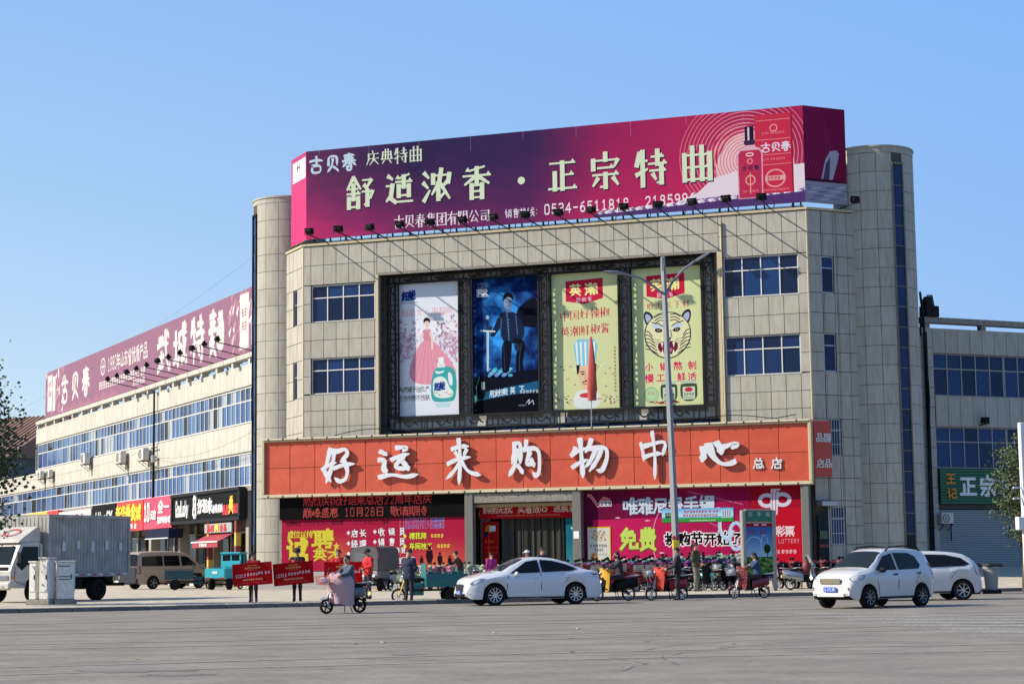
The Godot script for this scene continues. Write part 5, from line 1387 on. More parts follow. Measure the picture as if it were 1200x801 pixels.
# right wing
func build_right_wing() -> void:
	var o:=thing("right_wing","grey tiled right wing with rows of dark blue windows above a closed shutter","building",RIGHT_AT,RIGHT_TURN)
	var X0:=-2.2;var X1:=14.0
	var c:=MB.new()
	c.span(V(X0,0,-10),V(X1,12.5,-0.5));c.span(V(X0,7.66,-0.5),V(X1,9.2,-0.03));c.span(V(X0,11.3,-0.5),V(X1,12.5,-0.03));c.span(V(X0,5.2,-0.5),V(X1,5.6,-0.03));c.span(V(X0,0,-0.5),V(-0.32,12.5,-0.03))
	c.span(V(5.2,0,-0.5),V(6.0,5.2,-0.03));c.span(V(-0.32,3.62,-0.5),V(5.2,5.2,-0.03));c.span(V(X1 - 2,0,-0.5),V(X1,5.2,-0.03))
	put("wall_core",c.mesh(),M.core,o)
	var wins:=[[0.02,13.5,9.2,11.3],[0.02,13.5,5.62,7.66]]
	panel_wall(o,Transform3D.IDENTITY,0.02,10.02,7.66,9.2,[],Vector2(0.78,1.6))
	panel_wall(o,Transform3D.IDENTITY,-0.02,10.0,11.3,12.55,[],Vector2(0.78,1.3))
	panel_wall(o,Transform3D.IDENTITY,-2.0,-0.02,0.7,12.55,[],Vector2(0.7,0.95))
	for w in wins:
		for k in 3:
			window(o,Transform3D(Basis(),V(w[0] + k*4.45,w[2],-0.12)),4.42,w[3] - w[2],5,0.64,"blue_glass",tone("grey_frame",0.30,0.30,0.29),"window")
	var top:=MB.new()
	top.span(V(-0.6,12.80,-0.4),V(X1,13.08,0.10))
	for x in [-0.3,3.2,6.8,10.4]:top.span(V(x - 0.15,12.5,-0.3),V(x + 0.15,12.82,0.02))
	put("roof_rail",top.mesh(),M.concrete,o)
	# roller shutter with real slats
	var sh:=Node3D.new()
	sh.name = "roller_shutter"
	o.add_child(sh,true)
	for k in 33:
		var b:=MB.new()
		b.tube([V(-0.1,0,0),V(5.1,0,0)],0.046,6)
		if not mesh_cache.has("slat"):mesh_cache["slat"] = b.mesh()
		put("slat",mesh_cache["slat"],tone("slat",0.30,0.32,0.33,0.5,0.2),sh,at3(0,0.72 + k*0.088,-0.12))
	put("guide_rail",boxm(V(0.12,3.0,0.14)),M.steel,sh,at3(-0.18,2.2,-0.08))
	put("guide_rail",boxm(V(0.12,3.0,0.14)),M.steel,sh,at3(5.14,2.2,-0.08))
	for k in 12:put("brick_tile",boxm(V(0.38,0.235,0.04),0.008),tone("dull_brick",0.13,0.06,0.05),o,at3(5.6,0.85 + k*0.245,0.0))
	# downpipes and cable bundle against the tower
	var p:=MB.new()
	p.tube([V(-0.55,0.7,0.15),V(-0.55,12.3,0.15)],0.09,8)
	put("downpipe",p.mesh(),M.black,o)
	p = MB.new()
	p.tube([V(-0.85,0.7,0.35),V(-0.8,6.0,0.4),V(-0.78,9.0,0.55),V(-0.9,13.0,0.5),V(-1.2,14.2,0.7)],0.06,6)
	put("cable_bundle",p.mesh(),M.black,o)
	p = MB.new()
	p.tube([V(-1.75,3.1,0.75),V(-1.5,6.3,0.75)],0.06,8)
	put("white_pipe",p.mesh(),tone("pipe_white",0.5,0.5,0.48),o)
	ac_unit(in_frame(RIGHT_AT,RIGHT_TURN,V(0.18,2.85,0.05)),RIGHT_TURN,"white air conditioner unit beside the closed roller shutter",0.85)
	floodlight(in_frame(RIGHT_AT,RIGHT_TURN,V(2.7,7.75,0.1)),RIGHT_TURN,0.35,"small black floodlight above the green shop sign","lone floodlights",-30)
	# dark machine on the roof
	var ma:=thing("roof_machine","dark water tank and motor on the roof edge beside the right tower","machine",in_frame(RIGHT_AT,RIGHT_TURN,V(-0.05,13.08,-0.1)),RIGHT_TURN)
	put("base_box",boxm(V(0.8,0.55,0.6),0.03),M.black,ma,at3(0,0.28,0))
	var b2:=MB.new()
	b2.lathe([Vector2(0,0),Vector2(0.26,0),Vector2(0.28,0.3),Vector2(0.18,0.48),Vector2(0,0.5)],V(-0.08,0.55,0),Vector3.UP,16)
	put("motor",b2.mesh(),M.dark_iron,ma)
	b2 = MB.new()
	b2.bar(V(0.3,0.5,0),V(0.2,1.1,0),0.06);b2.bar(V(0.2,1.1,0),V(-0.1,1.1,0),0.06);b2.tube([V(-0.4,0.3,0.2),V(-0.8,0.2,0.3),V(-0.9,-1.0,0.4)],0.05,6)
	put("pipework",b2.mesh(),M.dark_iron,ma)
# things far behind
func build_far_things() -> void:
	# dark gabled house behind the left wing's low part
	var at:=V(-52.5,0,-178.0)
	var h:=thing("gabled_house","dark house with brown tiled roof behind the left wing","house",at,-30)
	var b:=MB.new()
	b.box(V(0,5.6,0),V(26,11.2,14))
	put("wall",b.mesh(),tone("far_wall",0.08,0.085,0.10),h)
	b = MB.new()
	b.prism(PackedVector2Array([Vector2(-7.6,11.0),Vector2(7.6,11.0),Vector2(0,15.2)]),-13.5,13.5)
	put("roof",b.mesh(),tone("far_roof",0.16,0.10,0.075,0.9),h,Transform3D(deg_y(90),Vector3.ZERO))
	for i in 44:
		var r:=MB.new()
		r.bar(V(-13 + i*0.6,11.05,7.7),V(-13 + i*0.6,15.25,0.0),0.2,0.05)
		put("roof_tile_row",r.mesh(),tone("far_roof_b",0.20,0.12,0.09,0.9),h)
	for i in 6:put("window",boxm(V(1.6,1.8,0.1)),M.dark_glass,h,at3(-10 + i*4,8.5,7.02))
	# low buildings closing the street beyond the right wing
	var rb:=thing("street_building","low grey building far along the street behind the right wing","building",V(60,0,-128),25)
	b = MB.new();b.box(V(0,5.0,0),V(40,10.0,12))
	put("wall",b.mesh(),M.concrete,rb)
	for i in 12:put("window",boxm(V(1.8,1.6,0.1)),M.blue_glass0,rb,at3(-18 + i*3.2,7.0,6.02))
# signs, banners, screens on the ground floor
func build_shop_signs() -> void:
	var F:=func(x:float,y:float,z:float) -> Vector3:return in_frame(MAIN_AT,MAIN_TURN,V(x,y,z))
	# main orange fascia
	var o:=thing("shop_sign","huge orange fascia sign with seven white raised characters","sign",F.call(-1.65,4.58,0.93),MAIN_TURN)
	var W:=27.45;var H:=2.93
	var red:=mat(lin(0.56,0.082,0.036),0.5,0.0,noise_tex("signred",0.01,Color(0.90,0.86,0.84),Color(1,1,1),4),V(0.3,0.3,0.3))
	var red2:=mat(lin(0.53,0.074,0.032),0.5,0.0,noise_tex("signred",0.01,Color(0.90,0.86,0.84),Color(1,1,1),4),V(0.3,0.3,0.3))
	for i in 20:
		for j in 2:
			var w:=(W - 0.3) / 20.0
			var h:=(H - 0.34) / 2.0
			put("face_panel",panel_mesh(snappedf(w,0.001),snappedf(h,0.001)),red if rng.randf() < 0.6 else red2,o,at3(0.15 + w*(i + 0.5),0.17 + h*(j + 0.5),0.26 + rng.randf()*0.003))
	put("sign_box",boxm(V(W - 0.1,H - 0.1,0.24)),M.core,o,at3(W*0.5,H*0.5,0.13))
	for e in [[V(0,0,0.0),V(W,0.17,0.42)],[V(0,H - 0.17,0.0),V(W,H,0.42)],[V(0,0.17,0.0),V(0.15,H - 0.17,0.42)],[V(W - 0.15,0.17,0.0),V(W,H - 0.17,0.42)]]:
		pbox("frame_bar",e[0],e[1],M.cream_trim,o,0.02)
	var tb := MB.new()
	for y in [0.05,H - 0.05]:tb.tube([V(0.1,y,0.45),V(W - 0.1,y,0.45)],0.035,6)
	put("tube_rail",tb.mesh(),tone("tube_cream",0.55,0.5,0.38,0.4),o)
	var cl:=MB.new()
	for i in 34:cl.box(V(0.4 + i*0.8,0.05,0.46),V(0.05,0.10,0.07));
	for i in 34:cl.box(V(0.4 + i*0.8,H - 0.05,0.46),V(0.05,0.10,0.07))
	put("clip",cl.mesh(),M.dark_iron,o)
	var white:=mat(lin(0.74,0.75,0.76),0.4,0.0,noise_tex("letterw",0.03,Color(0.84,0.85,0.88),Color(1,1,1),4),V(0.9,0.9,0.9))
	# character boxes: left, bottom, size in the sign's frame
	var spots:=[[3.32,0.62,1.79,1.72],[6.36,0.76,1.59,2.01],[9.88,0.45,2.15,1.74],[13.07,0.65,1.78,1.61],[16.14,0.57,1.86,1.85],[19.47,0.44,2.17,1.43],[22.32,0.88,1.23,1.84]]
	for q in 7:
		var s = spots[q]
		put("letter",letter_mesh("R%d" % (q + 1),s[2],0.195 / s[2],"brush",0.10,s[3] / s[2]),white,o,at3(s[0],s[1],0.38))
	put("letter",letter_mesh("总",0.50,0.12,"hei",0.05),white,o,at3(24.75,0.75,0.30))
	put("letter",letter_mesh("店",0.50,0.12,"hei",0.05),white,o,at3(25.58,0.75,0.30))
	# furled red flag on a thin staff rising from the fascia
	var fl:=thing("furled_flag","furled red flag on a thin staff in front of the chef poster","flag",F.call(15.40,7.50,0.98),MAIN_TURN)
	var fb:=MB.new();fb.tube([V(0,0,0),V(0.05,4.3,0)],0.022,6);put("staff",fb.mesh(),M.steel,fl)
	var fr:=[]
	for q in 13:
		var t:=q / 12.0
		var row:=[]
		for k in 13:
			var a:=TAU*k / 12
			var w:=(0.05 + 0.24*pow(t,0.8))*(1.0 if t < 0.9 else 0.8)*(1.0 + 0.22*sin(a*3.0 + t*2.0))
			row.push_back(V(0.05 + 0.02*sin(t*5.0) + cos(a)*w*0.9,4.28 - 3.0*t,sin(a)*w*0.6))
		fr.push_back(row)
	fb = MB.new();fb.grid(fr,V(0.05,2.8,0));put("cloth",fb.mesh(),mat(lin(0.42,0.07,0.05),0.85),fl)
	# small angled side sign
	var s2:=thing("side_sign","narrow red side sign with white framed characters at the fascia's right end","sign",F.call(25.82,4.95,0.95),MAIN_TURN + 45)
	put("face_panel",boxm(V(0.95,2.5,0.2),0.02),tone("side_red",0.40,0.05,0.035),s2,at3(0.5,1.25,-0.1))
	var wt:=tone("dull_white",0.55,0.55,0.54)
	var k:=0
	for ch in "品国店品":
		put("letter",letter_mesh(ch,0.40,0.12,"hei",0.02),wt,s2,at3(0.12 + 0.42*(k % 2),1.55 if k < 2 else 0.4,0.005))
		k += 1
	# LED line display
	var led:=thing("led_display","black LED display with two lines of red characters below the orange sign","display",F.call(-0.80,3.50,0.92),MAIN_TURN)
	put("case",boxm(V(9.85,1.22,0.14),0.01),tone("led_black",0.006,0.006,0.006,0.8),led,at3(4.925,0.60,0.07))
	var lm:=mat(lin(0.16,0.008,0.010),0.6)
	lm.emission_enabled = true;lm.emission = Color(1.0,0.06,0.05);lm.emission_energy_multiplier = 0.10
	put("lit_characters",text_mesh("热烈庆祝好运来总店22周年店庆",0.48,0.085,"hei",0.004,1.0,1.0),lm,led,at3(1.30,0.64,0.142))
	put("lit_characters",text_mesh("巅峰盛惠 10月28日 敬请期待",0.48,0.085,"hei",0.004,1.0,1.0),lm,led,at3(1.30,0.08,0.142))
	# recruitment banner
	var jb:=thing("job_banner","red recruitment banner with yellow headline below the LED display","banner",F.call(-0.72,0.98,0.92),MAIN_TURN)
	put("sheet",board_mesh(9.72,2.60),printed(job_print().im),jb,at3(0,0,0.045))
	put("backing",boxm(V(9.72,2.60,0.04)),M.steel,jb,at3(4.86,1.30,0.02))
	# jewellery banner and lottery board
	var jw:=thing("jewellery_banner","wide magenta jewellery banner right of the entrance with yellow and black lettering","banner",F.call(14.95,0.98,0.92),MAIN_TURN)
	put("sheet",board_mesh(7.85,3.65),printed(jewel_print().im),jw,at3(0,0,0.045))
	put("backing",boxm(V(7.85,3.65,0.04)),M.steel,jw,at3(3.925,1.825,0.02))
	var lt:=thing("lottery_board","bright red lottery board with white logo at the right end of the facade","board",F.call(22.82,0.98,0.92),MAIN_TURN)
	put("sheet",board_mesh(2.42,3.65),printed(lottery_print().im),lt,at3(0,0,0.045))
	put("backing",boxm(V(2.42,3.65,0.04)),M.steel,lt,at3(1.21,1.825,0.02))
	# small posters fixed over the jewellery banner
	var np:=Cv.new(128,160,Color(0.80,0.80,0.76))
	np.rect(0,0,128,5,Color(0.85,0.68,0.10));np.rect(122,0,6,160,Color(0.85,0.68,0.10))
	for q in 50:np.rect(16 + (q*29) % 80,12 + (q*17) % 42,10,5,[Color(0.62,0.55,0.45),Color(0.75,0.72,0.66),Color(0.55,0.42,0.38),Color(0.82,0.72,0.5)][q % 4])
	scribble(np,12,68,100,11,Color(0.25,0.22,0.28),41);scribble(np,36,84,60,11,Color(0.25,0.22,0.28),42);scribble(np,60,104,50,7,Color(0.5,0.45,0.45),43)
	np.disc(36,118,20,16,Color(0.83,0.48,0.24));np.disc(60,136,22,10,Color(0.86,0.66,0.22));np.disc(22,136,14,10,Color(0.35,0.30,0.28));np.disc(44,116,10,8,Color(0.92,0.72,0.52))
	var p1:=thing("notice_poster","white notice poster with yellow edge stuck beside the entrance column","poster",F.call(15.12,0.98,0.975),MAIN_TURN)
	put("sheet",board_mesh(1.12,1.90),printed(np.im),p1,at3(0,0,0.012))
	put("backing",boxm(V(1.12,1.9,0.01)),M.steel,p1,at3(0.56,0.95,0.005))
	var gp:=Cv.new(256,52,Color(0.48,0.72,0.86))
	gp.vgrad(0,0,256,30,Color(0.42,0.66,0.85),Color(0.72,0.86,0.92));gp.rect(0,36,256,16,Color(0.22,0.58,0.25))
	gp.rect(12,16,20,20,Color(0.12,0.30,0.22));scribble(gp,16,20,14,8,Color(0.8,0.9,0.8),3)
	scribble(gp,80,8,120,10,Color(0.70,0.20,0.22),21);scribble(gp,76,22,130,10,Color(0.70,0.20,0.22),22);scribble(gp,100,44,90,5,Color(0.85,0.9,0.8),23)
	gp.rect(214,8,36,30,Color(0.75,0.8,0.85));
	for q in 4:gp.rect(218 + q*8,10,4,26,Color(0.45,0.55,0.62))
	var p2:=thing("pale_blue_strip_banner","pale blue and green strip banner hung over the magenta banner","banner",F.call(18.72,3.02,0.975),MAIN_TURN)
	put("sheet",board_mesh(3.35,0.62),printed(gp.im),p2,at3(0,0,0.012))
	put("backing",boxm(V(3.35,0.62,0.01)),M.steel,p2,at3(1.675,0.31,0.005))
	# red band over the entrance, red board and teal strip beside the curtain
	var eb:=Cv.new(512,80,Color(0.66,0.06,0.10))
	write(eb,"购物无忧",18,12,40,Color(0.86,0.80,0.74),0.12,"hei",1.02,0.95);write(eb,"买着放心",200,12,40,Color(0.86,0.80,0.74),0.12,"hei",1.02,0.95);write(eb,"退换",384,12,40,Color(0.86,0.80,0.74),0.12,"hei",1.02,0.95);write(eb,"新",468,12,40,Color(0.86,0.80,0.74),0.12,"hei",1.02,0.95)
	scribble(eb,90,60,330,9,Color(0.8,0.6,0.55),12)
	var e1:=thing("entrance_banner","red banner strip hanging over the dark entrance curtain","banner",F.call(9.62,3.35,0.62),MAIN_TURN)
	put("sheet",board_mesh(4.95,0.72),printed(eb.im),e1,at3(0,0,0.012));put("backing",boxm(V(4.95,0.72,0.01)),M.steel,e1,at3(2.475,0.36,0.005))
	var rb:=Cv.new(96,256,Color(0.58,0.05,0.08))
	rb.disc(40,40,22,22,Color(0.75,0.45,0.10));rb.rect(44,22,34,30,Color(0.75,0.78,0.82));rb.rect(14,54,24,26,Color(0.10,0.14,0.3))
	scribble(rb,16,100,66,15,Color(0.80,0.42,0.10),71);scribble(rb,16,134,70,12,Color(0.75,0.25,0.10),72);scribble(rb,16,160,70,12,Color(0.75,0.25,0.10),73);rb.rect(18,196,40,22,Color(0.85,0.70,0.10))
	var e2:=thing("entrance_poster","narrow red poster board left of the entrance curtain","poster",F.call(9.68,0.98,0.46),MAIN_TURN)
	put("sheet",board_mesh(0.85,2.25),printed(rb.im),e2,at3(0,0,0.012));put("backing",boxm(V(0.85,2.25,0.01)),M.steel,e2,at3(0.425,1.125,0.005))
	var tp:=Cv.new(32,128,Color(0.10,0.40,0.48));tp.vgrad(0,60,32,68,Color(0.11,0.42,0.50),Color(0.25,0.52,0.56));tp.rect(14,24,12,4,Color(0.8,0.85,0.85))
	var e3:=thing("teal_banner","narrow teal banner hanging right of the entrance curtain","banner",F.call(13.92,0.98,0.55),MAIN_TURN)
	put("sheet",board_mesh(0.55,2.35),printed(tp.im),e3,at3(0,0,0.012));put("backing",boxm(V(0.55,2.35,0.01)),M.steel,e3,at3(0.275,1.175,0.005))
	var wp:=thing("paper_notice","torn white paper stuck on the entrance column","paper",F.call(14.55,2.35,1.335),MAIN_TURN)
	put("sheet",boxm(V(0.26,0.34,0.006)),tone("paper",0.72,0.72,0.72),wp,at3(0.13,0.17,0.003))
	# ------------------------------------------------ left wing shop signs
	var L:=func(x:float,y:float,z:float) -> Vector3:return in_frame(LEFT_AT,LEFT_TURN,V(x,y,z))
	var gl:=thing("black_shop_sign","black framed shop sign with white raised letters at the left wing's corner","sign",L.call(-13.3,3.72,0.05),LEFT_TURN)
	put("face",boxm(V(12.6,1.7,0.3),0.02),tone("sign_black",0.012,0.013,0.014,0.5),gl,at3(6.35,0.9,0.15))
	for e in [[V(-0.15,1.62,0.0),V(12.9,1.82,0.42)],[V(-0.15,0.0,0.0),V(12.9,0.2,0.40)],[V(-0.15,0.2,0.0),V(0.1,1.62,0.38)],[V(12.65,0.2,0.0),V(12.9,1.62,0.38)]]:
		pbox("frame_bar",e[0],e[1],tone("sign_grey",0.028,0.03,0.033,0.5),gl,0.03)
	var lw:=tone("letter_white",0.72,0.72,0.70)
	put("lettering",text_mesh("GoodLucky",1.02,0.13,"hei",0.08,0.62,0.70),lw,gl,at3(0.9,0.42,0.31))
	put("emblem",letter_mesh("8",1.35,0.17,"hei",0.08,0.62),lw,gl,at3(4.35,0.28,0.31))
	put("lettering",text_mesh("好运来",0.82,0.14,"hei",0.08,1.08,1.05),lw,gl,at3(5.4,0.55,0.31))
	put("lettering",text_mesh("店员采购",0.45,0.14,"hei",0.06,1.02,1.0),lw,gl,at3(8.15,0.52,0.31))
	put("lettering",text_mesh("品国",0.55,0.14,"hei",0.06,1.05,1.0),tone("letter_red",0.55,0.04,0.05),gl,at3(10.0,0.36,0.31))
	put("lettering",text_mesh("美",0.85,0.15,"hei",0.06,1.0,0.8),tone("letter_yellow",0.78,0.52,0.04),gl,at3(11.15,0.45,0.31))
	put("lettering",text_mesh("食品",0.50,0.14,"hei",0.06,1.0,0.9),tone("letter_red",0.55,0.04,0.05),gl,at3(11.85,0.40,0.31))
	var pk:=thing("pink_shop_sign","pink red shop sign with a large white price beside the black sign","sign",L.call(-19.7,3.55,0.05),LEFT_TURN)
	put("face",boxm(V(6.2,1.95,0.3),0.02),tone("sign_pink",0.60,0.045,0.10,0.5),pk,at3(3.1,1.02,0.15))
	put("lettering",text_mesh("10",1.2,0.16,"hei",0.08,0.95,1.0),lw,pk,at3(0.3,0.5,0.31))
	put("lettering",text_mesh("元店",0.62,0.13,"hei",0.06,1.0,1.0),lw,pk,at3(1.8,0.62,0.31))
	put("lettering",text_mesh("全",0.78,0.14,"hei",0.06,1.0,1.4),lw,pk,at3(3.5,0.95,0.31))
	put("lettering",text_mesh("一",0.78,0.14,"hei",0.06,1.0,1.4),lw,pk,at3(4.8,0.95,0.31))
	put("lettering",text_mesh("国好物新城",0.42,0.13,"hei",0.06,1.1,1.2),lw,pk,at3(3.4,0.35,0.31))
	var rd:=thing("red_restaurant_sign","red restaurant sign with large yellow characters left of the pink sign","sign",L.call(-26.3,3.55,0.05),LEFT_TURN)
	put("face",boxm(V(6.4,1.95,0.3),0.02),tone("sign_red",0.62,0.03,0.035,0.5),rd,at3(3.2,1.0,0.15))
	put("lettering",text_mesh("新华美食城",1.0,0.15,"hei",0.07,1.04,1.17),tone("letter_yellow",0.78,0.52,0.04),rd,at3(0.15,0.68,0.31))
	put("lettering",text_mesh("好食 员工 公司 店",0.34,0.13,"hei",0.04,1.0,1.6),lw,rd,at3(0.3,0.16,0.31))
	var bk:=thing("dark_shop_sign","dark shop sign with white lettering partly hidden behind the truck","sign",L.call(-33.0,3.9,0.05),LEFT_TURN)
	put("face",boxm(V(6.4,1.6,0.3),0.02),tone("sign_black",0.012,0.013,0.014,0.5),bk,at3(3.2,0.8,0.15))
	put("lettering",text_mesh("LUooSY",0.9,0.15,"hei",0.06,0.9,1.5),lw,bk,at3(1.2,0.25,0.31))
	var wh:=thing("white_shop_sign","white shop sign with small dark characters above the truck","sign",L.call(-43.0,4.0,0.05),LEFT_TURN)
	put("face",boxm(V(9.6,1.35,0.3),0.02),tone("sign_white",0.62,0.61,0.58,0.5),wh,at3(4.8,0.66,0.15))
	put("lettering",text_mesh("好运工作店",0.75,0.14,"hei",0.05,1.1,1.7),tone("letter_red",0.55,0.04,0.05),wh,at3(1.0,0.3,0.31))
	var ye:=thing("yellow_shop_sign","yellow shop sign with a red right end above the truck container","sign",L.call(-54.5,4.05,0.05),LEFT_TURN)
	put("face",boxm(V(7.6,1.5,0.3),0.02),tone("sign_yellow",0.72,0.40,0.03,0.5),ye,at3(3.8,0.74,0.15))
	put("face",boxm(V(3.6,1.5,0.3),0.02),tone("sign_red",0.62,0.03,0.035,0.5),ye,at3(9.41,0.74,0.15))
	put("lettering",text_mesh("食店工",0.7,0.14,"hei",0.05,1.0,1.3),lw,ye,at3(8.0,0.4,0.31))
	put("emblem",letter_mesh("O",0.9,0.16,"hei",0.05,1.2),tone("letter_red",0.55,0.04,0.05),ye,at3(3.6,0.3,0.31))
	# small hanging sign and red awning below the black sign
	var hs:=thing("small_grey_sign","small grey hanging sign with red and yellow characters over a red awning","sign",L.call(-6.75,3.12,0.3),LEFT_TURN)
	put("face",boxm(V(4.9,0.52,0.08),0.01),tone("sign_steel",0.30,0.31,0.31,0.5),hs,at3(2.45,0.26,0.04))
	put("lettering",text_mesh("品国",0.38,0.14,"hei",0.02,1.3,1.3),tone("letter_red",0.55,0.04,0.05),hs,at3(0.6,0.07,0.085))
	put("lettering",text_mesh("美",0.42,0.16,"hei",0.02,1.0,1.4),tone("letter_yellow",0.78,0.52,0.04),hs,at3(2.05,0.05,0.085))
	put("lettering",text_mesh("食品",0.38,0.14,"hei",0.02,1.3,1.3),tone("letter_red",0.55,0.04,0.05),hs,at3(2.9,0.07,0.085))
	var aw:=thing("shop_awning","small dark red awning with a white rail below the grey sign","awning",L.call(-6.75,2.55,0.0),LEFT_TURN)
	var ab:=MB.new()
	ab.quad(V(0,0.05,1.1),V(4.7,0.05,1.1),V(4.7,0.55,0.1),V(0,0.55,0.1));ab.quad(V(0,-0.25,1.1),V(4.7,-0.25,1.1),V(4.7,0.05,1.1),V(0,0.05,1.1))
	put("canvas",ab.mesh(),tone("awning_red",0.30,0.03,0.05,0.8),aw)
	put("rail",boxm(V(4.8,0.07,0.07)),tone("letter_white",0.72,0.72,0.70),aw,at3(2.35,0.06,1.12))
	put("lettering",text_mesh("好运来店",0.2,0.14,"hei",0.004,1.2,1.5),tone("letter_white",0.72,0.72,0.70),aw,at3(1.4,-0.2,1.105))
	var aw2:=thing("dark_awning","dark blue flat awning with white edge between red shop and black sign","awning",L.call(-17.2,2.95,0.0),LEFT_TURN)
	put("canvas",boxm(V(5.0,0.55,0.9),0.03),tone("awning_blue",0.02,0.025,0.05,0.7),aw2,at3(2.5,0.3,0.45))
	put("rail",boxm(V(5.0,0.05,0.05)),tone("letter_white",0.72,0.72,0.70),aw2,at3(2.5,0.02,0.93))
	# ------------------------------------------------ green sign on the right wing, slatted
	var g:=thing("green_shop_sign","dark green slatted shop sign with white and orange characters above the shutter","sign",in_frame(RIGHT_AT,RIGHT_TURN,V(0.0,3.84,0.02)),RIGHT_TURN)
	put("backing",boxm(V(5.6,1.72,0.12)),tone("green_back",0.006,0.05,0.028),g,at3(2.8,0.87,0.06))
	for q in 12:put("slat",boxm(V(5.6,0.125,0.05),0.015),tone("green_slat",0.012,0.115,0.055,0.5),g,at3(2.8,0.08 + q*0.1435,0.145))
	var or_:=tone("letter_orange",0.62,0.22,0.015)
	put("letter",letter_mesh("王",0.56,0.13,"hei",0.05),or_,g,at3(0.32,0.98,0.175));put("letter",letter_mesh("记",0.56,0.13,"hei",0.05),or_,g,at3(0.36,0.26,0.175))
	var gx:=1.15
	for ch in "正宗韩":
		put("letter",letter_mesh(ch,1.0,0.14,"hei",0.06),lw,g,at3(gx,0.40,0.175));gx += 1.22
func job_print() -> Cv:
	var cv:=Cv.new(1536,412,Color(0.70,0.08,0.20))
	# warm printed ground: crimson, orange at the lower right
	for x in range(0,1536,6):
		for y in range(0,412,6):
			var t:=clampf((x - 960.0) / 400.0,0,1)*clampf((y - 150.0) / 220.0,0,1)
			var q:=clampf(1.0 - absf(x - 520.0) / 220.0,0,1)*clampf((y - 100) / 160.0,0,1)*0.5
			cv.im.fill_rect(Rect2i(x,y,6,6),Color(0.65,0.115,0.25).lerp(Color(0.82,0.50,0.26),maxf(t*(1.0 - 0.5*clampf((x - 1300) / 200.0,0,1)),q)))
	var wt:=Color(0.88,0.86,0.88);var dk:=Color(0.15,0.05,0.12)
	write(cv,"招聘电话:15364781633(宋经理)",36,22,40,dk,0.10,"hei",0.94,0.86);write(cv,"13713436521(理员)",610,22,40,dk,0.10,"hei",0.94,0.86)
	write(cv,"18215863011(宋经理)",1026,14,40,Color(0.75,0.78,0.92),0.15,"hei",0.92,0.86);write(cv,"18215863011(宋经理)",1026,14,40,Color(0.10,0.16,0.55),0.08,"hei",0.92,0.86)
	write(cv,"15345437117(王店长)",1026,60,40,Color(0.75,0.78,0.92),0.15,"hei",0.92,0.86);write(cv,"15345437117(王店长)",1026,60,40,Color(0.10,0.16,0.55),0.08,"hei",0.92,0.86)
	var ye:=Color(0.80,0.76,0.26);var ol:=Color(0.55,0.28,0.05)
	write(cv,"虚位以待",50,100,56,ol,0.20,"hei",1.0,0.98);write(cv,"虚位以待",50,98,56,ye,0.13,"hei",1.0,0.98)
	write(cv,"诚",52,156,186,ol,0.21,"hei",1,0.92);write(cv,"诚",50,152,186,ye,0.16,"hei",1,0.92)
	write(cv,"聘",272,90,146,ol,0.20,"hei",1,1.15);write(cv,"聘",270,88,146,ye,0.15,"hei",1,1.15)
	write(cv,"英才",276,242,92,ol,0.20,"hei",1.1,1.2);write(cv,"英才",274,240,92,ye,0.14,"hei",1.1,1.2)
	cv.poly(PackedVector2Array([Vector2(470,190),Vector2(478,212),Vector2(500,212),Vector2(482,226),Vector2(490,250),Vector2(470,236),Vector2(450,250),Vector2(458,226),Vector2(440,212),Vector2(462,212)]),ye)
	var rows:=[["店 长",96],["经 理",176],["采 购",256],["师 员",330]]
	for r in rows:
		cv.poly(PackedVector2Array([Vector2(556,r[1] + 26),Vector2(572,r[1] + 8),Vector2(588,r[1] + 26),Vector2(572,r[1] + 44)]),wt)
		write(cv,r[0],596,r[1],58,dk,0.24,"hei",0.78,0.95);write(cv,r[0],596,r[1],58,wt,0.15,"hei",0.78,0.95)
	var rows2:=[["收银员",90],["销售员",168],["电脑操作员",238],["电工理员",312]]
	for r in rows2:
		cv.poly(PackedVector2Array([Vector2(778,r[1] + 26),Vector2(794,r[1] + 8),Vector2(810,r[1] + 26),Vector2(794,r[1] + 44)]),wt)
		var sz:=56.0 if r[0].length() < 5 else 46.0
		var adv:=1.62 if r[0].length() < 5 else 1.06
		write(cv,r[0],822,r[1],sz,dk,0.24,"hei",adv,0.95);write(cv,r[0],822,r[1],sz,wt,0.15,"hei",adv,0.95)
	for yy in range(20,330,14):cv.rect(1002,yy,3,8,Color(0.85,0.7,0.3))
	var yl:=Color(0.84,0.88,0.25)
	for r in [["裱花师",128],["车间技工",206]]:
		cv.poly(PackedVector2Array([Vector2(1030,r[1] + 26),Vector2(1044,r[1] + 8),Vector2(1058,r[1] + 26),Vector2(1044,r[1] + 44)]),yl)
		write(cv,r[0],1080,r[1],50,dk,0.24,"hei",1.06,0.9);write(cv,r[0],1080,r[1],50,yl,0.14,"hei",1.06,0.9)
		scribble(cv,1100 + r[0].length()*52,r[1] + 14,110,26,yl,5)
	# printed dark figures and skyline stripe at the lower right
	for f in [[1245,300,1.5],[1330,330,1.1],[1410,345,0.9],[1180,340,0.8]]:
		var k:float = f[2]
		cv.disc(f[0],f[1] - 36*k,9*k,10*k,dk);cv.poly(PackedVector2Array([Vector2(f[0] - 16*k,f[1] - 24*k),Vector2(f[0] + 16*k,f[1] - 24*k),Vector2(f[0] + 20*k,f[1] + 10*k),Vector2(f[0] + 9*k,f[1] + 46*k),Vector2(f[0] - 9*k,f[1] + 46*k),Vector2(f[0] - 20*k,f[1] + 10*k)]),dk)
	cv.rect(1000,392,536,8,Color(0.65,0.12,0.16))
	return cv
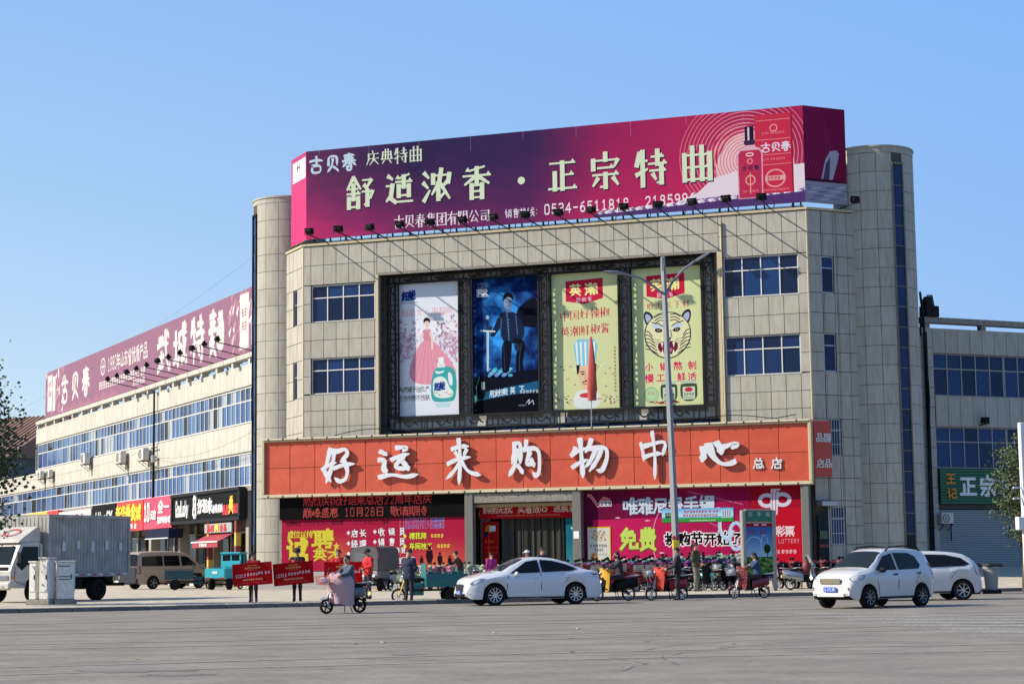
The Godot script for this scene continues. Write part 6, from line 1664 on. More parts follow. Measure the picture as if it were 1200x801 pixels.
func jewel_print() -> Cv:
	var w:=1100;var h:=512
	var cv:=Cv.new(w,h,Color(0.70,0.10,0.32))
	# two printed grounds: dark plum above, rose red below, with lighter facets
	for x in range(0,w,5):
		for y in range(0,h,5):
			var c:=Color(0.36,0.05,0.20).lerp(Color(0.58,0.07,0.27),clampf(x / 900.0,0,1))
			if y > 200 - x*0.02:c = Color(0.74,0.12,0.34).lerp(Color(0.62,0.10,0.30),clampf((x - 300) / 800.0,0,1))
			cv.im.fill_rect(Rect2i(x,y,5,5),c)
	cv.poly(PackedVector2Array([Vector2(300,0),Vector2(560,0),Vector2(420,180)]),Color(0.52,0.05,0.24));cv.poly(PackedVector2Array([Vector2(640,0),Vector2(900,0),Vector2(1000,170),Vector2(760,120)]),Color(0.60,0.09,0.30))
	cv.rect(0,190,60,322,Color(0.34,0.05,0.20))
	for p in [[540,90,900,260],[700,30,1060,120],[60,430,540,480]]:cv.line([Vector2(p[0],p[1]),Vector2(p[2],p[3])],3,Color(0.80,0.55,0.66))
	cv.ring(760,340,300,330,5,Color(0.82,0.62,0.70),2.2,4.0)
	for s in [[230,190],[430,212],[240,470],[520,420],[900,140]]:cv.poly(PackedVector2Array([Vector2(s[0] - 22,s[1]),Vector2(s[0],s[1] - 5),Vector2(s[0] + 22,s[1]),Vector2(s[0],s[1] + 5)]),Color(0.86,0.74,0.82))
	# winding ribbon mark
	for k in [[16,Color(0.86,0.80,0.82)],[9,Color(0.80,0.14,0.16)]]:cv.line([Vector2(24,40),Vector2(48,42),Vector2(78,84),Vector2(98,112),Vector2(118,80),Vector2(140,60),Vector2(168,70),Vector2(184,96)],k[0],k[1])
	cv.rect(112,80,78,34,Color(0.80,0.80,0.84));scribble(cv,116,84,74,24,Color(0.10,0.08,0.15),44)
	var sv:=Color(0.76,0.80,0.86)
	write(cv,"唯雅尼银手镯",268,62,104,Color(0.12,0.06,0.18),0.22,"hei",1.05,0.93)
	write(cv,"唯雅尼银手镯",268,62,104,sv,0.145,"hei",1.05,0.93)
	write(cv,"免费",240,268,132,Color(0.35,0.30,0.05),0.22,"hei",1.02,0.96);write(cv,"免费",237,264,132,Color(0.74,0.82,0.38),0.165,"hei",1.02,0.96)
	write(cv,"换购节开始了",545,292,82,Color(0.92,0.90,0.90),0.30,"hei",1.06,0.98);write(cv,"换购节开始了",545,292,82,Color(0.04,0.03,0.05),0.15,"hei",1.06,0.98)
	# pale ring jewellery
	for k in 2:cv.ring(950 + k*62,250 + k*70,44,84,22,Color(0.68,0.78,0.86),0.4,5.6);cv.ring(950,250,36,72,5,Color(0.85,0.90,0.94),0.4,5.0)
	write(cv,"E",1005,340,50,sv,0.12)
	for q in 14:cv.disc(900 + (q*37) % 160,440 + (q*23) % 60,22,18,[Color(0.70,0.78,0.70),Color(0.55,0.68,0.58),Color(0.80,0.82,0.74)][q % 3])
	return cv
func lottery_print() -> Cv:
	var cv:=Cv.new(340,512,Color(0.72,0.07,0.16))
	cv.rect(0,0,340,150,Color(0.62,0.06,0.16))
	var wt:=Color(0.78,0.78,0.84)
	# interlaced round-and-stripe mark
	for c in [[112.0,100.0],[214.0,96.0]]:cv.ring(c[0],c[1],44,34,24,wt)
	for k in 3:cv.poly(PackedVector2Array([Vector2(140 + k*18,30 + 8*k),Vector2(156 + k*18,26 + 8*k),Vector2(150 + k*14,190),Vector2(130 + k*14,190)]),wt if k != 1 else Color(0.85,0.85,0.9))
	cv.rect(148,46,4,140,Color(0.66,0.06,0.16));cv.rect(166,46,4,140,Color(0.66,0.06,0.16))
	cv.rect(140,26,60,12,wt)
	write(cv,"福利彩票",40,262,62,Color(0.86,0.80,0.82),0.14,"hei",1.04,0.95)
	write(cv,"WELFARE LOTTERY",20,342,30,Color(0.80,0.66,0.70),0.10,"hei",1.06,1.0)
	write(cv,"37142008",60,410,26,Color(0.84,0.76,0.78),0.13,"hei",1.0,1.0);scribble(cv,196,411,120,24,Color(0.84,0.76,0.78),3)
	return cv
# the four tall posters in the recess
func build_posters() -> void:
	var xs:=[4.74,8.90,12.98,17.02]
	var labels:=["white detergent poster with a woman in a wide pink dress, leftmost of four","dark blue poster with a kneeling man holding a sword","pale green poster with a smiling chef in a tall hat","pale green poster with a tiger head drawing, rightmost of four"]
	var prints:=[poster_detergent(),poster_blue(),poster_chef(),poster_tiger()]
	for i in 4:
		var o:=thing("wall_poster",labels[i],"poster",in_frame(MAIN_AT,MAIN_TURN,V(xs[i],8.53,-0.72)),MAIN_TURN,"tall posters in the facade recess")
		# slightly slack sheet
		var b:=MB.new()
		var W:=3.37;var H:=6.60
		for j in 8:
			for k in 6:
				var P:=func(u:float,v:float) -> Vector3:return V(u*W,v*H,0.012*sin(u*5.0 + i)*sin(v*9.0))
				var u0:=k / 6.0;var u1:=(k + 1) / 6.0;var v0:=j / 8.0;var v1:=(j + 1) / 8.0
				var p:Vector3 = P.call(u0,v0);var q:Vector3 = P.call(u1,v0);var r:Vector3 = P.call(u1,v1);var s:Vector3 = P.call(u0,v1)
				var n:=Vector3(0,0,1)
				b.tri_n(p,q,r,n,n,n,Vector2(u0,1 - v0),Vector2(u1,1 - v0),Vector2(u1,1 - v1));b.tri_n(p,r,s,n,n,n,Vector2(u0,1 - v0),Vector2(u1,1 - v1),Vector2(u0,1 - v1))
		put("sheet",b.mesh(),printed(prints[i].im,0.6),o,at3(0,0,0.03))
		var f:=MB.new()
		f.bar(V(-0.03,0,0),V(-0.03,H,0),0.06);f.bar(V(W + 0.03,0,0),V(W + 0.03,H,0),0.06);f.bar(V(-0.06,-0.03,0),V(W + 0.06,-0.03,0),0.06);f.bar(V(-0.06,H + 0.03,0),V(W + 0.06,H + 0.03,0),0.06)
		for q in 4:f.bar(V(0,H*(q + 0.5) / 4,-0.05),V(W,H*(q + 0.5) / 4,-0.05),0.05)
		put("frame",f.mesh(),M.dark_iron,o)
func blob(cv:Cv,pts:Array,c:Color) -> void:
	var p:=PackedVector2Array()
	for q in pts:p.push_back(Vector2(q[0],q[1]))
	cv.poly(p,c)
func smooth_blob(cv:Cv,pts:Array,c:Color) -> void:
	var p:=PackedVector2Array()
	for q in pts:p.push_back(Vector2(q[0],q[1]))
	for it in 2:
		var r:=PackedVector2Array()
		for i in p.size():
			var a:=p[i];var b:=p[(i + 1) % p.size()]
			r.push_back(a.lerp(b,0.25));r.push_back(a.lerp(b,0.75))
		p = r
	cv.poly(p,c)
func poster_detergent() -> Cv:
	var cv:=Cv.new(384,768,Color(0.86,0.88,0.92))
	cv.vgrad(0,0,384,300,Color(0.83,0.86,0.92),Color(0.90,0.91,0.94))
	var r:=RandomNumberGenerator.new();r.seed = 3
	for i in 420:
		var s:=1 if i % 2 else 0
		var cx:=(60.0 if s == 0 else 330.0) + r.randfn(0,46)
		var cy:=345.0 + r.randfn(0,60)
		var a:=r.randf()*TAU
		var L:=r.randf_range(10,26)
		var c:Color = [Color(0.70,0.60,0.70),Color(0.80,0.70,0.78),Color(0.60,0.50,0.62),Color(0.88,0.78,0.84),Color(0.76,0.58,0.66)][r.randi() % 5]
		cv.poly(PackedVector2Array([Vector2(cx,cy),Vector2(cx + cos(a + 0.35)*L,cy + sin(a + 0.35)*L),Vector2(cx + cos(a)*L*1.4,cy + sin(a)*L*1.4),Vector2(cx + cos(a - 0.35)*L,cy + sin(a - 0.35)*L)]),c)
	var pk:=Color(0.86,0.58,0.66)
	smooth_blob(cv,[[170,330],[226,330],[270,380],[330,450],[372,520],[360,560],[280,590],[180,592],[110,575],[80,530],[96,450],[130,380]],pk)
	for i in 14:cv.line([Vector2(196 + (i - 7)*4,340),Vector2(200 + (i - 7)*22,585)],2.0,Color(0.78,0.48,0.57) if i % 2 else Color(0.91,0.66,0.72))
	smooth_blob(cv,[[168,270],[214,266],[224,300],[218,340],[176,340],[164,300]],Color(0.80,0.55,0.62))
	var sk:=Color(0.90,0.80,0.77)
	smooth_blob(cv,[[166,280],[152,310],[150,350],[158,352],[164,320],[176,296]],sk)
	smooth_blob(cv,[[214,272],[230,320],[232,380],[224,396],[218,380],[220,330],[206,296]],sk)
	cv.rect(186,248,16,26,sk);cv.disc(193,232,18,24,sk)
	smooth_blob(cv,[[172,236],[172,212],[186,200],[206,204],[215,220],[212,236],[202,222],[184,222]],Color(0.13,0.10,0.12))
	cv.rect(184,232,6,2,Color(0.2,0.15,0.15));cv.rect(197,232,6,2,Color(0.2,0.15,0.15));cv.rect(189,246,9,2,Color(0.72,0.25,0.3))
	write(cv,"超能",40,42,56,Color(0.08,0.20,0.52),0.18,"hei",0.82,0.85,-0.12);cv.ring(90,84,40,12,4,Color(0.2,0.55,0.75),0.2,2.6)
	scribble(cv,34,106,100,9,Color(0.2,0.2,0.25),9)
	write(cv,"超能女人用超能",36,146,46,Color(0.85,0.58,0.60),0.055,"hei",1.02,0.98,-0.02)
	scribble(cv,250,238,50,8,Color(0.3,0.3,0.3),19);cv.line([Vector2(305,240),Vector2(315,226),Vector2(322,244),Vector2(336,226),Vector2(352,238)],2,Color(0.4,0.4,0.4))
	write(cv,"天然椰子油生产",18,596,36,Color(0.24,0.27,0.22),0.09,"hei",0.99,0.76);write(cv,"不伤衣物不伤肤",18,646,36,Color(0.24,0.27,0.22),0.09,"hei",0.99,0.76)
	# bottle
	var tq:=Color(0.24,0.64,0.64)
	smooth_blob(cv,[[236,510],[258,490],[310,488],[348,500],[366,530],[372,600],[362,680],[340,694],[240,694],[218,676],[214,610],[224,540]],tq)
	smooth_blob(cv,[[316,520],[342,530],[348,590],[338,606],[322,590]],Color(0.86,0.88,0.92))
	cv.rect(254,470,48,26,Color(0.84,0.88,0.88));cv.rect(262,436,32,36,Color(0.90,0.92,0.92));smooth_blob(cv,[[238,510],[262,520],[300,512],[290,526],[250,534]],Color(0.88,0.92,0.92))
	smooth_blob(cv,[[232,550],[300,545],[330,620],[350,630],[348,672],[236,672],[226,610]],Color(0.86,0.90,0.90))
	write(cv,"超能",236,580,48,Color(0.08,0.20,0.52),0.17,"hei",0.82,0.75,-0.1)
	for i in 9:cv.disc(234 + (i*31) % 110,640 + (i*13) % 26,7,5,[Color(0.85,0.60,0.62),Color(0.55,0.78,0.70),Color(0.9,0.8,0.78)][i % 3])
	cv.poly(PackedVector2Array([Vector2(236,700),Vector2(346,700),Vector2(320,724),Vector2(250,724)]),Color(0.72,0.84,0.88))
	return cv
func poster_blue() -> Cv:
	var cv:=Cv.new(384,768,Color(0.05,0.12,0.3))
	var n:=FastNoiseLite.new();n.seed = 12;n.frequency = 0.008;n.fractal_octaves = 5
	for x in range(0,384,3):
		for y in range(0,768,3):
			var c:=Color(0.03,0.11,0.32)
			var g:=exp(-pow((x - 190) / 140.0,2.0) - pow((y - 300) / 230.0,2.0))
			var t:=clampf(g*0.95 + n.get_noise_2d(x,y)*0.7,0,1)
			c = c.lerp(Color(0.22,0.62,0.95),t)
			cv.im.fill_rect(Rect2i(x,y,3,3),c)
	var dk:=Color(0.03,0.05,0.12);var mid:=Color(0.08,0.14,0.26);var hi:=Color(0.30,0.45,0.62)
	# cloak, ledge
	smooth_blob(cv,[[250,190],[320,140],[384,110],[384,300],[330,290],[270,280]],dk)
	cv.poly(PackedVector2Array([Vector2(0,565),Vector2(384,530),Vector2(384,600),Vector2(0,660)]),dk)
	cv.poly(PackedVector2Array([Vector2(0,660),Vector2(384,596),Vector2(384,650),Vector2(0,700)]),Color(0.10,0.34,0.50));cv.poly(PackedVector2Array([Vector2(0,700),Vector2(384,650),Vector2(384,768),Vector2(0,768)]),Color(0.02,0.03,0.08))
	for i in 50:cv.disc(90 + (i*53) % 130,520 + (i*31) % 40,14 - (i % 7),8,Color(0.25 + 0.04*(i % 8),0.55 + 0.03*(i % 9),0.80))
	# kneeling figure
	smooth_blob(cv,[[150,210],[190,190],[250,200],[280,240],[276,330],[262,380],[190,380],[160,330]],mid)
	smooth_blob(cv,[[150,215],[132,260],[112,300],[96,330],[120,340],[150,300],[176,260]],mid)
	smooth_blob(cv,[[268,225],[300,280],[306,330],[276,380],[250,372],[270,330],[262,290]],mid)
	smooth_blob(cv,[[170,360],[230,360],[226,430],[214,500],[210,545],[168,545],[166,470]],dk)
	smooth_blob(cv,[[220,350],[290,352],[312,400],[290,470],[296,540],[300,556],[250,556],[248,470],[262,400]],dk)
	cv.line([Vector2(200,200),Vector2(212,360)],5,hi);cv.line([Vector2(168,230),Vector2(162,330)],4,hi);cv.line([Vector2(252,220),Vector2(262,330)],4,hi);cv.line([Vector2(284,380),Vector2(270,470),Vector2(272,540)],4,Color(0.18,0.27,0.40));cv.line([Vector2(180,380),Vector2(184,530)],4,Color(0.15,0.22,0.36))
	for k in 6:cv.rect(208,240 + k*18,6,5,Color(0.45,0.55,0.7))
	smooth_blob(cv,[[244,372],[270,384],[276,420],[256,430],[240,404]],Color(0.12,0.18,0.28))
	var sk:=Color(0.52,0.58,0.70)
	cv.rect(194,170,30,30,Color(0.34,0.42,0.55));cv.disc(208,144,25,36,sk);cv.poly(PackedVector2Array([Vector2(208,120),Vector2(233,130),Vector2(232,160),Vector2(214,178)]),Color(0.36,0.44,0.58))
	smooth_blob(cv,[[180,140],[178,104],[196,84],[224,86],[240,108],[236,140],[228,118],[206,110],[190,120]],Color(0.03,0.04,0.08))
	cv.rect(192,138,12,4,dk);cv.rect(213,138,12,4,dk);cv.rect(207,144,3,14,Color(0.32,0.4,0.52));cv.rect(199,164,18,4,Color(0.30,0.25,0.36))
	# sword
	cv.poly(PackedVector2Array([Vector2(78,300),Vector2(92,300),Vector2(90,520),Vector2(84,536),Vector2(78,520)]),Color(0.72,0.82,0.88));cv.rect(84,300,2,222,Color(0.40,0.52,0.62));smooth_blob(cv,[[40,290],[84,296],[132,300],[132,310],[84,304],[40,302]],Color(0.82,0.86,0.88));cv.rect(80,230,10,66,Color(0.10,0.12,0.2));cv.disc(85,222,9,12,Color(0.6,0.68,0.75));cv.disc(96,284,18,14,Color(0.14,0.20,0.32))
	# bottle left
	smooth_blob(cv,[[14,690],[8,640],[20,570],[46,545],[64,560],[72,640],[64,690]],Color(0.03,0.06,0.07));cv.line([Vector2(18,680),Vector2(14,620),Vector2(34,562)],4,Color(0.3,0.62,0.62));cv.rect(44,590,22,44,Color(0.55,0.62,0.62))
	smooth_blob(cv,[[0,660],[16,668],[24,700],[0,710]],Color(0.35,0.65,0.62))
	write(cv,"100年",22,20,34,Color(0.55,0.62,0.72),0.10,"hei",0.9,0.8);write(cv,"润发",22,56,38,Color(0.86,0.88,0.92),0.16,"hei",0.95,0.9);cv.rect(22,98,76,4,Color(0.8,0.82,0.88))
	write(cv,"用发好能 英雄下",92,640,40,Color(0.78,0.84,0.88),0.14,"hei",0.92,0.72,-0.12);scribble(cv,270,646,108,18,Color(0.72,0.80,0.86),92)
	cv.line([Vector2(308,720),Vector2(326,700),Vector2(322,728),Vector2(346,706),Vector2(352,730)],4,Color(0.8,0.82,0.86));scribble(cv,262,728,50,9,Color(0.7,0.74,0.8),93)
	return cv
func brand_block(cv:Cv) -> void:
	blob(cv,[[82,44],[296,36],[296,150],[190,178],[82,158]],Color(0.76,0.13,0.26))
	write(cv,"英潮",104,62,70,Color(0.92,0.93,0.62),0.13,"brush",1.28,1.0,-0.03);write(cv,"鲜椒酱",140,140,25,Color(0.82,0.62,0.70),0.15,"hei",1.35,1.0,-0.02)
func poster_chef() -> Cv:
	var cv:=Cv.new(384,768,Color(0.80,0.83,0.63))
	brand_block(cv)
	var rd:=Color(0.72,0.16,0.25)
	write(cv,"中国好辣椒",46,212,56,rd,0.10,"song",1.06,0.97,-0.05);write(cv,"英潮鲜椒酱",48,302,56,rd,0.10,"song",1.06,0.97,-0.05)
	# hat
	smooth_blob(cv,[[120,400],[150,372],[190,380],[230,372],[262,396],[256,450],[246,530],[136,530],[128,450]],Color(0.52,0.76,0.84))
	for k in 5:cv.poly(PackedVector2Array([Vector2(132 + k*26,392),Vector2(144 + k*26,388),Vector2(150 + k*22,526),Vector2(142 + k*22,526)]),Color(0.86,0.91,0.92))
	var sk:=Color(0.86,0.74,0.62)
	smooth_blob(cv,[[138,524],[248,524],[250,580],[236,640],[200,672],[170,656],[148,610]],sk)
	blob(cv,[[136,520],[156,520],[150,566],[140,574]],Color(0.12,0.10,0.12));blob(cv,[[234,516],[252,518],[250,570],[240,566]],Color(0.12,0.10,0.12))
	cv.rect(158,556,26,6,Color(0.15,0.12,0.12));cv.disc(172,572,10,4,Color(0.2,0.15,0.14));cv.line([Vector2(188,570),Vector2(184,604),Vector2(194,608)],3,Color(0.65,0.5,0.42));cv.rect(170,626,40,5,Color(0.66,0.35,0.32));cv.rect(204,554,26,6,Color(0.15,0.12,0.12));cv.disc(216,570,10,4,Color(0.2,0.15,0.14));cv.poly(PackedVector2Array([Vector2(168,616),Vector2(192,608),Vector2(216,614),Vector2(214,620),Vector2(192,615),Vector2(170,622)]),Color(0.2,0.15,0.14))
	smooth_blob(cv,[[120,690],[150,660],[250,660],[270,690],[268,768],[118,768]],Color(0.84,0.88,0.88));smooth_blob(cv,[[150,680],[240,676],[246,704],[156,706]],Color(0.78,0.24,0.28))
	var r:=RandomNumberGenerator.new();r.seed = 8
	for i in 90:
		var s:=-1 if i % 2 else 1
		var x:=192 + s*r.randf_range(70,180);var y:=r.randf_range(500,720) if i < 30 else r.randf_range(690,740)
		var c:Color = [Color(0.65,0.75,0.72),Color(0.70,0.22,0.22),Color(0.35,0.5,0.35),Color(0.9,0.9,0.84),Color(0.35,0.20,0.18)][r.randi() % 5]
		var a:=r.randf()*TAU
		cv.poly(PackedVector2Array([Vector2(x,y),Vector2(x + cos(a)*16,y + sin(a)*10),Vector2(x + cos(a + 0.9)*12,y + sin(a + 0.9)*9)]),c)
	var yy:=424.0
	for k in 13:
		scribble(cv,352,yy,14,14,Color(0.34,0.36,0.24),200 + k);yy += 20
	return cv
func poster_tiger() -> Cv:
	var cv:=Cv.new(384,768,Color(0.81,0.84,0.63))
	brand_block(cv)
	var rd:=Color(0.72,0.20,0.28);var pk:=Color(0.80,0.16,0.36)
	write(cv,"敢为天下鲜",82,192,40,rd,0.09,"song",1.28,0.98,-0.02)
	var dk:=Color(0.16,0.16,0.24);var cr:=Color(0.86,0.86,0.68);var cx:=196.0
	for s in [-1,1]:
		smooth_blob(cv,[[cx + s*70,300],[cx + s*88,250],[cx + s*128,236],[cx + s*134,280],[cx + s*112,330]],dk);smooth_blob(cv,[[cx + s*82,302],[cx + s*94,264],[cx + s*122,252],[cx + s*124,282],[cx + s*106,316]],Color(0.66,0.70,0.80))
	smooth_blob(cv,[[cx - 90,280],[cx - 40,250],[cx + 40,250],[cx + 90,280],[cx + 128,330],[cx + 132,400],[cx + 100,460],[cx + 50,500],[cx,512],[cx - 50,500],[cx - 100,460],[cx - 132,400],[cx - 128,330]],dk)
	smooth_blob(cv,[[cx - 88,284],[cx - 40,255],[cx + 40,255],[cx + 88,284],[cx + 122,332],[cx + 126,398],[cx + 96,454],[cx + 48,494],[cx,505],[cx - 48,494],[cx - 96,454],[cx - 126,398],[cx - 122,332]],cr)
	for s in [-1,1]:
		for k in 6:cv.line([Vector2(cx + s*126,350 + k*20),Vector2(cx + s*(104 - k*2),356 + k*20),Vector2(cx + s*(86 - k*6),380 + k*20)],5,dk)
		for k in 3:cv.line([Vector2(cx + s*14,266 + k*16),Vector2(cx + s*44,262 + k*16),Vector2(cx + s*70,278 + k*18)],5,dk)
		smooth_blob(cv,[[cx + s*20,332],[cx + s*50,318],[cx + s*86,312],[cx + s*84,334],[cx + s*50,342]],Color(0.74,0.80,0.88));cv.line([Vector2(cx + s*22,330),Vector2(cx + s*52,312),Vector2(cx + s*88,304)],5,dk)
		smooth_blob(cv,[[cx + s*24,352],[cx + s*44,338],[cx + s*74,340],[cx + s*66,360],[cx + s*40,364]],dk);cv.disc(cx + s*50,350,9,7,Color(0.6,0.58,0.45));cv.disc(cx + s*50,350,4,5,dk)
		cv.line([Vector2(cx + s*16,350),Vector2(cx + s*22,380),Vector2(cx + s*16,396)],4,dk)
		for k in 3:cv.line([Vector2(cx + s*40,404 + k*9),Vector2(cx + s*88,398 + k*16)],2,dk)
	smooth_blob(cv,[[cx - 24,390],[cx + 24,390],[cx + 14,408],[cx,414],[cx - 14,408]],Color(0.40,0.30,0.34))
	smooth_blob(cv,[[cx - 52,416],[cx,410],[cx + 52,416],[cx + 58,450],[cx + 36,480],[cx,488],[cx - 36,480],[cx - 58,450]],Color(0.42,0.12,0.20));smooth_blob(cv,[[cx - 26,452],[cx,446],[cx + 26,452],[cx + 20,476],[cx - 20,476]],Color(0.74,0.40,0.44))
	for s in [-1,1]:blob(cv,[[cx + s*40,416],[cx + s*26,418],[cx + s*32,450]],Color(0.92,0.92,0.86));blob(cv,[[cx + s*38,480],[cx + s*24,484],[cx + s*30,456]],Color(0.92,0.92,0.86))
	var spx:=[66.0,148.0,226.0,304.0]
	var i:=0
	for ch in "小锅熬制":write(cv,ch,spx[i],528,46,pk,0.12,"hei",1,1,-0.01);i += 1
	i = 0
	for ch in "慢工鲜活":write(cv,ch,[66.0,128.0,244.0,304.0][i],590,46,pk,0.12,"hei",1,1,-0.01);i += 1
	for k in 2:
		var x:=148.0 + k*110.0
		cv.rect(x + 6,634,84,16,Color(0.70,0.78,0.68));smooth_blob(cv,[[x,660],[x + 10,650],[x + 86,650],[x + 96,660],[x + 94,748],[x + 4,748]],Color(0.24,0.30,0.24));cv.rect(x + 14,668,68,70,Color(0.76,0.82,0.72));cv.disc(x + 48,684,22,12,Color(0.76,0.14,0.26));scribble(cv,x + 20,702,56,14,Color(0.2,0.2,0.16),50 + k);scribble(cv,x + 20,722,56,9,Color(0.3,0.3,0.2),60 + k)
	cv.disc(98,706,42,46,Color(0.60,0.74,0.56));cv.disc(98,706,34,38,Color(0.68,0.80,0.62));scribble(cv,78,690,40,14,Color(0.82,0.45,0.45),70);scribble(cv,80,712,36,9,Color(0.9,0.95,0.85),71)
	for k in 24:cv.disc(96 + (k*23) % 150,744 + (k*7) % 12,8,4,[Color(0.70,0.16,0.22),Color(0.5,0.12,0.16),Color(0.75,0.8,0.65)][k % 3])
	return cv
# street furniture
func build_street_things() -> void:
	# double-armed lamp post, leaning slightly
	var at:=on_ground(5.6,-64.8)
	var o:=thing("street_lamp","tall grey street lamp with two arms standing at the kerb before the facade","street lamp",at,0)
	var lean:=Basis(Vector3.BACK,deg_to_rad(1.35))
	o.basis = lean
	var b:=MB.new()
	for i in 4:
		var a:=deg_to_rad(-45.0 + 90.0*i);var c:=a + PI*0.5
		var p:=V(sin(a - PI*0.25),0,cos(a - PI*0.25));var q:=V(sin(c - PI*0.25),0,cos(c - PI*0.25))
		b.quad(p*0.135 + V(0,0.05,0),q*0.135 + V(0,0.05,0),q*0.09 + V(0,11.5,0),p*0.09 + V(0,11.5,0))
	put("pole",b.mesh(),M.galv,o)
	b = MB.new();b.lathe([Vector2(0.30,0.0),Vector2(0.30,0.05),Vector2(0.17,0.05)],Vector3.ZERO,Vector3.UP,12)
	put("base_plate",b.mesh(),M.galv,o)
	put("cap",boxm(V(0.16,0.5,0.16),0.03),M.galv,o,at3(0,11.5,0))
	for s in [-1,1]:
		b = MB.new()
		if s == -1:b.tube([V(-0.05,10.45,0.0),V(-0.35,10.68,0.15),V(-0.85,10.98,0.35),V(-1.45,11.12,0.6)],[0.05,0.045,0.04,0.04],8)
		else:b.tube([V(0.05,10.45,0.0),V(0.30,10.85,-0.1),V(0.70,11.30,-0.3),V(1.15,11.62,-0.5)],[0.05,0.045,0.04,0.04],8)
		var arm:=put("arm",b.mesh(),M.galv,o)
		var hp:=V(-1.45,11.12,0.6) if s == -1 else V(1.15,11.62,-0.5)
		var d:=V(-0.72,0.05,0.3) if s == -1 else V(0.62,0.36,-0.3)
		b = MB.new()
		var side:=d.cross(Vector3.UP).normalized()
		var rows:=[]
		for i in 8:
			var t:=i / 7.0
			var w:=0.14*sin(PI*clampf(0.15 + t*0.8,0,1)) + 0.02
			var row:=[]
			for k in 9:
				var a:=TAU*k / 8
				row.push_back(hp + d*t + side*cos(a)*w + V(0,sin(a)*w*0.45,0))
			rows.push_back(row)
		b.grid(rows,hp + d*0.5)
		put("lamp_head",b.mesh(),M.galv if s == -1 else tone("lamp_dark",0.12,0.12,0.13,0.4),o)
	put("yellow_band",boxm(V(0.25,0.32,0.25),0.03),tone("band_yellow",0.60,0.40,0.02),o,at3(0,1.72,0))
	put("red_band",boxm(V(0.245,0.14,0.245),0.03),tone("band_red",0.25,0.02,0.02),o,at3(0,1.96,0))
	# utility cabinets on a plinth
	var cabs:=[[-15.86,-62.4,0.30,1.22,0.36,"narrow white utility cabinet, leftmost of the three beside the truck"],[-15.44,-62.2,0.36,1.34,0.40,"dirty white utility cabinet in the middle of the three, tallest"],[-14.92,-62.5,0.56,1.22,0.60,"wide white utility cabinet, rightmost of the three, with dark vent slots"]]
	for i in 3:
		var c = cabs[i]
		var u:=thing("utility_cabinet",c[5],"cabinet",on_ground(c[0],c[1]),[-24.0,-20.0,18.0][i],"roadside utility cabinets")
		var wm:=mat(lin(0.72,0.72,0.70),0.5,0.0,noise_tex("cabinet",0.02,Color(0.84,0.82,0.78),Color(1,1,1),5),V(0.9,0.5,0.9))
		put("plinth",boxm(V(c[2] + 0.16,0.16,c[4] + 0.16),0.02),M.concrete,u,at3(0,0.08,0))
		put("casing",boxm(V(c[2],c[3],c[4]),0.025),wm,u,at3(0,0.16 + c[3]*0.5,0))
		put("door",boxm(V(c[2] - 0.08,c[3] - 0.35,0.02),0.008),wm,u,at3(0,0.24 + c[3]*0.5,c[4]*0.5 + 0.008))
		put("side_panel",boxm(V(0.02,c[3] - 0.35,c[4] - 0.08),0.008),wm,u,at3(c[2]*0.5 + 0.008,0.24 + c[3]*0.5,0))
		put("top_lid",boxm(V(c[2] + 0.06,0.05,c[4] + 0.06),0.015),wm,u,at3(0,0.185 + c[3],0))
		put("handle",boxm(V(0.03,0.16,0.03)),M.dark_iron,u,at3(c[2]*0.3,0.9,c[4]*0.5 + 0.03))
		if i == 2:
			for k in 3:put("vent_slot",boxm(V(0.36,0.025,0.012)),M.dark_iron,u,at3(-0.05,0.82 + k*0.09 + (0.25 if k == 2 else 0.0),c[4]*0.5 + 0.02))
	# street-name light box
	var bs:=thing("street_sign_board","grey framed light box with a green street name panel above a scenic poster","street sign",on_ground(9.22,-71.1),24)
	var gm:=tone("board_grey",0.26,0.25,0.23,0.5,0.2)
	for s in [-1,1]:put("post",boxm(V(0.17,3.05,0.2),0.03),gm,bs,at3(s*0.66,1.5,0))
	put("green_panel",boxm(V(1.16,0.40,0.14),0.015),tone("board_green",0.008,0.13,0.075,0.4),bs,at3(0,2.80,0))
	var wt:=tone("dull_white",0.55,0.55,0.54)
	var k2:=0
	for ch in "历亭路":
		put("letter",letter_mesh(ch,0.18,0.12,"hei",0.004),tone("sign_pale",0.30,0.42,0.36),bs,at3(-0.46 + k2*0.38,2.78,0.072));k2 += 1
	put("top_rail",boxm(V(1.16,0.07,0.16),0.01),gm,bs,at3(0,3.03,0));put("middle_rail",boxm(V(1.16,0.06,0.16),0.01),gm,bs,at3(0,2.56,0));put("bottom_rail",boxm(V(1.16,0.10,0.16),0.01),gm,bs,at3(0,0.42,0))
	var rs:=Cv.new(128,16,Color(0.60,0.10,0.14));rs.rect(40,4,22,7,Color(0.85,0.8,0.8));rs.rect(78,4,24,7,Color(0.85,0.75,0.75))
	put("red_strip",board_mesh(1.14,0.14),printed(rs.im),bs,at3(-0.57,2.40,0.06))
	var sc:=Cv.new(160,256,Color(0.4,0.6,0.85))
	sc.vgrad(0,0,160,150,Color(0.20,0.38,0.66),Color(0.58,0.72,0.84));sc.rect(0,150,160,106,Color(0.18,0.36,0.16));sc.rect(0,170,160,26,Color(0.42,0.55,0.38))
	for q in 40:sc.disc((q*37) % 160,158 + (q*13) % 70,14,8,[Color(0.14,0.30,0.12),Color(0.26,0.44,0.18),Color(0.40,0.52,0.34)][q % 3])
	sc.ring(112,92,22,52,3,Color(0.75,0.8,0.85));sc.disc(128,110,20,24,Color(0.10,0.22,0.10));sc.rect(126,130,4,30,Color(0.2,0.14,0.08));sc.ring(50,120,60,70,3,Color(0.78,0.84,0.9),3.4,5.6)
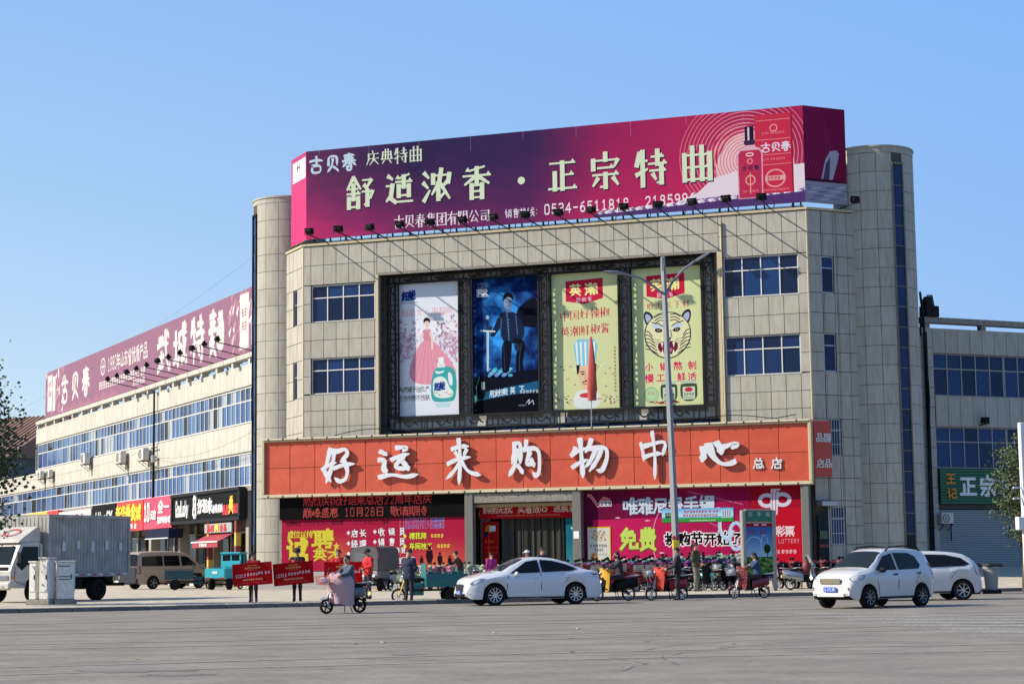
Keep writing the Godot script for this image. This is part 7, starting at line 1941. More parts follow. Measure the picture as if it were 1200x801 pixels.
	scribble(sc,16,14,50,22,Color(0.55,0.20,0.28),3);scribble(sc,84,14,54,22,Color(0.50,0.24,0.34),4);sc.rect(0,236,160,20,Color(0.12,0.18,0.45));scribble(sc,20,240,120,10,Color(0.7,0.75,0.85),5)
	put("poster",board_mesh(1.14,1.92),printed(sc.im,0.2),bs,at3(-0.57,0.48,0.06))
	put("back_panel",boxm(V(1.14,2.1,0.1)),gm,bs,at3(0,1.49,0.0))
	# bins by the right kerb
	for i in 2:
		var bn:=thing("litter_bin","grey litter bin behind the white hatchback, " + ("left" if i == 0 else "right") + " of the pair","bin",on_ground(16.0 + i*0.82,-66.3 - i*0.3),22,"paired litter bins")
		var p:=MB.new()
		p.lathe([Vector2(0.26,0.12),Vector2(0.33,0.85),Vector2(0.35,0.88),Vector2(0.35,0.95),Vector2(0,0.98)],Vector3.ZERO,Vector3.UP,4)
		put("body",p.mesh(),tone("bin_grey",0.24,0.25,0.26,0.5),bn)
		put("lid",boxm(V(0.62,0.10,0.62),0.03),tone("bin_dark",0.05,0.05,0.055),bn,at3(0,1.0,0));put("foot",boxm(V(0.5,0.14,0.5),0.02),M.black,bn,at3(0,0.07,0))
	# white notice post at the right edge
	var np:=thing("white_post","white post with short rungs and a panel at the right edge of the street","post",on_ground(16.7,-60.6),20)
	np.position = V(16.47,0.0,-60.6)
	var pm:=tone("post_white",0.66,0.67,0.68,0.4)
	put("post",boxm(V(0.16,5.6,0.16),0.02),pm,np,at3(0,2.8,0));put("panel",boxm(V(0.9,1.9,0.12),0.02),pm,np,at3(0.42,4.6,0));put("print",boxm(V(0.30,0.35,0.01)),tone("dk_print",0.1,0.1,0.11),np,at3(0.25,5.2,0.066))
	for k in 2:put("rung",boxm(V(0.34,0.05,0.05)),pm,np,at3(-0.22,3.15 + k*0.35,0))
	put("box",boxm(V(0.26,0.42,0.2),0.02),pm,np,at3(-0.18,2.35,0.0))
	# traffic cones by the entrance
	for i in 4:
		var c:=thing("traffic_cone","orange traffic cone at the entrance steps, %s from the left" % ORD[i],"cone",Vector3.ZERO,0,"cones by the entrance")
		c.position = in_frame(MAIN_AT,MAIN_TURN,V(6.4 + [0.0,2.1,3.2,4.0][i],0,5.2));c.position.y = gy(c.position.x,c.position.z)
		var p:=MB.new()
		p.lathe([Vector2(0.16,0.03),Vector2(0.11,0.28)],Vector3.ZERO,Vector3.UP,12);p.lathe([Vector2(0.085,0.45),Vector2(0.03,0.72),Vector2(0,0.72)],Vector3.ZERO,Vector3.UP,12)
		put("body",p.mesh(),tone("cone_orange",0.62,0.13,0.02),c)
		p = MB.new();p.lathe([Vector2(0.11,0.28),Vector2(0.085,0.45)],Vector3.ZERO,Vector3.UP,12)
		put("reflective_band",p.mesh(),tone("paper",0.72,0.72,0.72),c);put("base",boxm(V(0.36,0.04,0.36),0.01),tone("cone_orange",0.62,0.13,0.02),c,at3(0,0.02,0))
	# dark cable pole standing before the left wing, and cables
	var cp:=thing("cable_pole","thin dark utility pole fixed to the left wing wall above the shop signs","pole",in_frame(LEFT_AT,LEFT_TURN,V(-18.0,5.55,0.22)),LEFT_TURN)
	b = MB.new();b.tube([V(0,0,0),V(0,6.7,0)],[0.09,0.06],8);put("pole",b.mesh(),M.dark_iron,cp)
	b = MB.new()
	for yy in [1.9,2.5,3.1]:b.bar(V(-0.6,yy,0),V(0.6,yy,0),0.06)
	put("crossarm",b.mesh(),M.dark_iron,cp)
	put("junction_box",boxm(V(0.3,0.45,0.25),0.03),M.steel,cp,at3(0.3,2.4,0.1))
	var pp:=in_frame(LEFT_AT,LEFT_TURN,V(-18.0,5.55,0.22))
	var wires:=[[V(-46,10.9,-150),V(-13.2,17.6,-97.0),0.9],[pp + V(0,2.5,0),V(-13.4,8.2,-96.5),0.5],[pp + V(0,3.1,0),V(-47,7.8,-150),0.8],[pp + V(0,1.9,0),V(-13.5,6.9,-96.8),0.4]]
	for i in wires.size():
		var w = wires[i]
		var pts:=[]
		for k in 13:
			var t:=k / 12.0
			pts.push_back(w[0].lerp(w[1],t) - V(0,4.0*w[2]*t*(1 - t),0))
		var wm:=MB.new();wm.tube(pts,0.004 if i == 0 else 0.007,5,false)
		tag(put("overhead_cable",wm.mesh(),M.dark_iron),["long thin cable rising to the left stair tower across the mauve billboard","thin black cable from the utility pole to the left tower, uppermost","thin black cable from the utility pole to the far left","thin black cable from the utility pole to the left tower, lowest"][i],"cable","overhead cables")
	# wiring slack along the front of the facade above the orange sign
	for i in 3:
		var pts:=[]
		for k in 17:
			var t:=k / 16.0
			pts.push_back(in_frame(MAIN_AT,MAIN_TURN,V(2.0 + i*8.0 + t*7.0,7.62 + 0.25*absf(sin(t*5.0 + i)),0.6 + 0.1*sin(t*9.0))))
		var wm:=MB.new();wm.tube(pts,0.02,5,false)
		tag(put("sign_wire",wm.mesh(),M.black),"loose black wire lying on top of the orange fascia, %s from the left" % ORD[i],"wire","wires on the fascia top")
# cars: a lofted body; x forward, y up
func interp(tab:Array,x:float) -> float:
	if x <= tab[0][0]:return tab[0][1]
	for i in tab.size() - 1:
		if x <= tab[i + 1][0]:
			var t:float = (x - tab[i][0]) / maxf(1e-6,tab[i + 1][0] - tab[i][0])
			# smooth through the table points
			var p0:float = tab[maxi(i - 1,0)][1];var p1:float = tab[i][1];var p2:float = tab[i + 1][1];var p3:float = tab[mini(i + 2,tab.size() - 1)][1]
			var m1:=(p2 - p0)*0.35;var m2:=(p3 - p1)*0.35
			var t2:=t*t;var t3:=t2*t
			return (2*t3 - 3*t2 + 1)*p1 + (t3 - 2*t2 + t)*m1 + (-2*t3 + 3*t2)*p2 + (t3 - t2)*m2
	return tab[-1][1]
func half_w(P:Dictionary,x:float) -> float:
	var t:float = absf(x) / (P.L*0.5)
	var e:float = P.get("end_round",0.20)
	return P.W*0.5*(1.0 - 0.04*t*t - e*pow(clampf((t - 0.78) / 0.22,0,1),2.2))
func car_section(P:Dictionary,x:float) -> Array:
	var yt:=interp(P.top,x)
	var yb:=minf(interp(P.belt,x),yt - 0.015)
	var lo:float = P.sill
	var e:float = absf(x) / (P.L*0.5)
	if e > 0.93:lo += 0.10*(e - 0.93) / 0.07
	for wx in P.wheels:
		var d:=absf(x - wx)
		var R:float = P.wr + 0.055
		if d < R:lo = maxf(lo,P.wr + sqrt(R*R - d*d))
	lo = minf(lo,yb - 0.03)
	var w:=half_w(P,x)
	var g:=maxf(0.0,yt - yb)
	var we:float = w*0.955 - P.tumble*g - minf(0.06,g*0.5)
	var ye:=yt - minf(0.075,g*0.45)
	return [Vector2(w*0.94,lo),Vector2(w*0.975,lerpf(lo,yb,0.16)),Vector2(w*0.985,lerpf(lo,yb,0.50)),Vector2(w,lerpf(lo,yb,0.76)),Vector2(w*0.972,lerpf(lo,yb,0.86)),Vector2(w*0.945,yb + 0.004),
		Vector2(lerpf(w*0.945,we,0.5),lerpf(yb,ye,0.5)),Vector2(we,ye),Vector2(we - 0.055,yt - minf(0.022,g*0.2)),Vector2(we*0.6,yt),Vector2(0,yt + 0.008)]
func side_z(P:Dictionary,x:float,y:float) -> float:
	var s:=car_section(P,x)
	for i in s.size() - 1:
		if y <= s[i + 1].y or i == s.size() - 2:
			var t:=clampf((y - s[i].y) / maxf(1e-5,s[i + 1].y - s[i].y),0,1)
			return lerpf(s[i].x,s[i + 1].x,t)
	return s[-1].x
func side_patch(P: Dictionary, poly: Array, off: float, sgn: float) -> Mesh:
	var b:=MB.new()
	var q:=PackedVector2Array()
	for i in poly.size():
		var a:=Vector2(poly[i][0],poly[i][1]);var c:=Vector2(poly[(i + 1) % poly.size()][0],poly[(i + 1) % poly.size()][1])
		for k in 3:q.push_back(a.lerp(c,k / 3.0))
	var ids:=Geometry2D.triangulate_polygon(q)
	for i in range(0,ids.size(),3):
		var v:=[]
		for k in 3:
			var p:=q[ids[i + k]]
			v.push_back(V(p.x,p.y,sgn*(side_z(P,p.x,p.y) + off)))
		var n:Vector3 = (v[1] - v[0]).cross(v[2] - v[0])
		if n.z*sgn < 0:b.tri(v[0],v[2],v[1])
		else:b.tri(v[0],v[1],v[2])
	return b.mesh()
func top_patch(P: Dictionary, x0: float, x1: float, inset: float, off: float) -> Mesh:
	var b:=MB.new()
	var rows:=[]
	for i in 9:
		var x:=lerpf(x0,x1,i / 8.0)
		var s:=car_section(P,x)
		var row:=[]
		var we:float = s[7].x - inset
		for k in 9:
			var z:=lerpf(-we,we,k / 8.0)
			var az:=absf(z)
			var y:float
			if az > s[8].x:y = lerpf(s[8].y,s[7].y,(az - s[8].x) / maxf(0.001,s[7].x - s[8].x))
			elif az > s[9].x:y = lerpf(s[9].y,s[8].y,(az - s[9].x) / maxf(0.001,s[8].x - s[9].x))
			else:y = lerpf(s[10].y,s[9].y,az / s[9].x)
			row.push_back(V(x,y + off,z))
		rows.push_back(row)
	b.grid(rows,V((x0 + x1)*0.5,-3,0))
	return b.mesh()
func wheel(parent:Node,at:Vector3,r:float,w:float,outward:float,spokes:int,rim_m:Material,rim_ratio:=0.68) -> void:
	var n:=Node3D.new()
	n.name = "wheel"
	parent.add_child(n,true)
	n.position = at
	var key:="tyre %.3f %.3f %.2f" % [r,w,rim_ratio]
	if not mesh_cache.has(key):
		var b:=MB.new()
		var ri:=r*rim_ratio
		b.lathe([Vector2(ri,-w*0.5),Vector2(r*0.93,-w*0.5),Vector2(r,-w*0.36),Vector2(r,w*0.36),Vector2(r*0.93,w*0.5),Vector2(ri,w*0.5),Vector2(ri,-w*0.5)],Vector3.ZERO,Vector3.BACK,28)
		mesh_cache[key] = b.mesh()
	put("tyre",mesh_cache[key],M.rubber,n)
	var k2:="rim %.3f %.3f %d %.2f %d" % [r,w,spokes,rim_ratio,int(outward)]
	if not mesh_cache.has(k2):
		var b:=MB.new()
		var ri:=r*rim_ratio
		b.lathe([Vector2(ri*1.02,w*0.46),Vector2(ri*0.94,w*0.42),Vector2(ri*0.92,w*0.1)],Vector3.ZERO,V(0,0,outward),28)
		b.lathe([Vector2(ri*0.18,w*0.30),Vector2(ri*0.17,w*0.44),Vector2(0,w*0.45)],Vector3.ZERO,V(0,0,outward),12)
		for i in spokes:
			var a:=TAU*i / spokes
			b.bar(V(cos(a)*ri*0.1,sin(a)*ri*0.1,outward*w*0.36),V(cos(a)*ri*0.95,sin(a)*ri*0.95,outward*w*0.38),ri*(0.14 if spokes > 6 else 0.2),w*0.1,Vector3.BACK)
		mesh_cache[k2] = b.mesh()
	put("rim",mesh_cache[k2],rim_m,n)
	var k3:="hubdark %.3f %.2f" % [r,rim_ratio]
	if not mesh_cache.has(k3):
		var b:=MB.new()
		b.lathe([Vector2(r*rim_ratio*0.97,-w*0.1),Vector2(r*rim_ratio*0.97,0.0),Vector2(0,0.0)],Vector3.ZERO,V(0,0,1),20)
		b.lathe([Vector2(r*rim_ratio*0.97,-w*0.12),Vector2(0,-w*0.12)],Vector3.ZERO,V(0,0,1),20)
		mesh_cache[k3] = b.mesh()
	put("brake_disc",mesh_cache[k3],M.black,n)
func make_car(o:Node3D,P:Dictionary,paint:Material) -> void:
	var b:=MB.new()
	var xs:=[]
	var L2:float = P.L*0.5
	for i in 75:xs.push_back(lerpf(-L2,L2,i / 74.0))
	for s in [-1.0,1.0]:
		var rows:=[]
		for x in xs:
			var row:=[]
			for p in car_section(P,x):row.push_back(V(x,p.y,p.x*s))
			rows.push_back(row)
		# smooth sheet, turned outward
		var nn:=[]
		for i in rows.size():
			var nr:=[]
			for k in rows[0].size():
				var du:Vector3 = rows[mini(i + 1,rows.size() - 1)][k] - rows[maxi(i - 1,0)][k]
				var dv:Vector3 = rows[i][mini(k + 1,10)] - rows[i][maxi(k - 1,0)]
				var q:=(du.cross(dv)).normalized()
				if q.dot(V(0,0.6,s)) < 0:q = -q
				nr.push_back(q)
			nn.push_back(nr)
		for i in rows.size() - 1:
			for k in 10:
				var a:Vector3 = rows[i][k];var c:Vector3 = rows[i + 1][k];var d:Vector3 = rows[i + 1][k + 1];var e:Vector3 = rows[i][k + 1]
				var na:Vector3 = nn[i][k];var nc:Vector3 = nn[i + 1][k];var nd:Vector3 = nn[i + 1][k + 1];var ne:Vector3 = nn[i][k + 1]
				if (d - a).cross(e - c).dot(na + nd) >= 0:b.tri_n(a,c,d,na,nc,nd);b.tri_n(a,d,e,na,nd,ne)
				else:b.tri_n(a,d,c,na,nd,nc);b.tri_n(a,e,d,na,ne,nd)
	for e in [-1.0, 1.0]:
		var sec:=car_section(P,e*L2)
		for k in sec.size() - 1:
			b.facing(V(e*L2,sec[k].y,sec[k].x),V(e*L2,sec[k].y,-sec[k].x),V(e*L2,sec[k + 1].y,-sec[k + 1].x),V(e*L2,sec[k + 1].y,sec[k + 1].x),V(0,sec[k].y,0))
	put("body",b.mesh(),paint,o)
	var u:=MB.new()
	u.box(V(0,P.sill + 0.10,0),V(P.L*0.90,0.22,P.W*0.80));u.box(V(0,P.sill + 0.35,0),V(P.L*0.8,0.4,P.W*0.55))
	put("underbody",u.mesh(),M.black,o)
	for wx in P.wheels:
		for s in [-1.0,1.0]:wheel(o,V(wx,P.wr,s*(P.W*0.5 - 0.115)),P.wr,0.19,s,P.spokes,P.rim)
	for s in [-1.0,1.0]:
		var w0:float = P.wheels[1] + P.wr + 0.08;var w1:float = P.wheels[0] - P.wr - 0.08
		put("sill_trim",side_patch(P,[[w0,P.sill + 0.01],[w1,P.sill + 0.01],[w1,P.sill + 0.06],[w0,P.sill + 0.06]],0.005,s),M.black,o)
	for w in P.windows:
		for s in [-1.0,1.0]:put("side_window",side_patch(P,w,0.014,s),M.dark_glass,o)
	put("windscreen",top_patch(P,P.ws[0],P.ws[1],0.05,0.007),P.get("ws_glass",M.dark_glass),o)
	put("rear_window",top_patch(P,P.rw[0],P.rw[1],0.06,0.007),M.dark_glass,o)
	for s in [-1.0,1.0]:
		put("headlight",side_patch(P,P.head,0.010,s),P.get("head_m",tone("lamp_glass",0.22,0.24,0.27,0.08,0.3)),o)
		put("tail_light",side_patch(P,P.tail,0.010,s),tone("tail_red",0.30,0.012,0.012,0.15),o)
		for seam in P.seams:put("door_seam",side_patch(P,seam,0.004,s),tone("seam",0.05,0.05,0.055),o)
		for h in P.handles:
			put("door_handle",boxm(V(0.18,0.035,0.03),0.01),P.get("handle_m",paint),o,at3(h[0],h[1],s*(side_z(P,h[0],h[1]) + 0.015)))
		var mb:=MB.new()
		mb.ball(Vector3.ZERO,V(0.07,0.075,0.11),10);mb.bar(V(0,-0.03,-s*0.04),V(-0.02,-0.06,-s*0.16),0.04)
		put("mirror",mb.mesh(),P.get("mirror_m",paint),o,at3(P.mirror[0],P.mirror[1],s*(side_z(P,P.mirror[0],P.mirror[1]) + 0.11)))
	# grille, bumper opening, plates
	var fx:float = L2
	for gr in P.grille:
		put(gr[4],boxm(V(0.05,gr[1],gr[2]*2.0),0.012),gr[3],o,at3(fx + 0.012,gr[0],0))
	put("number_plate",boxm(V(0.02,0.13,0.42),0.004),tone("plate_blue",0.03,0.10,0.50,0.4),o,at3(fx + 0.045,P.plate_y,0))
	put("plate_lettering",text_mesh("A 67158",0.08,0.12,"hei",0.002,1.0,1.0),tone("letter_white",0.72,0.72,0.70),o,Transform3D(deg_y(90),V(fx + 0.056,P.plate_y - 0.04,0.17)))
	put("number_plate",boxm(V(0.02,0.13,0.42),0.004),tone("plate_blue",0.03,0.10,0.50,0.4),o,at3(-fx - 0.012,P.plate_y + 0.2,0))
	put("lower_trim",boxm(V(0.06,0.07,P.W*0.72),0.02),M.black,o,at3(fx - 0.03,P.sill + 0.13,0))
func build_vehicles() -> void:
	var cream_white:=mat(lin(0.55,0.57,0.61),0.22)
	cream_white.clearcoat_enabled = true;cream_white.clearcoat = 0.8;cream_white.clearcoat_roughness = 0.04
	var white2:=mat(lin(0.52,0.52,0.515),0.22)
	white2.clearcoat_enabled = true;white2.clearcoat = 0.8;white2.clearcoat_roughness = 0.04
	var alloy:=tone("alloy",0.50,0.50,0.52,0.25,0.8)
	var dim_alloy:=tone("dim_alloy",0.20,0.20,0.21,0.3,0.7)
	# sedan
	var sed:=thing("sedan_car","white four-door sedan on the road in front of the entrance","car",V(0.40,0,-58.9),198)
	make_car(sed,{
		"L":4.42,"W":1.74,"sill":0.20,"wr":0.325,"wheels":[1.33,-1.29],"tumble":0.34,"spokes":10,"rim":alloy,
		"top":[[-2.21,0.62],[-2.19,0.90],[-2.08,1.02],[-1.75,1.07],[-1.45,1.17],[-1.05,1.33],[-0.6,1.435],[-0.1,1.47],[0.3,1.435],[0.7,1.27],[1.12,1.06],[1.5,0.99],[1.85,0.91],[2.04,0.84],[2.15,0.74],[2.20,0.60],[2.21,0.50]],
		"belt":[[-2.21,0.55],[-2.1,0.93],[-1.5,1.0],[-0.6,0.985],[0.5,0.94],[1.1,0.92],[1.7,0.84],[2.1,0.72],[2.21,0.45]],
		"windows":[[[0.84,0.975],[0.28,1.33],[-0.10,1.385],[-0.14,0.995]],[[-0.20,0.998],[-0.17,1.385],[-0.55,1.355],[-1.0,1.245],[-1.38,1.09],[-1.15,1.035]]],
		"ws":[0.36,1.12],"rw":[-1.62,-0.85],
		"ws_glass":tone("ws_glass",0.016,0.022,0.030,0.05),
		"head":[[1.62,0.82],[1.72,0.74],[2.05,0.62],[2.12,0.68],[2.0,0.76],[1.80,0.83]],
		"tail":[[-2.17,0.86],[-2.05,0.93],[-1.80,0.95],[-1.92,0.86],[-2.1,0.78]],
		"seams":[[[-0.17,0.26],[-0.148,0.26],[-0.148,0.98],[-0.17,0.98]],[[0.95,0.5],[0.972,0.5],[0.907,0.92],[0.885,0.92]],[[0.965,0.30],[0.987,0.30],[0.972,0.5],[0.95,0.5]],[[-0.95,0.68],[-0.935,0.68],[-1.2,0.98],[-1.215,0.98]]],
		"handles":[[0.02,0.83],[-1.0,0.86]],"handle_m":M.chrome,"mirror":[0.66,0.96],
		"grille":[[0.55,0.22,0.34,tone("grille_dark",0.03,0.03,0.035,0.3),"grille"],[0.34,0.07,0.5,M.black,"air_intake"],[0.62,0.03,0.345,M.chrome,"chrome_bar"],[0.55,0.025,0.35,M.chrome,"chrome_bar"],[0.48,0.025,0.345,M.chrome,"chrome_bar"]],
		"plate_y":0.405},cream_white)
	for s in [-1,1]:
		put("fog_lamp_trim",boxm(V(0.36,0.03,0.02),0.008),M.chrome,sed,Transform3D(deg_y(-s*38),V(2.03,0.37,s*0.66)))
	# small crossover
	var suv:=thing("small_crossover_car","small white crossover with black roof rails turning on the road at the right","car",V(9.68,0,-50.9),221)
	var sp:={
		"L":3.60,"W":1.60,"sill":0.24,"wr":0.295,"wheels":[1.13,-1.12],"tumble":0.27,"spokes":8,"rim":dim_alloy,"end_round":0.18,
		"top":[[-1.80,0.60],[-1.79,0.95],[-1.74,1.15],[-1.62,1.38],[-1.45,1.50],[-1.1,1.555],[-0.4,1.575],[0.1,1.555],[0.40,1.46],[0.75,1.22],[1.05,1.06],[1.35,1.00],[1.6,0.92],[1.74,0.80],[1.80,0.62]],
		"belt":[[-1.80,0.55],[-1.72,0.98],[-1.0,0.99],[0.4,0.96],[1.0,0.93],[1.5,0.84],[1.76,0.70],[1.80,0.5]],
		"windows":[[[0.82,0.99],[0.36,1.36],[-0.02,1.44],[-0.04,1.0]],[[-0.12,1.0],[-0.10,1.45],[-0.75,1.44],[-1.0,1.35],[-1.12,1.12],[-1.0,1.02]]],
		"ws":[0.34,1.02],"rw":[-1.76,-1.5],
		"ws_glass":tone("ws_glass",0.016,0.022,0.030,0.05),
		"head":[[1.28,0.88],[1.40,0.76],[1.72,0.70],[1.76,0.78],[1.55,0.87]],
		"tail":[[-1.78,0.75],[-1.66,1.02],[-1.48,1.22],[-1.52,1.0],[-1.64,0.75]],
		"seams":[[[-0.075,0.30],[-0.053,0.30],[-0.053,1.0],[-0.075,1.0]],[[0.72,0.34],[0.742,0.34],[0.867,0.95],[0.845,0.95]],[[-0.80,0.62],[-0.785,0.62],[-1.1,1.0],[-1.115,1.0]]],
		"handles":[[0.05,0.88],[-0.95,0.90]],"handle_m":M.black,"mirror":[0.66,1.0],"mirror_m":M.black,
		"grille":[[0.72,0.14,0.34,tone("gold_grille",0.42,0.36,0.24,0.25,0.8),"grille"],[0.36,0.10,0.45,M.white_frame,"bumper"],[0.72,0.03,0.36,M.black,"grille_slot"]],
		"plate_y":0.50}
	make_car(suv,sp,white2)
	for s in [-1.0,1.0]:
		var rb:=MB.new()
		rb.tube([V(0.15,1.50,s*0.53),V(0.0,1.60,s*0.53),V(-0.6,1.63,s*0.53),V(-1.2,1.60,s*0.52),V(-1.35,1.50,s*0.52)],0.022,6)
		put("roof_rail",rb.mesh(),M.black,suv)
		put("fog_lamp",boxm(V(0.24,0.09,0.03),0.02),M.chrome,suv,Transform3D(deg_y(-s*30),V(1.73,0.52,s*0.54)))
	var ant:=MB.new();ant.ball(V(-1.3,0.98,0.76),V(0.06,0.05,0.02),8);put("fuel_cap",ant.mesh(),M.black,suv)
	# hatchback behind it
	var hb:=thing("hatchback_car","white hatchback partly hidden behind the small white crossover","car",V(12.32,0,-58.2),184)
	make_car(hb,{
		"L":3.85,"W":1.68,"sill":0.22,"wr":0.30,"wheels":[1.22,-1.28],"tumble":0.32,"spokes":7,"rim":alloy,
		"top":[[-1.93,0.60],[-1.92,0.85],[-1.84,1.05],[-1.62,1.28],[-1.35,1.41],[-0.9,1.475],[-0.3,1.50],[0.2,1.46],[0.6,1.28],[1.05,1.05],[1.4,0.97],[1.72,0.84],[1.88,0.68],[1.93,0.55]],
		"belt":[[-1.93,0.55],[-1.84,0.98],[-1.0,1.02],[0.4,0.95],[1.0,0.90],[1.6,0.78],[1.93,0.5]],
		"windows":[[[0.78,0.985],[0.26,1.33],[-0.10,1.39],[-0.12,1.0]],[[-0.18,1.0],[-0.16,1.40],[-0.8,1.38],[-1.28,1.28],[-1.52,1.10],[-1.35,1.04]]],
		"ws":[0.34,1.02],"rw":[-1.86,-1.45],
		"head":[[1.38,0.84],[1.5,0.72],[1.80,0.66],[1.82,0.74],[1.6,0.83]],
		"tail":[[-1.90,0.72],[-1.80,1.04],[-1.66,1.04],[-1.70,0.80]],
		"seams":[[[-0.15,0.28],[-0.135,0.28],[-0.135,1.0],[-0.15,1.0]],[[0.8,0.32],[0.815,0.32],[0.86,0.93],[0.845,0.93]],[[-0.9,0.64],[-0.885,0.64],[-1.2,1.0],[-1.215,1.0]]],
		"handles":[[0.0,0.85],[-1.0,0.88]],"mirror":[0.64,0.97],
		"grille":[[0.58,0.12,0.34,M.black,"grille"]],"plate_y":0.40},white2)
	# minivan before the left wing
	var beige:=mat(lin(0.30,0.235,0.185),0.35);beige.clearcoat_enabled = true;beige.clearcoat = 0.5
	var van:=thing("minivan","beige minivan with grey lower body parked nose-in at the shops","van",on_ground(-18.6,-100.5),47)
	make_car(van,{
		"L":4.95,"W":1.80,"sill":0.26,"wr":0.33,"wheels":[1.55,-1.45],"tumble":0.17,"spokes":5,"rim":dim_alloy,"end_round":0.14,
		"top":[[-2.475,0.70],[-2.47,1.1],[-2.40,1.45],[-2.28,1.80],[-2.1,1.93],[-1.5,1.97],[-0.2,1.98],[0.6,1.93],[1.0,1.80],[1.5,1.45],[1.85,1.18],[2.2,1.05],[2.42,0.85],[2.475,0.6]],
		"belt":[[-2.475,0.6],[-2.38,1.12],[-1.0,1.13],[1.0,1.10],[1.7,1.02],[2.3,0.85],[2.475,0.5]],
		"windows":[[[-2.15,1.20],[-2.08,1.70],[-0.80,1.74],[-0.82,1.20]],[[-0.74,1.20],[-0.72,1.74],[0.28,1.74],[0.28,1.20]],[[0.40,1.20],[0.40,1.72],[0.85,1.68],[1.42,1.24]]],
		"ws":[1.0,1.78],"rw":[-2.42,-2.26],
		"head":[[2.0,0.95],[2.1,0.80],[2.40,0.76],[2.42,0.84]],"tail":[[-2.45,0.80],[-2.40,1.18],[-2.22,1.18],[-2.26,0.80]],
		"seams":[[[0.33,0.35],[0.345,0.35],[0.345,1.15],[0.33,1.15]],[[-0.79,0.35],[-0.775,0.35],[-0.775,1.15],[-0.79,1.15]]],
		"handles":[[0.15,1.02],[-0.6,1.02]],"mirror":[1.25,1.18],"grille":[[0.75,0.2,0.5,M.black,"grille"]],"plate_y":0.50},beige)
	# dark rear door glass and lower panel of the van
	put("tailgate_window",boxm(V(0.03,0.62,1.34),0.02),M.dark_glass,van,Transform3D(Basis(Vector3.BACK,-0.16),V(-2.385,1.50,0)))
	put("tailgate_panel",boxm(V(0.03,0.62,1.44),0.02),tone("van_grey",0.045,0.05,0.058,0.4),van,at3(-2.485,0.86,0))
	put("rear_bumper",boxm(V(0.16,0.26,1.62),0.05),tone("van_grey",0.045,0.05,0.058,0.4),van,at3(-2.44,0.42,0))
	build_truck()
	build_trikes()
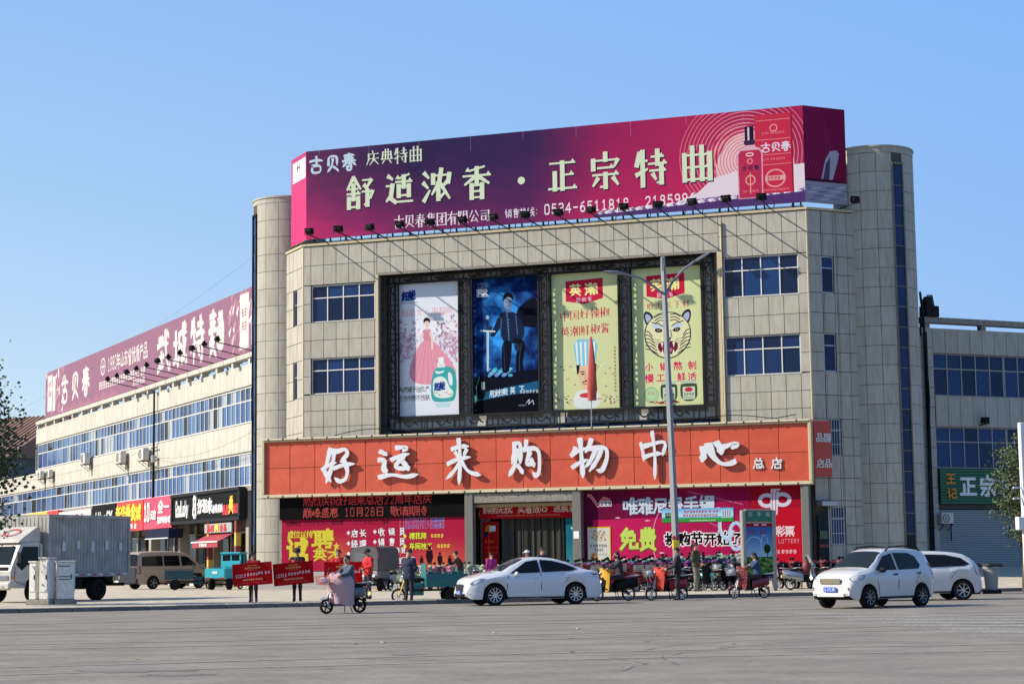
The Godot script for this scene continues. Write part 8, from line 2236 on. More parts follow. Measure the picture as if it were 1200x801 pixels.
func build_truck() -> void:
	var o:=thing("box_truck","white light truck with grey corrugated box parked at the left kerb","truck",on_ground(-16.86,-68.8),242)
	var wm:=mat(lin(0.62,0.60,0.55),0.4,0.0,noise_tex("truckw",0.01,Color(0.80,0.78,0.74),Color(1,1,1),5),V(0.4,0.4,0.4))
	var gm:=mat(lin(0.42,0.41,0.38),0.55,0.0,noise_tex("truckg",0.012,Color(0.70,0.70,0.70),Color(1,1,1),5),V(0.5,0.2,0.5))
	var front:=gm
	# cargo box
	var box:=Node3D.new();box.name = "cargo_box";o.add_child(box)
	var x0:=-2.95;var x1:=1.45;var y0:=0.92;var y1:=3.08;var hw:=1.05
	var b:=MB.new();b.span(V(x0,y0,-hw + 0.03),V(x1,y1 - 0.02,hw - 0.03));put("wall_sheet",b.mesh(),gm,box)
	for i in 26:
		var x:=x0 + 0.12 + i*(x1 - x0 - 0.24) / 25.0
		for s in [-1.0,1.0]:put("rib",rib_mesh(y1 - y0 - 0.2),gm,box,Transform3D(deg_y(0 if s > 0 else 180),V(x,y0 + 0.1,s*(hw - 0.03))))
	for i in 11:put("front_rib",rib_mesh(y1 - y0 - 0.2),front,box,Transform3D(deg_y(90),V(x1,y0 + 0.1,-0.9 + i*0.18)))
	put("front_sheet",boxm(V(0.02,y1 - y0 - 0.1,hw*2 - 0.1)),front,box,at3(x1 + 0.008,(y0 + y1)*0.5,0))
	b = MB.new()
	for s in [-1,1]:
		b.span(V(x0 - 0.03,y1 - 0.1,s*hw - 0.05),V(x1 + 0.05,y1 + 0.01,s*hw + 0.05));b.span(V(x0 - 0.03,y0 - 0.06,s*hw - 0.05),V(x1 + 0.05,y0 + 0.1,s*hw + 0.05))
		b.span(V(x0 - 0.03,y0 + 0.1,s*hw - 0.05),V(x0 + 0.07,y1 - 0.1,s*hw + 0.05));b.span(V(x1 - 0.05,y0 + 0.1,s*hw - 0.05),V(x1 + 0.05,y1 - 0.1,s*hw + 0.05))
	put("box_frame",b.mesh(),gm,box)
	put("roof_sheet",boxm(V(x1 - x0,0.03,hw*2 - 0.12)),gm,box,at3((x0 + x1)*0.5,y1 + 0.005,0))
	for i in 12:put("reflector",boxm(V(0.16,0.05,0.01)),tone("refl_red",0.45,0.03,0.03) if i % 2 else tone("paper",0.72,0.72,0.72),box,at3(x0 + 0.3 + i*0.33,y0 + 0.02,-hw - 0.056))
	for i in 5:put("scuff_patch",boxm(V(0.18,0.3 + 0.05*(i % 3),0.004)),tone("scuff",0.47,0.48,0.50),box,at3(x0 + 0.5 + i*0.78,1.95 + 0.06*(i % 2),-hw - 0.032))
	# chassis and wheels
	b = MB.new();b.span(V(-2.8,0.62,-0.4),V(2.6,0.86,-0.3));b.span(V(-2.8,0.62,0.3),V(2.6,0.86,0.4));b.span(V(-2.0,0.4,-0.3),V(-1.2,0.75,0.3));b.span(V(-0.6,0.5,-0.85),V(0.1,0.85,-0.5));b.span(V(-2.85,0.5,-0.95),V(-2.75,0.62,0.95))
	put("chassis",b.mesh(),M.black,o)
	b = MB.new();b.bar(V(0.2,0.65,-0.98),V(1.1,0.65,-0.98),0.05);b.bar(V(0.2,0.45,-0.98),V(1.1,0.45,-0.98),0.05);b.bar(V(0.25,0.4,-0.98),V(0.25,0.9,-0.98),0.05);b.bar(V(1.05,0.4,-0.98),V(1.05,0.9,-0.98),0.05)
	put("side_guard",b.mesh(),M.steel,o)
	for s in [-1.0,1.0]:
		wheel(o,V(-1.35,0.40,s*0.86),0.40,0.34,s,6,M.dark_iron,0.5);wheel(o,V(1.95,0.38,s*0.84),0.38,0.22,s,6,M.steel,0.5)
		var mg:=MB.new();mg.lathe([Vector2(0.47,-0.2),Vector2(0.48,0.2)],V(-1.35,0.42,s*0.86),Vector3.BACK,12,-PI*0.5 - 1.2,-PI*0.5 + 1.2)
		put("mudguard",mg.mesh(),M.black,o)
	# cab
	var cab:=Node3D.new();cab.name = "cab";o.add_child(cab)
	b = MB.new()
	var prof:=PackedVector2Array([Vector2(1.55,0.55),Vector2(1.55,2.02),Vector2(1.75,2.10),Vector2(2.55,2.08),Vector2(2.72,1.98),Vector2(3.08,1.30),Vector2(3.16,1.10),Vector2(3.18,0.55),Vector2(2.42,0.50),Vector2(2.36,0.75),Vector2(2.16,0.86),Vector2(1.74,0.86),Vector2(1.56,0.72)])
	b.prism(prof,-0.88,0.88)
	put("shell",b.mesh(),wm,cab)
	# windscreen, side windows, doors
	b = MB.new();b.quad(V(3.075,1.32,0.78),V(3.075,1.32,-0.78),V(2.745,1.965,-0.72),V(2.745,1.965,0.72));put("windscreen",b.mesh(),tone("ws_glass",0.016,0.022,0.030,0.05),cab,at3(0.012,0.006,0))
	for s in [-1.0,1.0]:
		b = MB.new();b.prism(PackedVector2Array([Vector2(1.78,1.32),Vector2(1.80,1.95),Vector2(2.55,1.95),Vector2(2.88,1.32),Vector2(2.60,1.12),Vector2(2.35,1.30)]),0.0,0.012)
		put("side_window",b.mesh(),M.dark_glass,cab,Transform3D(Basis(),V(0,0,0.881)) if s > 0 else Transform3D(Basis(),V(0,0,-0.893)))
		b = MB.new();b.bar(V(1.72,0.9,s*0.885),V(1.72,2.0,s*0.885),0.015);b.bar(V(2.95,0.75,s*0.885),V(2.95,1.25,s*0.885),0.015);b.bar(V(2.42,0.62,s*0.885),V(2.95,0.75,s*0.885),0.015)
		put("door_seam",b.mesh(),tone("seam",0.05,0.05,0.055),cab)
		put("door_handle",boxm(V(0.16,0.05,0.03),0.01),M.black,cab,at3(1.9,1.18,s*0.90))
		b = MB.new();b.bar(V(2.85,1.75,s*0.88),V(2.95,1.70,s*1.12),0.03);b.bbox(V(2.95,1.55,s*1.12),V(0.08,0.38,0.2),0.02);put("mirror",b.mesh(),M.black,cab)
		put("headlight",boxm(V(0.05,0.17,0.42),0.02),tone("lamp_glass",0.22,0.24,0.27,0.08,0.3),cab,at3(3.18,0.86,s*0.60))
		put("indicator",boxm(V(0.16,0.10,0.02),0.01),tone("amber",0.6,0.22,0.02,0.3),cab,at3(3.06,0.88,s*0.885))
	put("bumper",boxm(V(0.16,0.26,1.84),0.05),wm,cab,at3(3.19,0.58,0));put("front_panel_dark",boxm(V(0.03,0.14,1.5),0.01),M.black,cab,at3(3.145,1.18,0));put("number_plate",boxm(V(0.02,0.14,0.42)),tone("plate_yellow",0.6,0.38,0.03),cab,at3(3.28,0.60,0.1));put("fog_lamp",boxm(V(0.03,0.09,0.16),0.01),M.chrome,cab,at3(3.275,0.56,-0.62));put("fog_lamp",boxm(V(0.03,0.09,0.16),0.01),M.chrome,cab,at3(3.275,0.56,0.62));put("wiper",boxm(V(0.02,0.03,0.7)),M.black,cab,at3(3.1,1.33,0.2))
	# roof fairing with red ring mark
	b = MB.new();b.prism(PackedVector2Array([Vector2(1.60,2.10),Vector2(1.60,2.62),Vector2(1.75,2.66),Vector2(2.60,2.20),Vector2(2.72,2.09)]),-0.80,0.80);put("roof_fairing",b.mesh(),wm,cab)
	b = MB.new()
	var nrm:=V(0.476,0.88,0).normalized();var al:=V(0.88,-0.476,0).normalized()
	for i in 16:
		var a:=TAU*i / 16;var a2:=TAU*(i + 1) / 16
		var c:=V(2.17,2.45,0.0) + nrm*0.02
		b.quad(c + al*cos(a)*0.20 + V(0,0,sin(a)*0.30),c + al*cos(a)*0.27 + V(0,0,sin(a)*0.38),c + al*cos(a2)*0.27 + V(0,0,sin(a2)*0.38),c + al*cos(a2)*0.20 + V(0,0,sin(a2)*0.30))
	put("emblem",b.mesh(),tone("refl_red",0.45,0.03,0.03),cab)
func rib_mesh(h:float) -> Mesh:
	var key:="rib %.2f" % h
	if not mesh_cache.has(key):
		var b:=MB.new()
		var p:=[V(-0.055,0,0),V(-0.03,0,0.035),V(0.03,0,0.035),V(0.055,0,0)]
		for i in 3:b.quad(p[i],p[i + 1],p[i + 1] + V(0,h,0),p[i] + V(0,h,0))
		b.quad(p[0],p[1],p[2],p[3]);b.quad(p[3] + V(0,h,0),p[2] + V(0,h,0),p[1] + V(0,h,0),p[0] + V(0,h,0))
		mesh_cache[key] = b.mesh()
	return mesh_cache[key]
func light_wheel(parent: Node, at: Vector3, r: float, w: float, spokes: int, rim_m: Material) -> void:
	var n:=Node3D.new();n.name = "wheel";parent.add_child(n,true);n.position = at
	var k1:="ltyre %.3f %.3f" % [r,w];var k2:="lrim %.3f %d" % [r,spokes]
	if not mesh_cache.has(k1):
		var b:=MB.new()
		b.lathe([Vector2(r*0.80,-w*0.5),Vector2(r*0.95,-w*0.5),Vector2(r,0),Vector2(r*0.95,w*0.5),Vector2(r*0.80,w*0.5),Vector2(r*0.80,-w*0.5)],Vector3.ZERO,Vector3.BACK,22)
		mesh_cache[k1] = b.mesh()
	if not mesh_cache.has(k2):
		var b:=MB.new()
		b.lathe([Vector2(r*0.80,-w*0.4),Vector2(r*0.70,0),Vector2(r*0.80,w*0.4)],Vector3.ZERO,Vector3.BACK,20)
		b.tube([V(0,0,-w*0.7),V(0,0,w*0.7)],r*0.2,10)
		for i in spokes:
			var a:=TAU*i / spokes
			b.bar(Vector3.ZERO,V(cos(a),sin(a),0)*r*0.76,r*(0.13 if spokes < 8 else 0.05),w*0.3,Vector3.BACK)
		mesh_cache[k2] = b.mesh()
	put("tyre",mesh_cache[k1],M.rubber,n);put("rim",mesh_cache[k2],rim_m,n)
# cargo tricycle, x forward
func trike(o:Node3D,paint:Material,kind:String) -> void:
	var bx0:=-1.25;var bx1:=0.15;var by:=0.55;var bh:=0.42;var hw:=0.52
	light_wheel(o,V(1.0,0.25,0),0.25,0.09,10,M.steel)
	for s in [-1.0,1.0]:wheel(o,V(-0.75,0.26,s*0.46),0.26,0.12,s,6,M.dark_iron,0.55)
	var b:=MB.new()
	for s in [-1,1]:b.tube([V(1.0,0.25,s*0.09),V(0.86,0.62,s*0.09),V(0.80,0.84,s*0.06)],0.022,6)
	b.tube([V(0.80,0.84,0),V(0.74,1.02,0)],0.03,6)
	put("fork",b.mesh(),tone("fork_gold",0.45,0.33,0.12,0.3,0.6),o)
	b = MB.new();b.tube([V(0.62,1.06,-0.36),V(0.72,1.05,-0.14),V(0.74,1.02,0),V(0.72,1.05,0.14),V(0.62,1.06,0.36)],0.018,6);put("handlebar",b.mesh(),M.black,o)
	b = MB.new();b.lathe([Vector2(0.34,-0.07),Vector2(0.34,0.07)],V(1.0,0.25,0),Vector3.BACK,10,-PI*0.5 - 0.9,-PI*0.5 + 0.9);put("mudguard",b.mesh(),paint,o)
	b = MB.new();b.ball(V(0.86,0.86,0),V(0.07,0.09,0.09),8);put("headlamp",b.mesh(),M.chrome,o)
	b = MB.new();b.tube([V(0.80,0.80,0),V(0.62,0.45,0),V(0.2,0.40,0)],0.03,6);b.span(V(-1.2,0.40,-0.35),V(0.7,0.46,-0.25));b.span(V(-1.2,0.40,0.25),V(0.7,0.46,0.35));b.bar(V(-0.75,0.26,-0.46),V(-0.75,0.26,0.46),0.08)
	put("frame",b.mesh(),M.black,o)
	put("battery_box",boxm(V(0.42,0.40,0.5),0.02),paint,o,at3(0.40,0.46,0));put("seat",boxm(V(0.42,0.12,0.44),0.05),M.black,o,at3(0.36,0.78,0));put("footboard",boxm(V(0.34,0.03,0.5),0.01),M.black,o,at3(0.74,0.30,0))
	var bed:=Node3D.new();bed.name = "cargo_bed";o.add_child(bed)
	put("floor",boxm(V(bx1 - bx0,0.04,hw*2)),paint,bed,at3((bx0 + bx1)*0.5,by,0))
	for s in [-1.0,1.0]:
		put("side_panel",boxm(V(bx1 - bx0,bh,0.03),0.008),paint,bed,at3((bx0 + bx1)*0.5,by + bh*0.5,s*hw))
		put("panel_rib",boxm(V(bx1 - bx0 - 0.25,0.16,0.02),0.006),paint,bed,at3((bx0 + bx1)*0.5,by + bh*0.45,s*(hw + 0.02)))
		b = MB.new();b.tube([V(bx0,by + bh + 0.05,s*hw),V(bx1,by + bh + 0.05,s*hw)],0.018,6);put("top_rail",b.mesh(),paint,bed)
	put("tailgate",boxm(V(0.03,bh,hw*2 - 0.04),0.008),paint,bed,at3(bx0,by + bh*0.5,0));put("front_panel",boxm(V(0.03,bh + 0.34,hw*2 - 0.04),0.008),paint,bed,at3(bx1,by + (bh + 0.34)*0.5,0))
	for s in [-1.0,1.0]:put("tail_light",boxm(V(0.02,0.08,0.16),0.006),tone("tail_red",0.30,0.012,0.012,0.15),o,at3(bx0 - 0.02,by - 0.02,s*0.36))
	put("number_plate",boxm(V(0.012,0.10,0.26)),tone("paper",0.72,0.72,0.72),o,at3(bx0 - 0.024,by + 0.24,0))
	if kind == "cab":
		var cab:=Node3D.new();cab.name = "cab";o.add_child(cab)
		b = MB.new()
		for s in [-1.0,1.0]:
			for p in [[V(0.18,0.5,s*0.5),V(0.20,1.62,s*0.48)],[V(0.85,0.6,s*0.5),V(0.66,1.60,s*0.48)],[V(0.18,1.05,s*0.5),V(0.80,1.05,s*0.5)],[V(0.5,1.05,s*0.5),V(0.48,1.6,s*0.48)]]:b.bar(p[0],p[1],0.07)
		b.bar(V(0.2,1.62,-0.5),V(0.2,1.62,0.5),0.07);b.bar(V(0.19,1.05,-0.5),V(0.19,1.05,0.5),0.07);b.bar(V(0.195,0.6,0),V(0.2,1.6,0),0.06)
		put("pillar_frame",b.mesh(),paint,cab);put("roof",boxm(V(0.72,0.09,1.08),0.04),paint,cab,at3(0.44,1.66,0))
		for s in [-1.0,1.0]:put("door_panel",boxm(V(0.62,0.52,0.03),0.01),paint,cab,at3(0.50,0.78,s*0.5));put("side_window",boxm(V(0.56,0.5,0.012)),M.dark_glass,cab,at3(0.46,1.32,s*0.47))
		put("rear_window",boxm(V(0.012,0.5,0.9)),M.dark_glass,cab,at3(0.20,1.34,0));put("windscreen",boxm(V(0.012,0.52,0.9)),M.dark_glass,cab,Transform3D(Basis(Vector3.BACK,0.2),V(0.74,1.30,0)));put("nose",boxm(V(0.3,0.5,0.9),0.08),paint,cab,at3(0.86,0.78,0))
	elif kind == "canopy":
		var can:=Node3D.new();can.name = "canopy";o.add_child(can)
		var rows:=[]
		for i in 6:
			var x:=lerpf(-1.3,0.95,i / 5.0)
			var row:=[]
			for k in 13:
				var t:=k / 12.0
				var a:=PI*t
				var y:=0.85 + 0.95*pow(sin(a),0.35) + 0.02*sin(i*2.0 + k)
				row.push_back(V(x,y,-0.62*signf(cos(a))*pow(absf(cos(a)),0.35)))
			rows.push_back(row)
		b = MB.new();b.grid(rows,V(-0.2,0.8,0));put("tarp",b.mesh(),tone("tarp_grey",0.085,0.085,0.088,0.6),can)
		b = MB.new();b.prism(PackedVector2Array([Vector2(-0.60,0.85),Vector2(0.60,0.85),Vector2(0.58,1.62),Vector2(0.42,1.78),Vector2(-0.42,1.78),Vector2(-0.58,1.62)]),0.0,0.015);put("rear_curtain",b.mesh(),tone("tarp_grey",0.085,0.085,0.088,0.6),can,Transform3D(deg_y(-90),V(-1.30,0,0)))
		b = MB.new();b.prism(PackedVector2Array([Vector2(-0.42,1.0),Vector2(0.30,0.98),Vector2(0.34,1.56),Vector2(-0.40,1.55)]),0.0,0.006);put("clear_window",b.mesh(),tone("vinyl",0.16,0.165,0.17,0.15),can,Transform3D(deg_y(-90),V(-1.316,0,0)))
		put("bumper",boxm(V(0.1,0.2,1.2),0.03),M.steel,can,at3(-1.32,0.72,0));put("bumper_light",boxm(V(0.03,0.1,1.0),0.01),tone("paper",0.72,0.72,0.72),can,at3(-1.38,0.62,0))
func build_trikes() -> void:
	var teal:=mat(lin(0.006,0.115,0.125),0.4)
	var turq:=mat(lin(0.02,0.34,0.42),0.4)
	var t1:=thing("cargo_tricycle","dark teal cargo tricycle standing side-on at the kerb behind the man in navy","tricycle",V(-2.9,0,-63.0),192)
	trike(t1,teal,"open")
	var t2:=thing("cab_tricycle","turquoise motor tricycle with a small cab parked by the corner shop","tricycle",on_ground(-14.2,-93.6),68)
	trike(t2,turq,"cab");t2.scale = Vector3.ONE*1.08
	var t3:=thing("flatbed_tricycle","dark blue-green open tricycle between minivan and turquoise tricycle","tricycle",on_ground(-16.3,-94.6),8)
	trike(t3,mat(lin(0.012,0.05,0.07),0.45),"open")
	var t4:=thing("canopy_tricycle","tricycle with a worn grey canvas canopy seen from behind","tricycle",on_ground(-6.1,-83.0),72)
	trike(t4,tone("trike_grey",0.16,0.17,0.18),"canopy");t4.scale = Vector3.ONE*1.08
# electric scooters; x forward
# P: paint, seat, kind ("moped", "light", "maxi"), quilt (Color or null), basket, box, shield
func scooter(o:Node3D,P:Dictionary) -> void:
	var paint:Material = P.paint
	var maxi:bool = P.kind == "maxi"
	var r:=0.235 if maxi else 0.205
	var fx:=0.57;var rx:=-0.52
	var rim:Material = P.get("rim",M.steel)
	light_wheel(o,V(fx,r,0),r,0.09,P.get("spokes",5),rim);light_wheel(o,V(rx,r,0),r,0.10,P.get("spokes",5),rim)
	var b:=MB.new()
	for s in [-1,1]:b.tube([V(fx,r,s*0.07),V(fx - 0.10,0.50,s*0.07),V(fx - 0.16,0.66,s*0.03)],0.02,6)
	b.tube([V(fx - 0.14,0.60,0),V(fx - 0.25,0.98,0)],0.028,6)
	put("fork",b.mesh(),M.steel,o)
	# handlebar with grips and mirrors
	b = MB.new();b.tube([V(fx - 0.38,1.00,-0.33),V(fx - 0.28,1.01,-0.12),V(fx - 0.26,0.99,0),V(fx - 0.28,1.01,0.12),V(fx - 0.38,1.00,0.33)],0.016,6)
	for s in [-1,1]:b.tube([V(fx - 0.33,1.0,s*0.24),V(fx - 0.30,1.14,s*0.30)],0.008,5)
	put("handlebar",b.mesh(),M.black,o)
	for s in [-1,1]:
		b = MB.new();b.ball(V(fx - 0.30,1.18,s*0.31),V(0.02,0.05,0.075),8);put("mirror",b.mesh(),M.black,o)
	# front shield, curved
	var rows:=[]
	for i in 7:
		var t:=i / 6.0
		var row:=[]
		var c:=V(lerpf(fx - 0.16,fx - 0.22,t) + (0.05*sin(t*PI)),lerpf(0.36,0.98,t),0)
		var w:=(0.11 + 0.09*sin(PI*clampf(t*0.9,0,1)))*(1.25 if maxi else 1.0)
		for k in 7:
			var u:=k / 3.0 - 1.0
			row.push_back(c + V(-0.10*u*u,0,w*u))
		rows.push_back(row)
	b = MB.new();b.grid(rows,V(-3,0.7,0));put("front_shield",b.mesh(),paint,o)
	b = MB.new();b.ball(V(fx - 0.16,0.92,0),V(0.08,0.07,0.09),8);put("headlight",b.mesh(),tone("lamp_glass",0.45,0.47,0.50,0.08,0.3),o)
	b = MB.new();b.lathe([Vector2(r + 0.035,-0.06),Vector2(r + 0.045,0),Vector2(r + 0.035,0.06)],V(fx,r,0),Vector3.BACK,10,-PI*0.5 - 1.0,-PI*0.5 + 0.9);put("front_mudguard",b.mesh(),paint,o)
	put("floorboard",boxm(V(0.50,0.08,0.26),0.03),M.black,o,at3(0.16,0.33,0))
	# rear body shell and seat
	rows = []
	for i in 8:
		var t:=i / 7.0
		var x:=lerpf(-0.04,-0.84 if maxi else -0.70,t)
		var hw:=(0.10 + 0.06*sin(PI*clampf(t*0.85 + 0.1,0,1)))*(1.2 if maxi else 1.0)
		var ytop:=lerpf(0.68,0.70 if not maxi else 0.78,t) + 0.03*sin(t*3.0);var ybot:=lerpf(0.26,0.44,pow(t,0.6))
		var row:=[]
		for k in 13:
			var a:=TAU*k / 12
			row.push_back(V(x,(ytop + ybot)*0.5 + sin(a)*(ytop - ybot)*0.5,cos(a)*hw*(1.0 if t < 0.95 else 0.5)))
		rows.push_back(row)
	b = MB.new();b.grid(rows,V(-0.4,0.55,0));put("body_shell",b.mesh(),paint,o)
	rows = []
	for i in 8:
		var t:=i / 7.0
		var x:=lerpf(0.02,-0.72,t)
		var y:=0.74 + (0.03*sin(t*6.0)) + 0.05*t
		var hw:=0.12*sin(PI*clampf(0.12 + t*0.82,0,1)) + 0.02
		var row:=[]
		for k in 9:
			var a:=TAU*k / 8
			row.push_back(V(x,y + sin(a)*0.05,cos(a)*hw))
		rows.push_back(row)
	b = MB.new();b.grid(rows,V(-0.35,0.76,0));put("seat",b.mesh(),P.get("seat",M.black),o)
	b = MB.new();b.lathe([Vector2(r + 0.03,-0.06),Vector2(r + 0.045,0),Vector2(r + 0.03,0.06)],V(rx,r,0),Vector3.BACK,10,-PI*0.5 - 1.1,-PI*0.5 + 1.1);put("rear_mudguard",b.mesh(),M.black,o)
	put("tail_light",boxm(V(0.05,0.07,0.16),0.02),tone("tail_red",0.30,0.012,0.012,0.15),o,at3(-0.88 if maxi else -0.79,0.70,0))
	b = MB.new();b.tube([V(-0.5,0.80,0.12),V(-0.92,0.84,0.11),V(-0.92,0.84,-0.11),V(-0.5,0.80,-0.12)],0.014,6);put("rear_rack",b.mesh(),M.steel,o)
	b = MB.new();b.tube([V(rx,r,0.09),V(-0.35,0.33,0.10)],0.03,6);b.tube([V(rx,r,-0.09),V(-0.35,0.33,-0.10)],0.03,6);b.tube([V(rx,r,0.09),V(rx,r,-0.09)],0.02,6)
	put("swing_arm",b.mesh(),M.dark_iron,o)
	b = MB.new();b.tube([V(-0.16,0.02,-0.18),V(-0.1,0.30,-0.10),V(-0.1,0.30,0.10),V(-0.16,0.02,0.18)],0.014,5);put("stand",b.mesh(),M.dark_iron,o)
	b = MB.new();b.tube([V(rx + 0.04,0.32,0.1),V(rx - 0.06,0.58,0.1)],0.025,6);put("shock_absorber",b.mesh(),M.dark_iron,o)
	put("number_plate",boxm(V(0.01,0.10,0.16)),tone("plate_pale",0.5,0.5,0.2),o,at3(-0.86,0.52,0))
	if P.get("basket",false):
		b = MB.new()
		for k in 9:
			var z:=-0.15 + 0.0375*k
			b.bar(V(fx - 0.02,0.78,z),V(fx + 0.02,1.02,z*1.15),0.008);b.bar(V(fx + 0.20,0.78,z),V(fx + 0.26,1.02,z*1.15),0.008)
		for yy in [0.78,0.86,0.94,1.02]:
			var g:float = (yy - 0.78) / 0.24
			b.bar(V(fx - 0.02 + 0.04*g,yy,-0.16),V(fx + 0.20 + 0.06*g,yy,-0.16 - 0.02*g),0.01);b.bar(V(fx - 0.02 + 0.04*g,yy,0.16),V(fx + 0.20 + 0.06*g,yy,0.16 + 0.02*g),0.01);b.bar(V(fx + 0.20 + 0.06*g,yy,-0.17),V(fx + 0.20 + 0.06*g,yy,0.17),0.01)
		put("basket",b.mesh(),P.get("basket_m",M.steel),o)
		put("basket_load",boxm(V(0.19,0.17,0.26),0.05),P.get("load_m",tone("bag_white",0.6,0.6,0.6)),o,at3(fx + 0.10,0.89,0))
	if P.get("box",false):put("top_box",boxm(V(0.36,0.30,0.38),0.06),P.get("box_m",paint),o,at3(-0.76,0.98,0))
	if P.get("shield",false):
		rows = []
		for i in 5:
			var t:=i / 4.0
			var row:=[]
			for k in 7:
				var u:=k / 3.0 - 1.0
				row.push_back(V(fx - 0.16 - 0.16*t - 0.08*u*u,0.98 + 0.36*t,0.20*u*(1.0 - 0.35*t*t)))
			rows.push_back(row)
		b = MB.new();b.grid(rows,V(-3,1.1,0));put("windshield",b.mesh(),P.get("shield_m",tone("pale_shield",0.34,0.35,0.36,0.1)),o)
	if P.has("quilt"):
		rows = []
		for i in 10:
			var t:=i / 9.0
			var row:=[]
			for k in 13:
				var u:=k / 6.0 - 1.0
				var w:=0.40 - 0.12*t
				var fold:=0.025*sin(u*9.0 + t*3.0)*t
				row.push_back(V(fx - 0.12 - 0.22*u*u*(1.0 - 0.5*t) + fold - 0.10*t,1.06 - 0.74*t + 0.03*cos(u*5.0),w*u))
			rows.push_back(row)
		b = MB.new();b.grid(rows,V(-3,0.8,0));put("wind_quilt",b.mesh(),P.quilt,o)
		for s in [-1,1]:
			b = MB.new();b.ball(V(fx - 0.34,1.02,s*0.30),V(0.11,0.08,0.11),8);put("hand_muff",b.mesh(),P.quilt,o)
func floral(key: String, a: Color, bcol: Color, c: Color) -> StandardMaterial3D:
	var m:=mat(Color.WHITE,0.85,0.0,noise_tex(key,0.02,a,c,2,FastNoiseLite.TYPE_CELLULAR,256,bcol,0.45),V(4,4,4))
	m.uv1_world_triplanar = false
	return m
func build_bikes() -> void:
	var pink_cloth:=mat(lin(0.60,0.36,0.40),0.85)
	var red:=tone("sc_red",0.30,0.015,0.022,0.3);var black:=tone("sc_black",0.015,0.015,0.018,0.25);var white:=tone("sc_white",0.62,0.62,0.62,0.3)
	var silver:=tone("sc_silver",0.40,0.42,0.44,0.25,0.6);var teal:=tone("sc_teal",0.03,0.20,0.22,0.35);var wine:=tone("sc_wine",0.16,0.015,0.03,0.35)
	var q_red:=floral("q_red",Color(0.26,0.03,0.06),Color(0.40,0.06,0.10),Color(0.60,0.40,0.40));var q_wine:=floral("q_wine",Color(0.28,0.05,0.10),Color(0.40,0.08,0.14),Color(0.75,0.66,0.62));var q_pink:=floral("q_pink",Color(0.50,0.10,0.24),Color(0.62,0.20,0.34),Color(0.80,0.66,0.70));var q_black:=tone("q_black",0.02,0.02,0.022,0.85);var q_purple:=tone("q_purple",0.14,0.02,0.16,0.8);var q_teal:=tone("q_teal",0.03,0.11,0.115,0.8);var q_yellow:=tone("q_yellow",0.55,0.30,0.02,0.8);var q_green:=floral("q_green",Color(0.25,0.38,0.30),Color(0.60,0.68,0.58),Color(0.85,0.85,0.78))
	# single ones near the kerb
	var s:=thing("electric_scooter","small electric scooter ridden with a pale pink cover over the rider's legs","scooter",V(-4.66,0,-51.3),220,"scooters")
	scooter(s,{"paint":tone("sc_grey",0.12,0.12,0.13,0.3),"kind":"moped","basket":true,"basket_m":tone("basket_red",0.45,0.05,0.06),"load_m":tone("bag_white",0.6,0.6,0.6),"spokes":5,"rim":M.black})
	s = thing("electric_scooter","large black scooter with a mustard yellow quilt behind the sedan","scooter",V(3.25,0,-62.4),194,"scooters")
	scooter(s,{"paint":black,"kind":"maxi","quilt":q_yellow,"seat":tone("seat_red",0.30,0.02,0.03,0.6)})
	s = thing("electric_scooter","small red child-carrying scooter beside the man by the lamp post","scooter",V(5.05,0,-62.6),196,"scooters")
	scooter(s,{"paint":red,"kind":"moped","quilt":floral("q_coral",Color(0.62,0.10,0.08),Color(0.78,0.22,0.14),Color(0.85,0.55,0.55)),"basket":true,"rim":M.chrome,"spokes":10})
	s = thing("electric_scooter","scooter with a burgundy and white floral quilt at the street sign board","scooter",V(7.95,0,-63.9),196,"scooters")
	scooter(s,{"paint":wine,"kind":"moped","quilt":q_wine,"basket":true,"rim":M.chrome,"spokes":6})
	s = thing("electric_scooter","black scooter with a cream-edged front and grey basket in front of the woman in camouflage","scooter",on_ground(7.15,-72.6),330,"scooters")
	scooter(s,{"paint":black,"kind":"moped","quilt":q_black,"basket":true,"spokes":6})
	s = thing("electric_scooter","teal scooter standing nose-in between black scooter and street sign board","scooter",on_ground(7.85,-73.6),335,"scooters")
	scooter(s,{"paint":teal,"kind":"moped","quilt":q_teal,"basket":true,"spokes":6})
	s = thing("electric_scooter","black scooter with white front basket just left of the street sign board","scooter",on_ground(8.45,-72.6),320,"scooters")
	scooter(s,{"paint":black,"kind":"moped","basket":true,"quilt":q_black,"box":true,"spokes":6})
	s = thing("electric_scooter","silver maxi scooter with a maroon cover right of the street sign board","scooter",on_ground(11.05,-72.2),8,"scooters")
	scooter(s,{"paint":silver,"kind":"maxi","shield":true,"seat":M.black,"rim":M.chrome,"spokes":8})
	var sc:=MB.new();sc.ball(V(0.12,0.86,0),V(0.17,0.27,0.2),12);put("draped_cover",sc.mesh(),tone("maroon",0.14,0.015,0.025,0.6),s)
	# prototypes for the parked crowd
	var defs:=[
		{"paint":red,"kind":"moped","quilt":q_red,"basket":true,"load_m":tone("bag_dark",0.05,0.05,0.06)},{"paint":white,"kind":"moped","quilt":q_green,"basket":true},{"paint":black,"kind":"maxi","quilt":q_wine,"basket":true,"load_m":tone("bag_red",0.35,0.03,0.05)},{"paint":wine,"kind":"moped","quilt":q_pink,"basket":true},
		{"paint":silver,"kind":"moped","quilt":q_red,"box":true,"box_m":black},{"paint":teal,"kind":"moped","quilt":q_teal,"basket":true},{"paint":black,"kind":"moped","quilt":q_purple,"basket":true,"load_m":tone("bag_dark",0.05,0.05,0.06)},{"paint":red,"kind":"maxi","quilt":q_black,"basket":true}]
	var words:=["red scooter with red floral quilt","white scooter with pale green quilt","black scooter with wine quilt and red bag","wine scooter with pink quilt","silver scooter with red quilt and black box","teal scooter with plain teal quilt","black scooter with purple quilt","red scooter with black quilt"]
	var protos:=[];protos.resize(8)
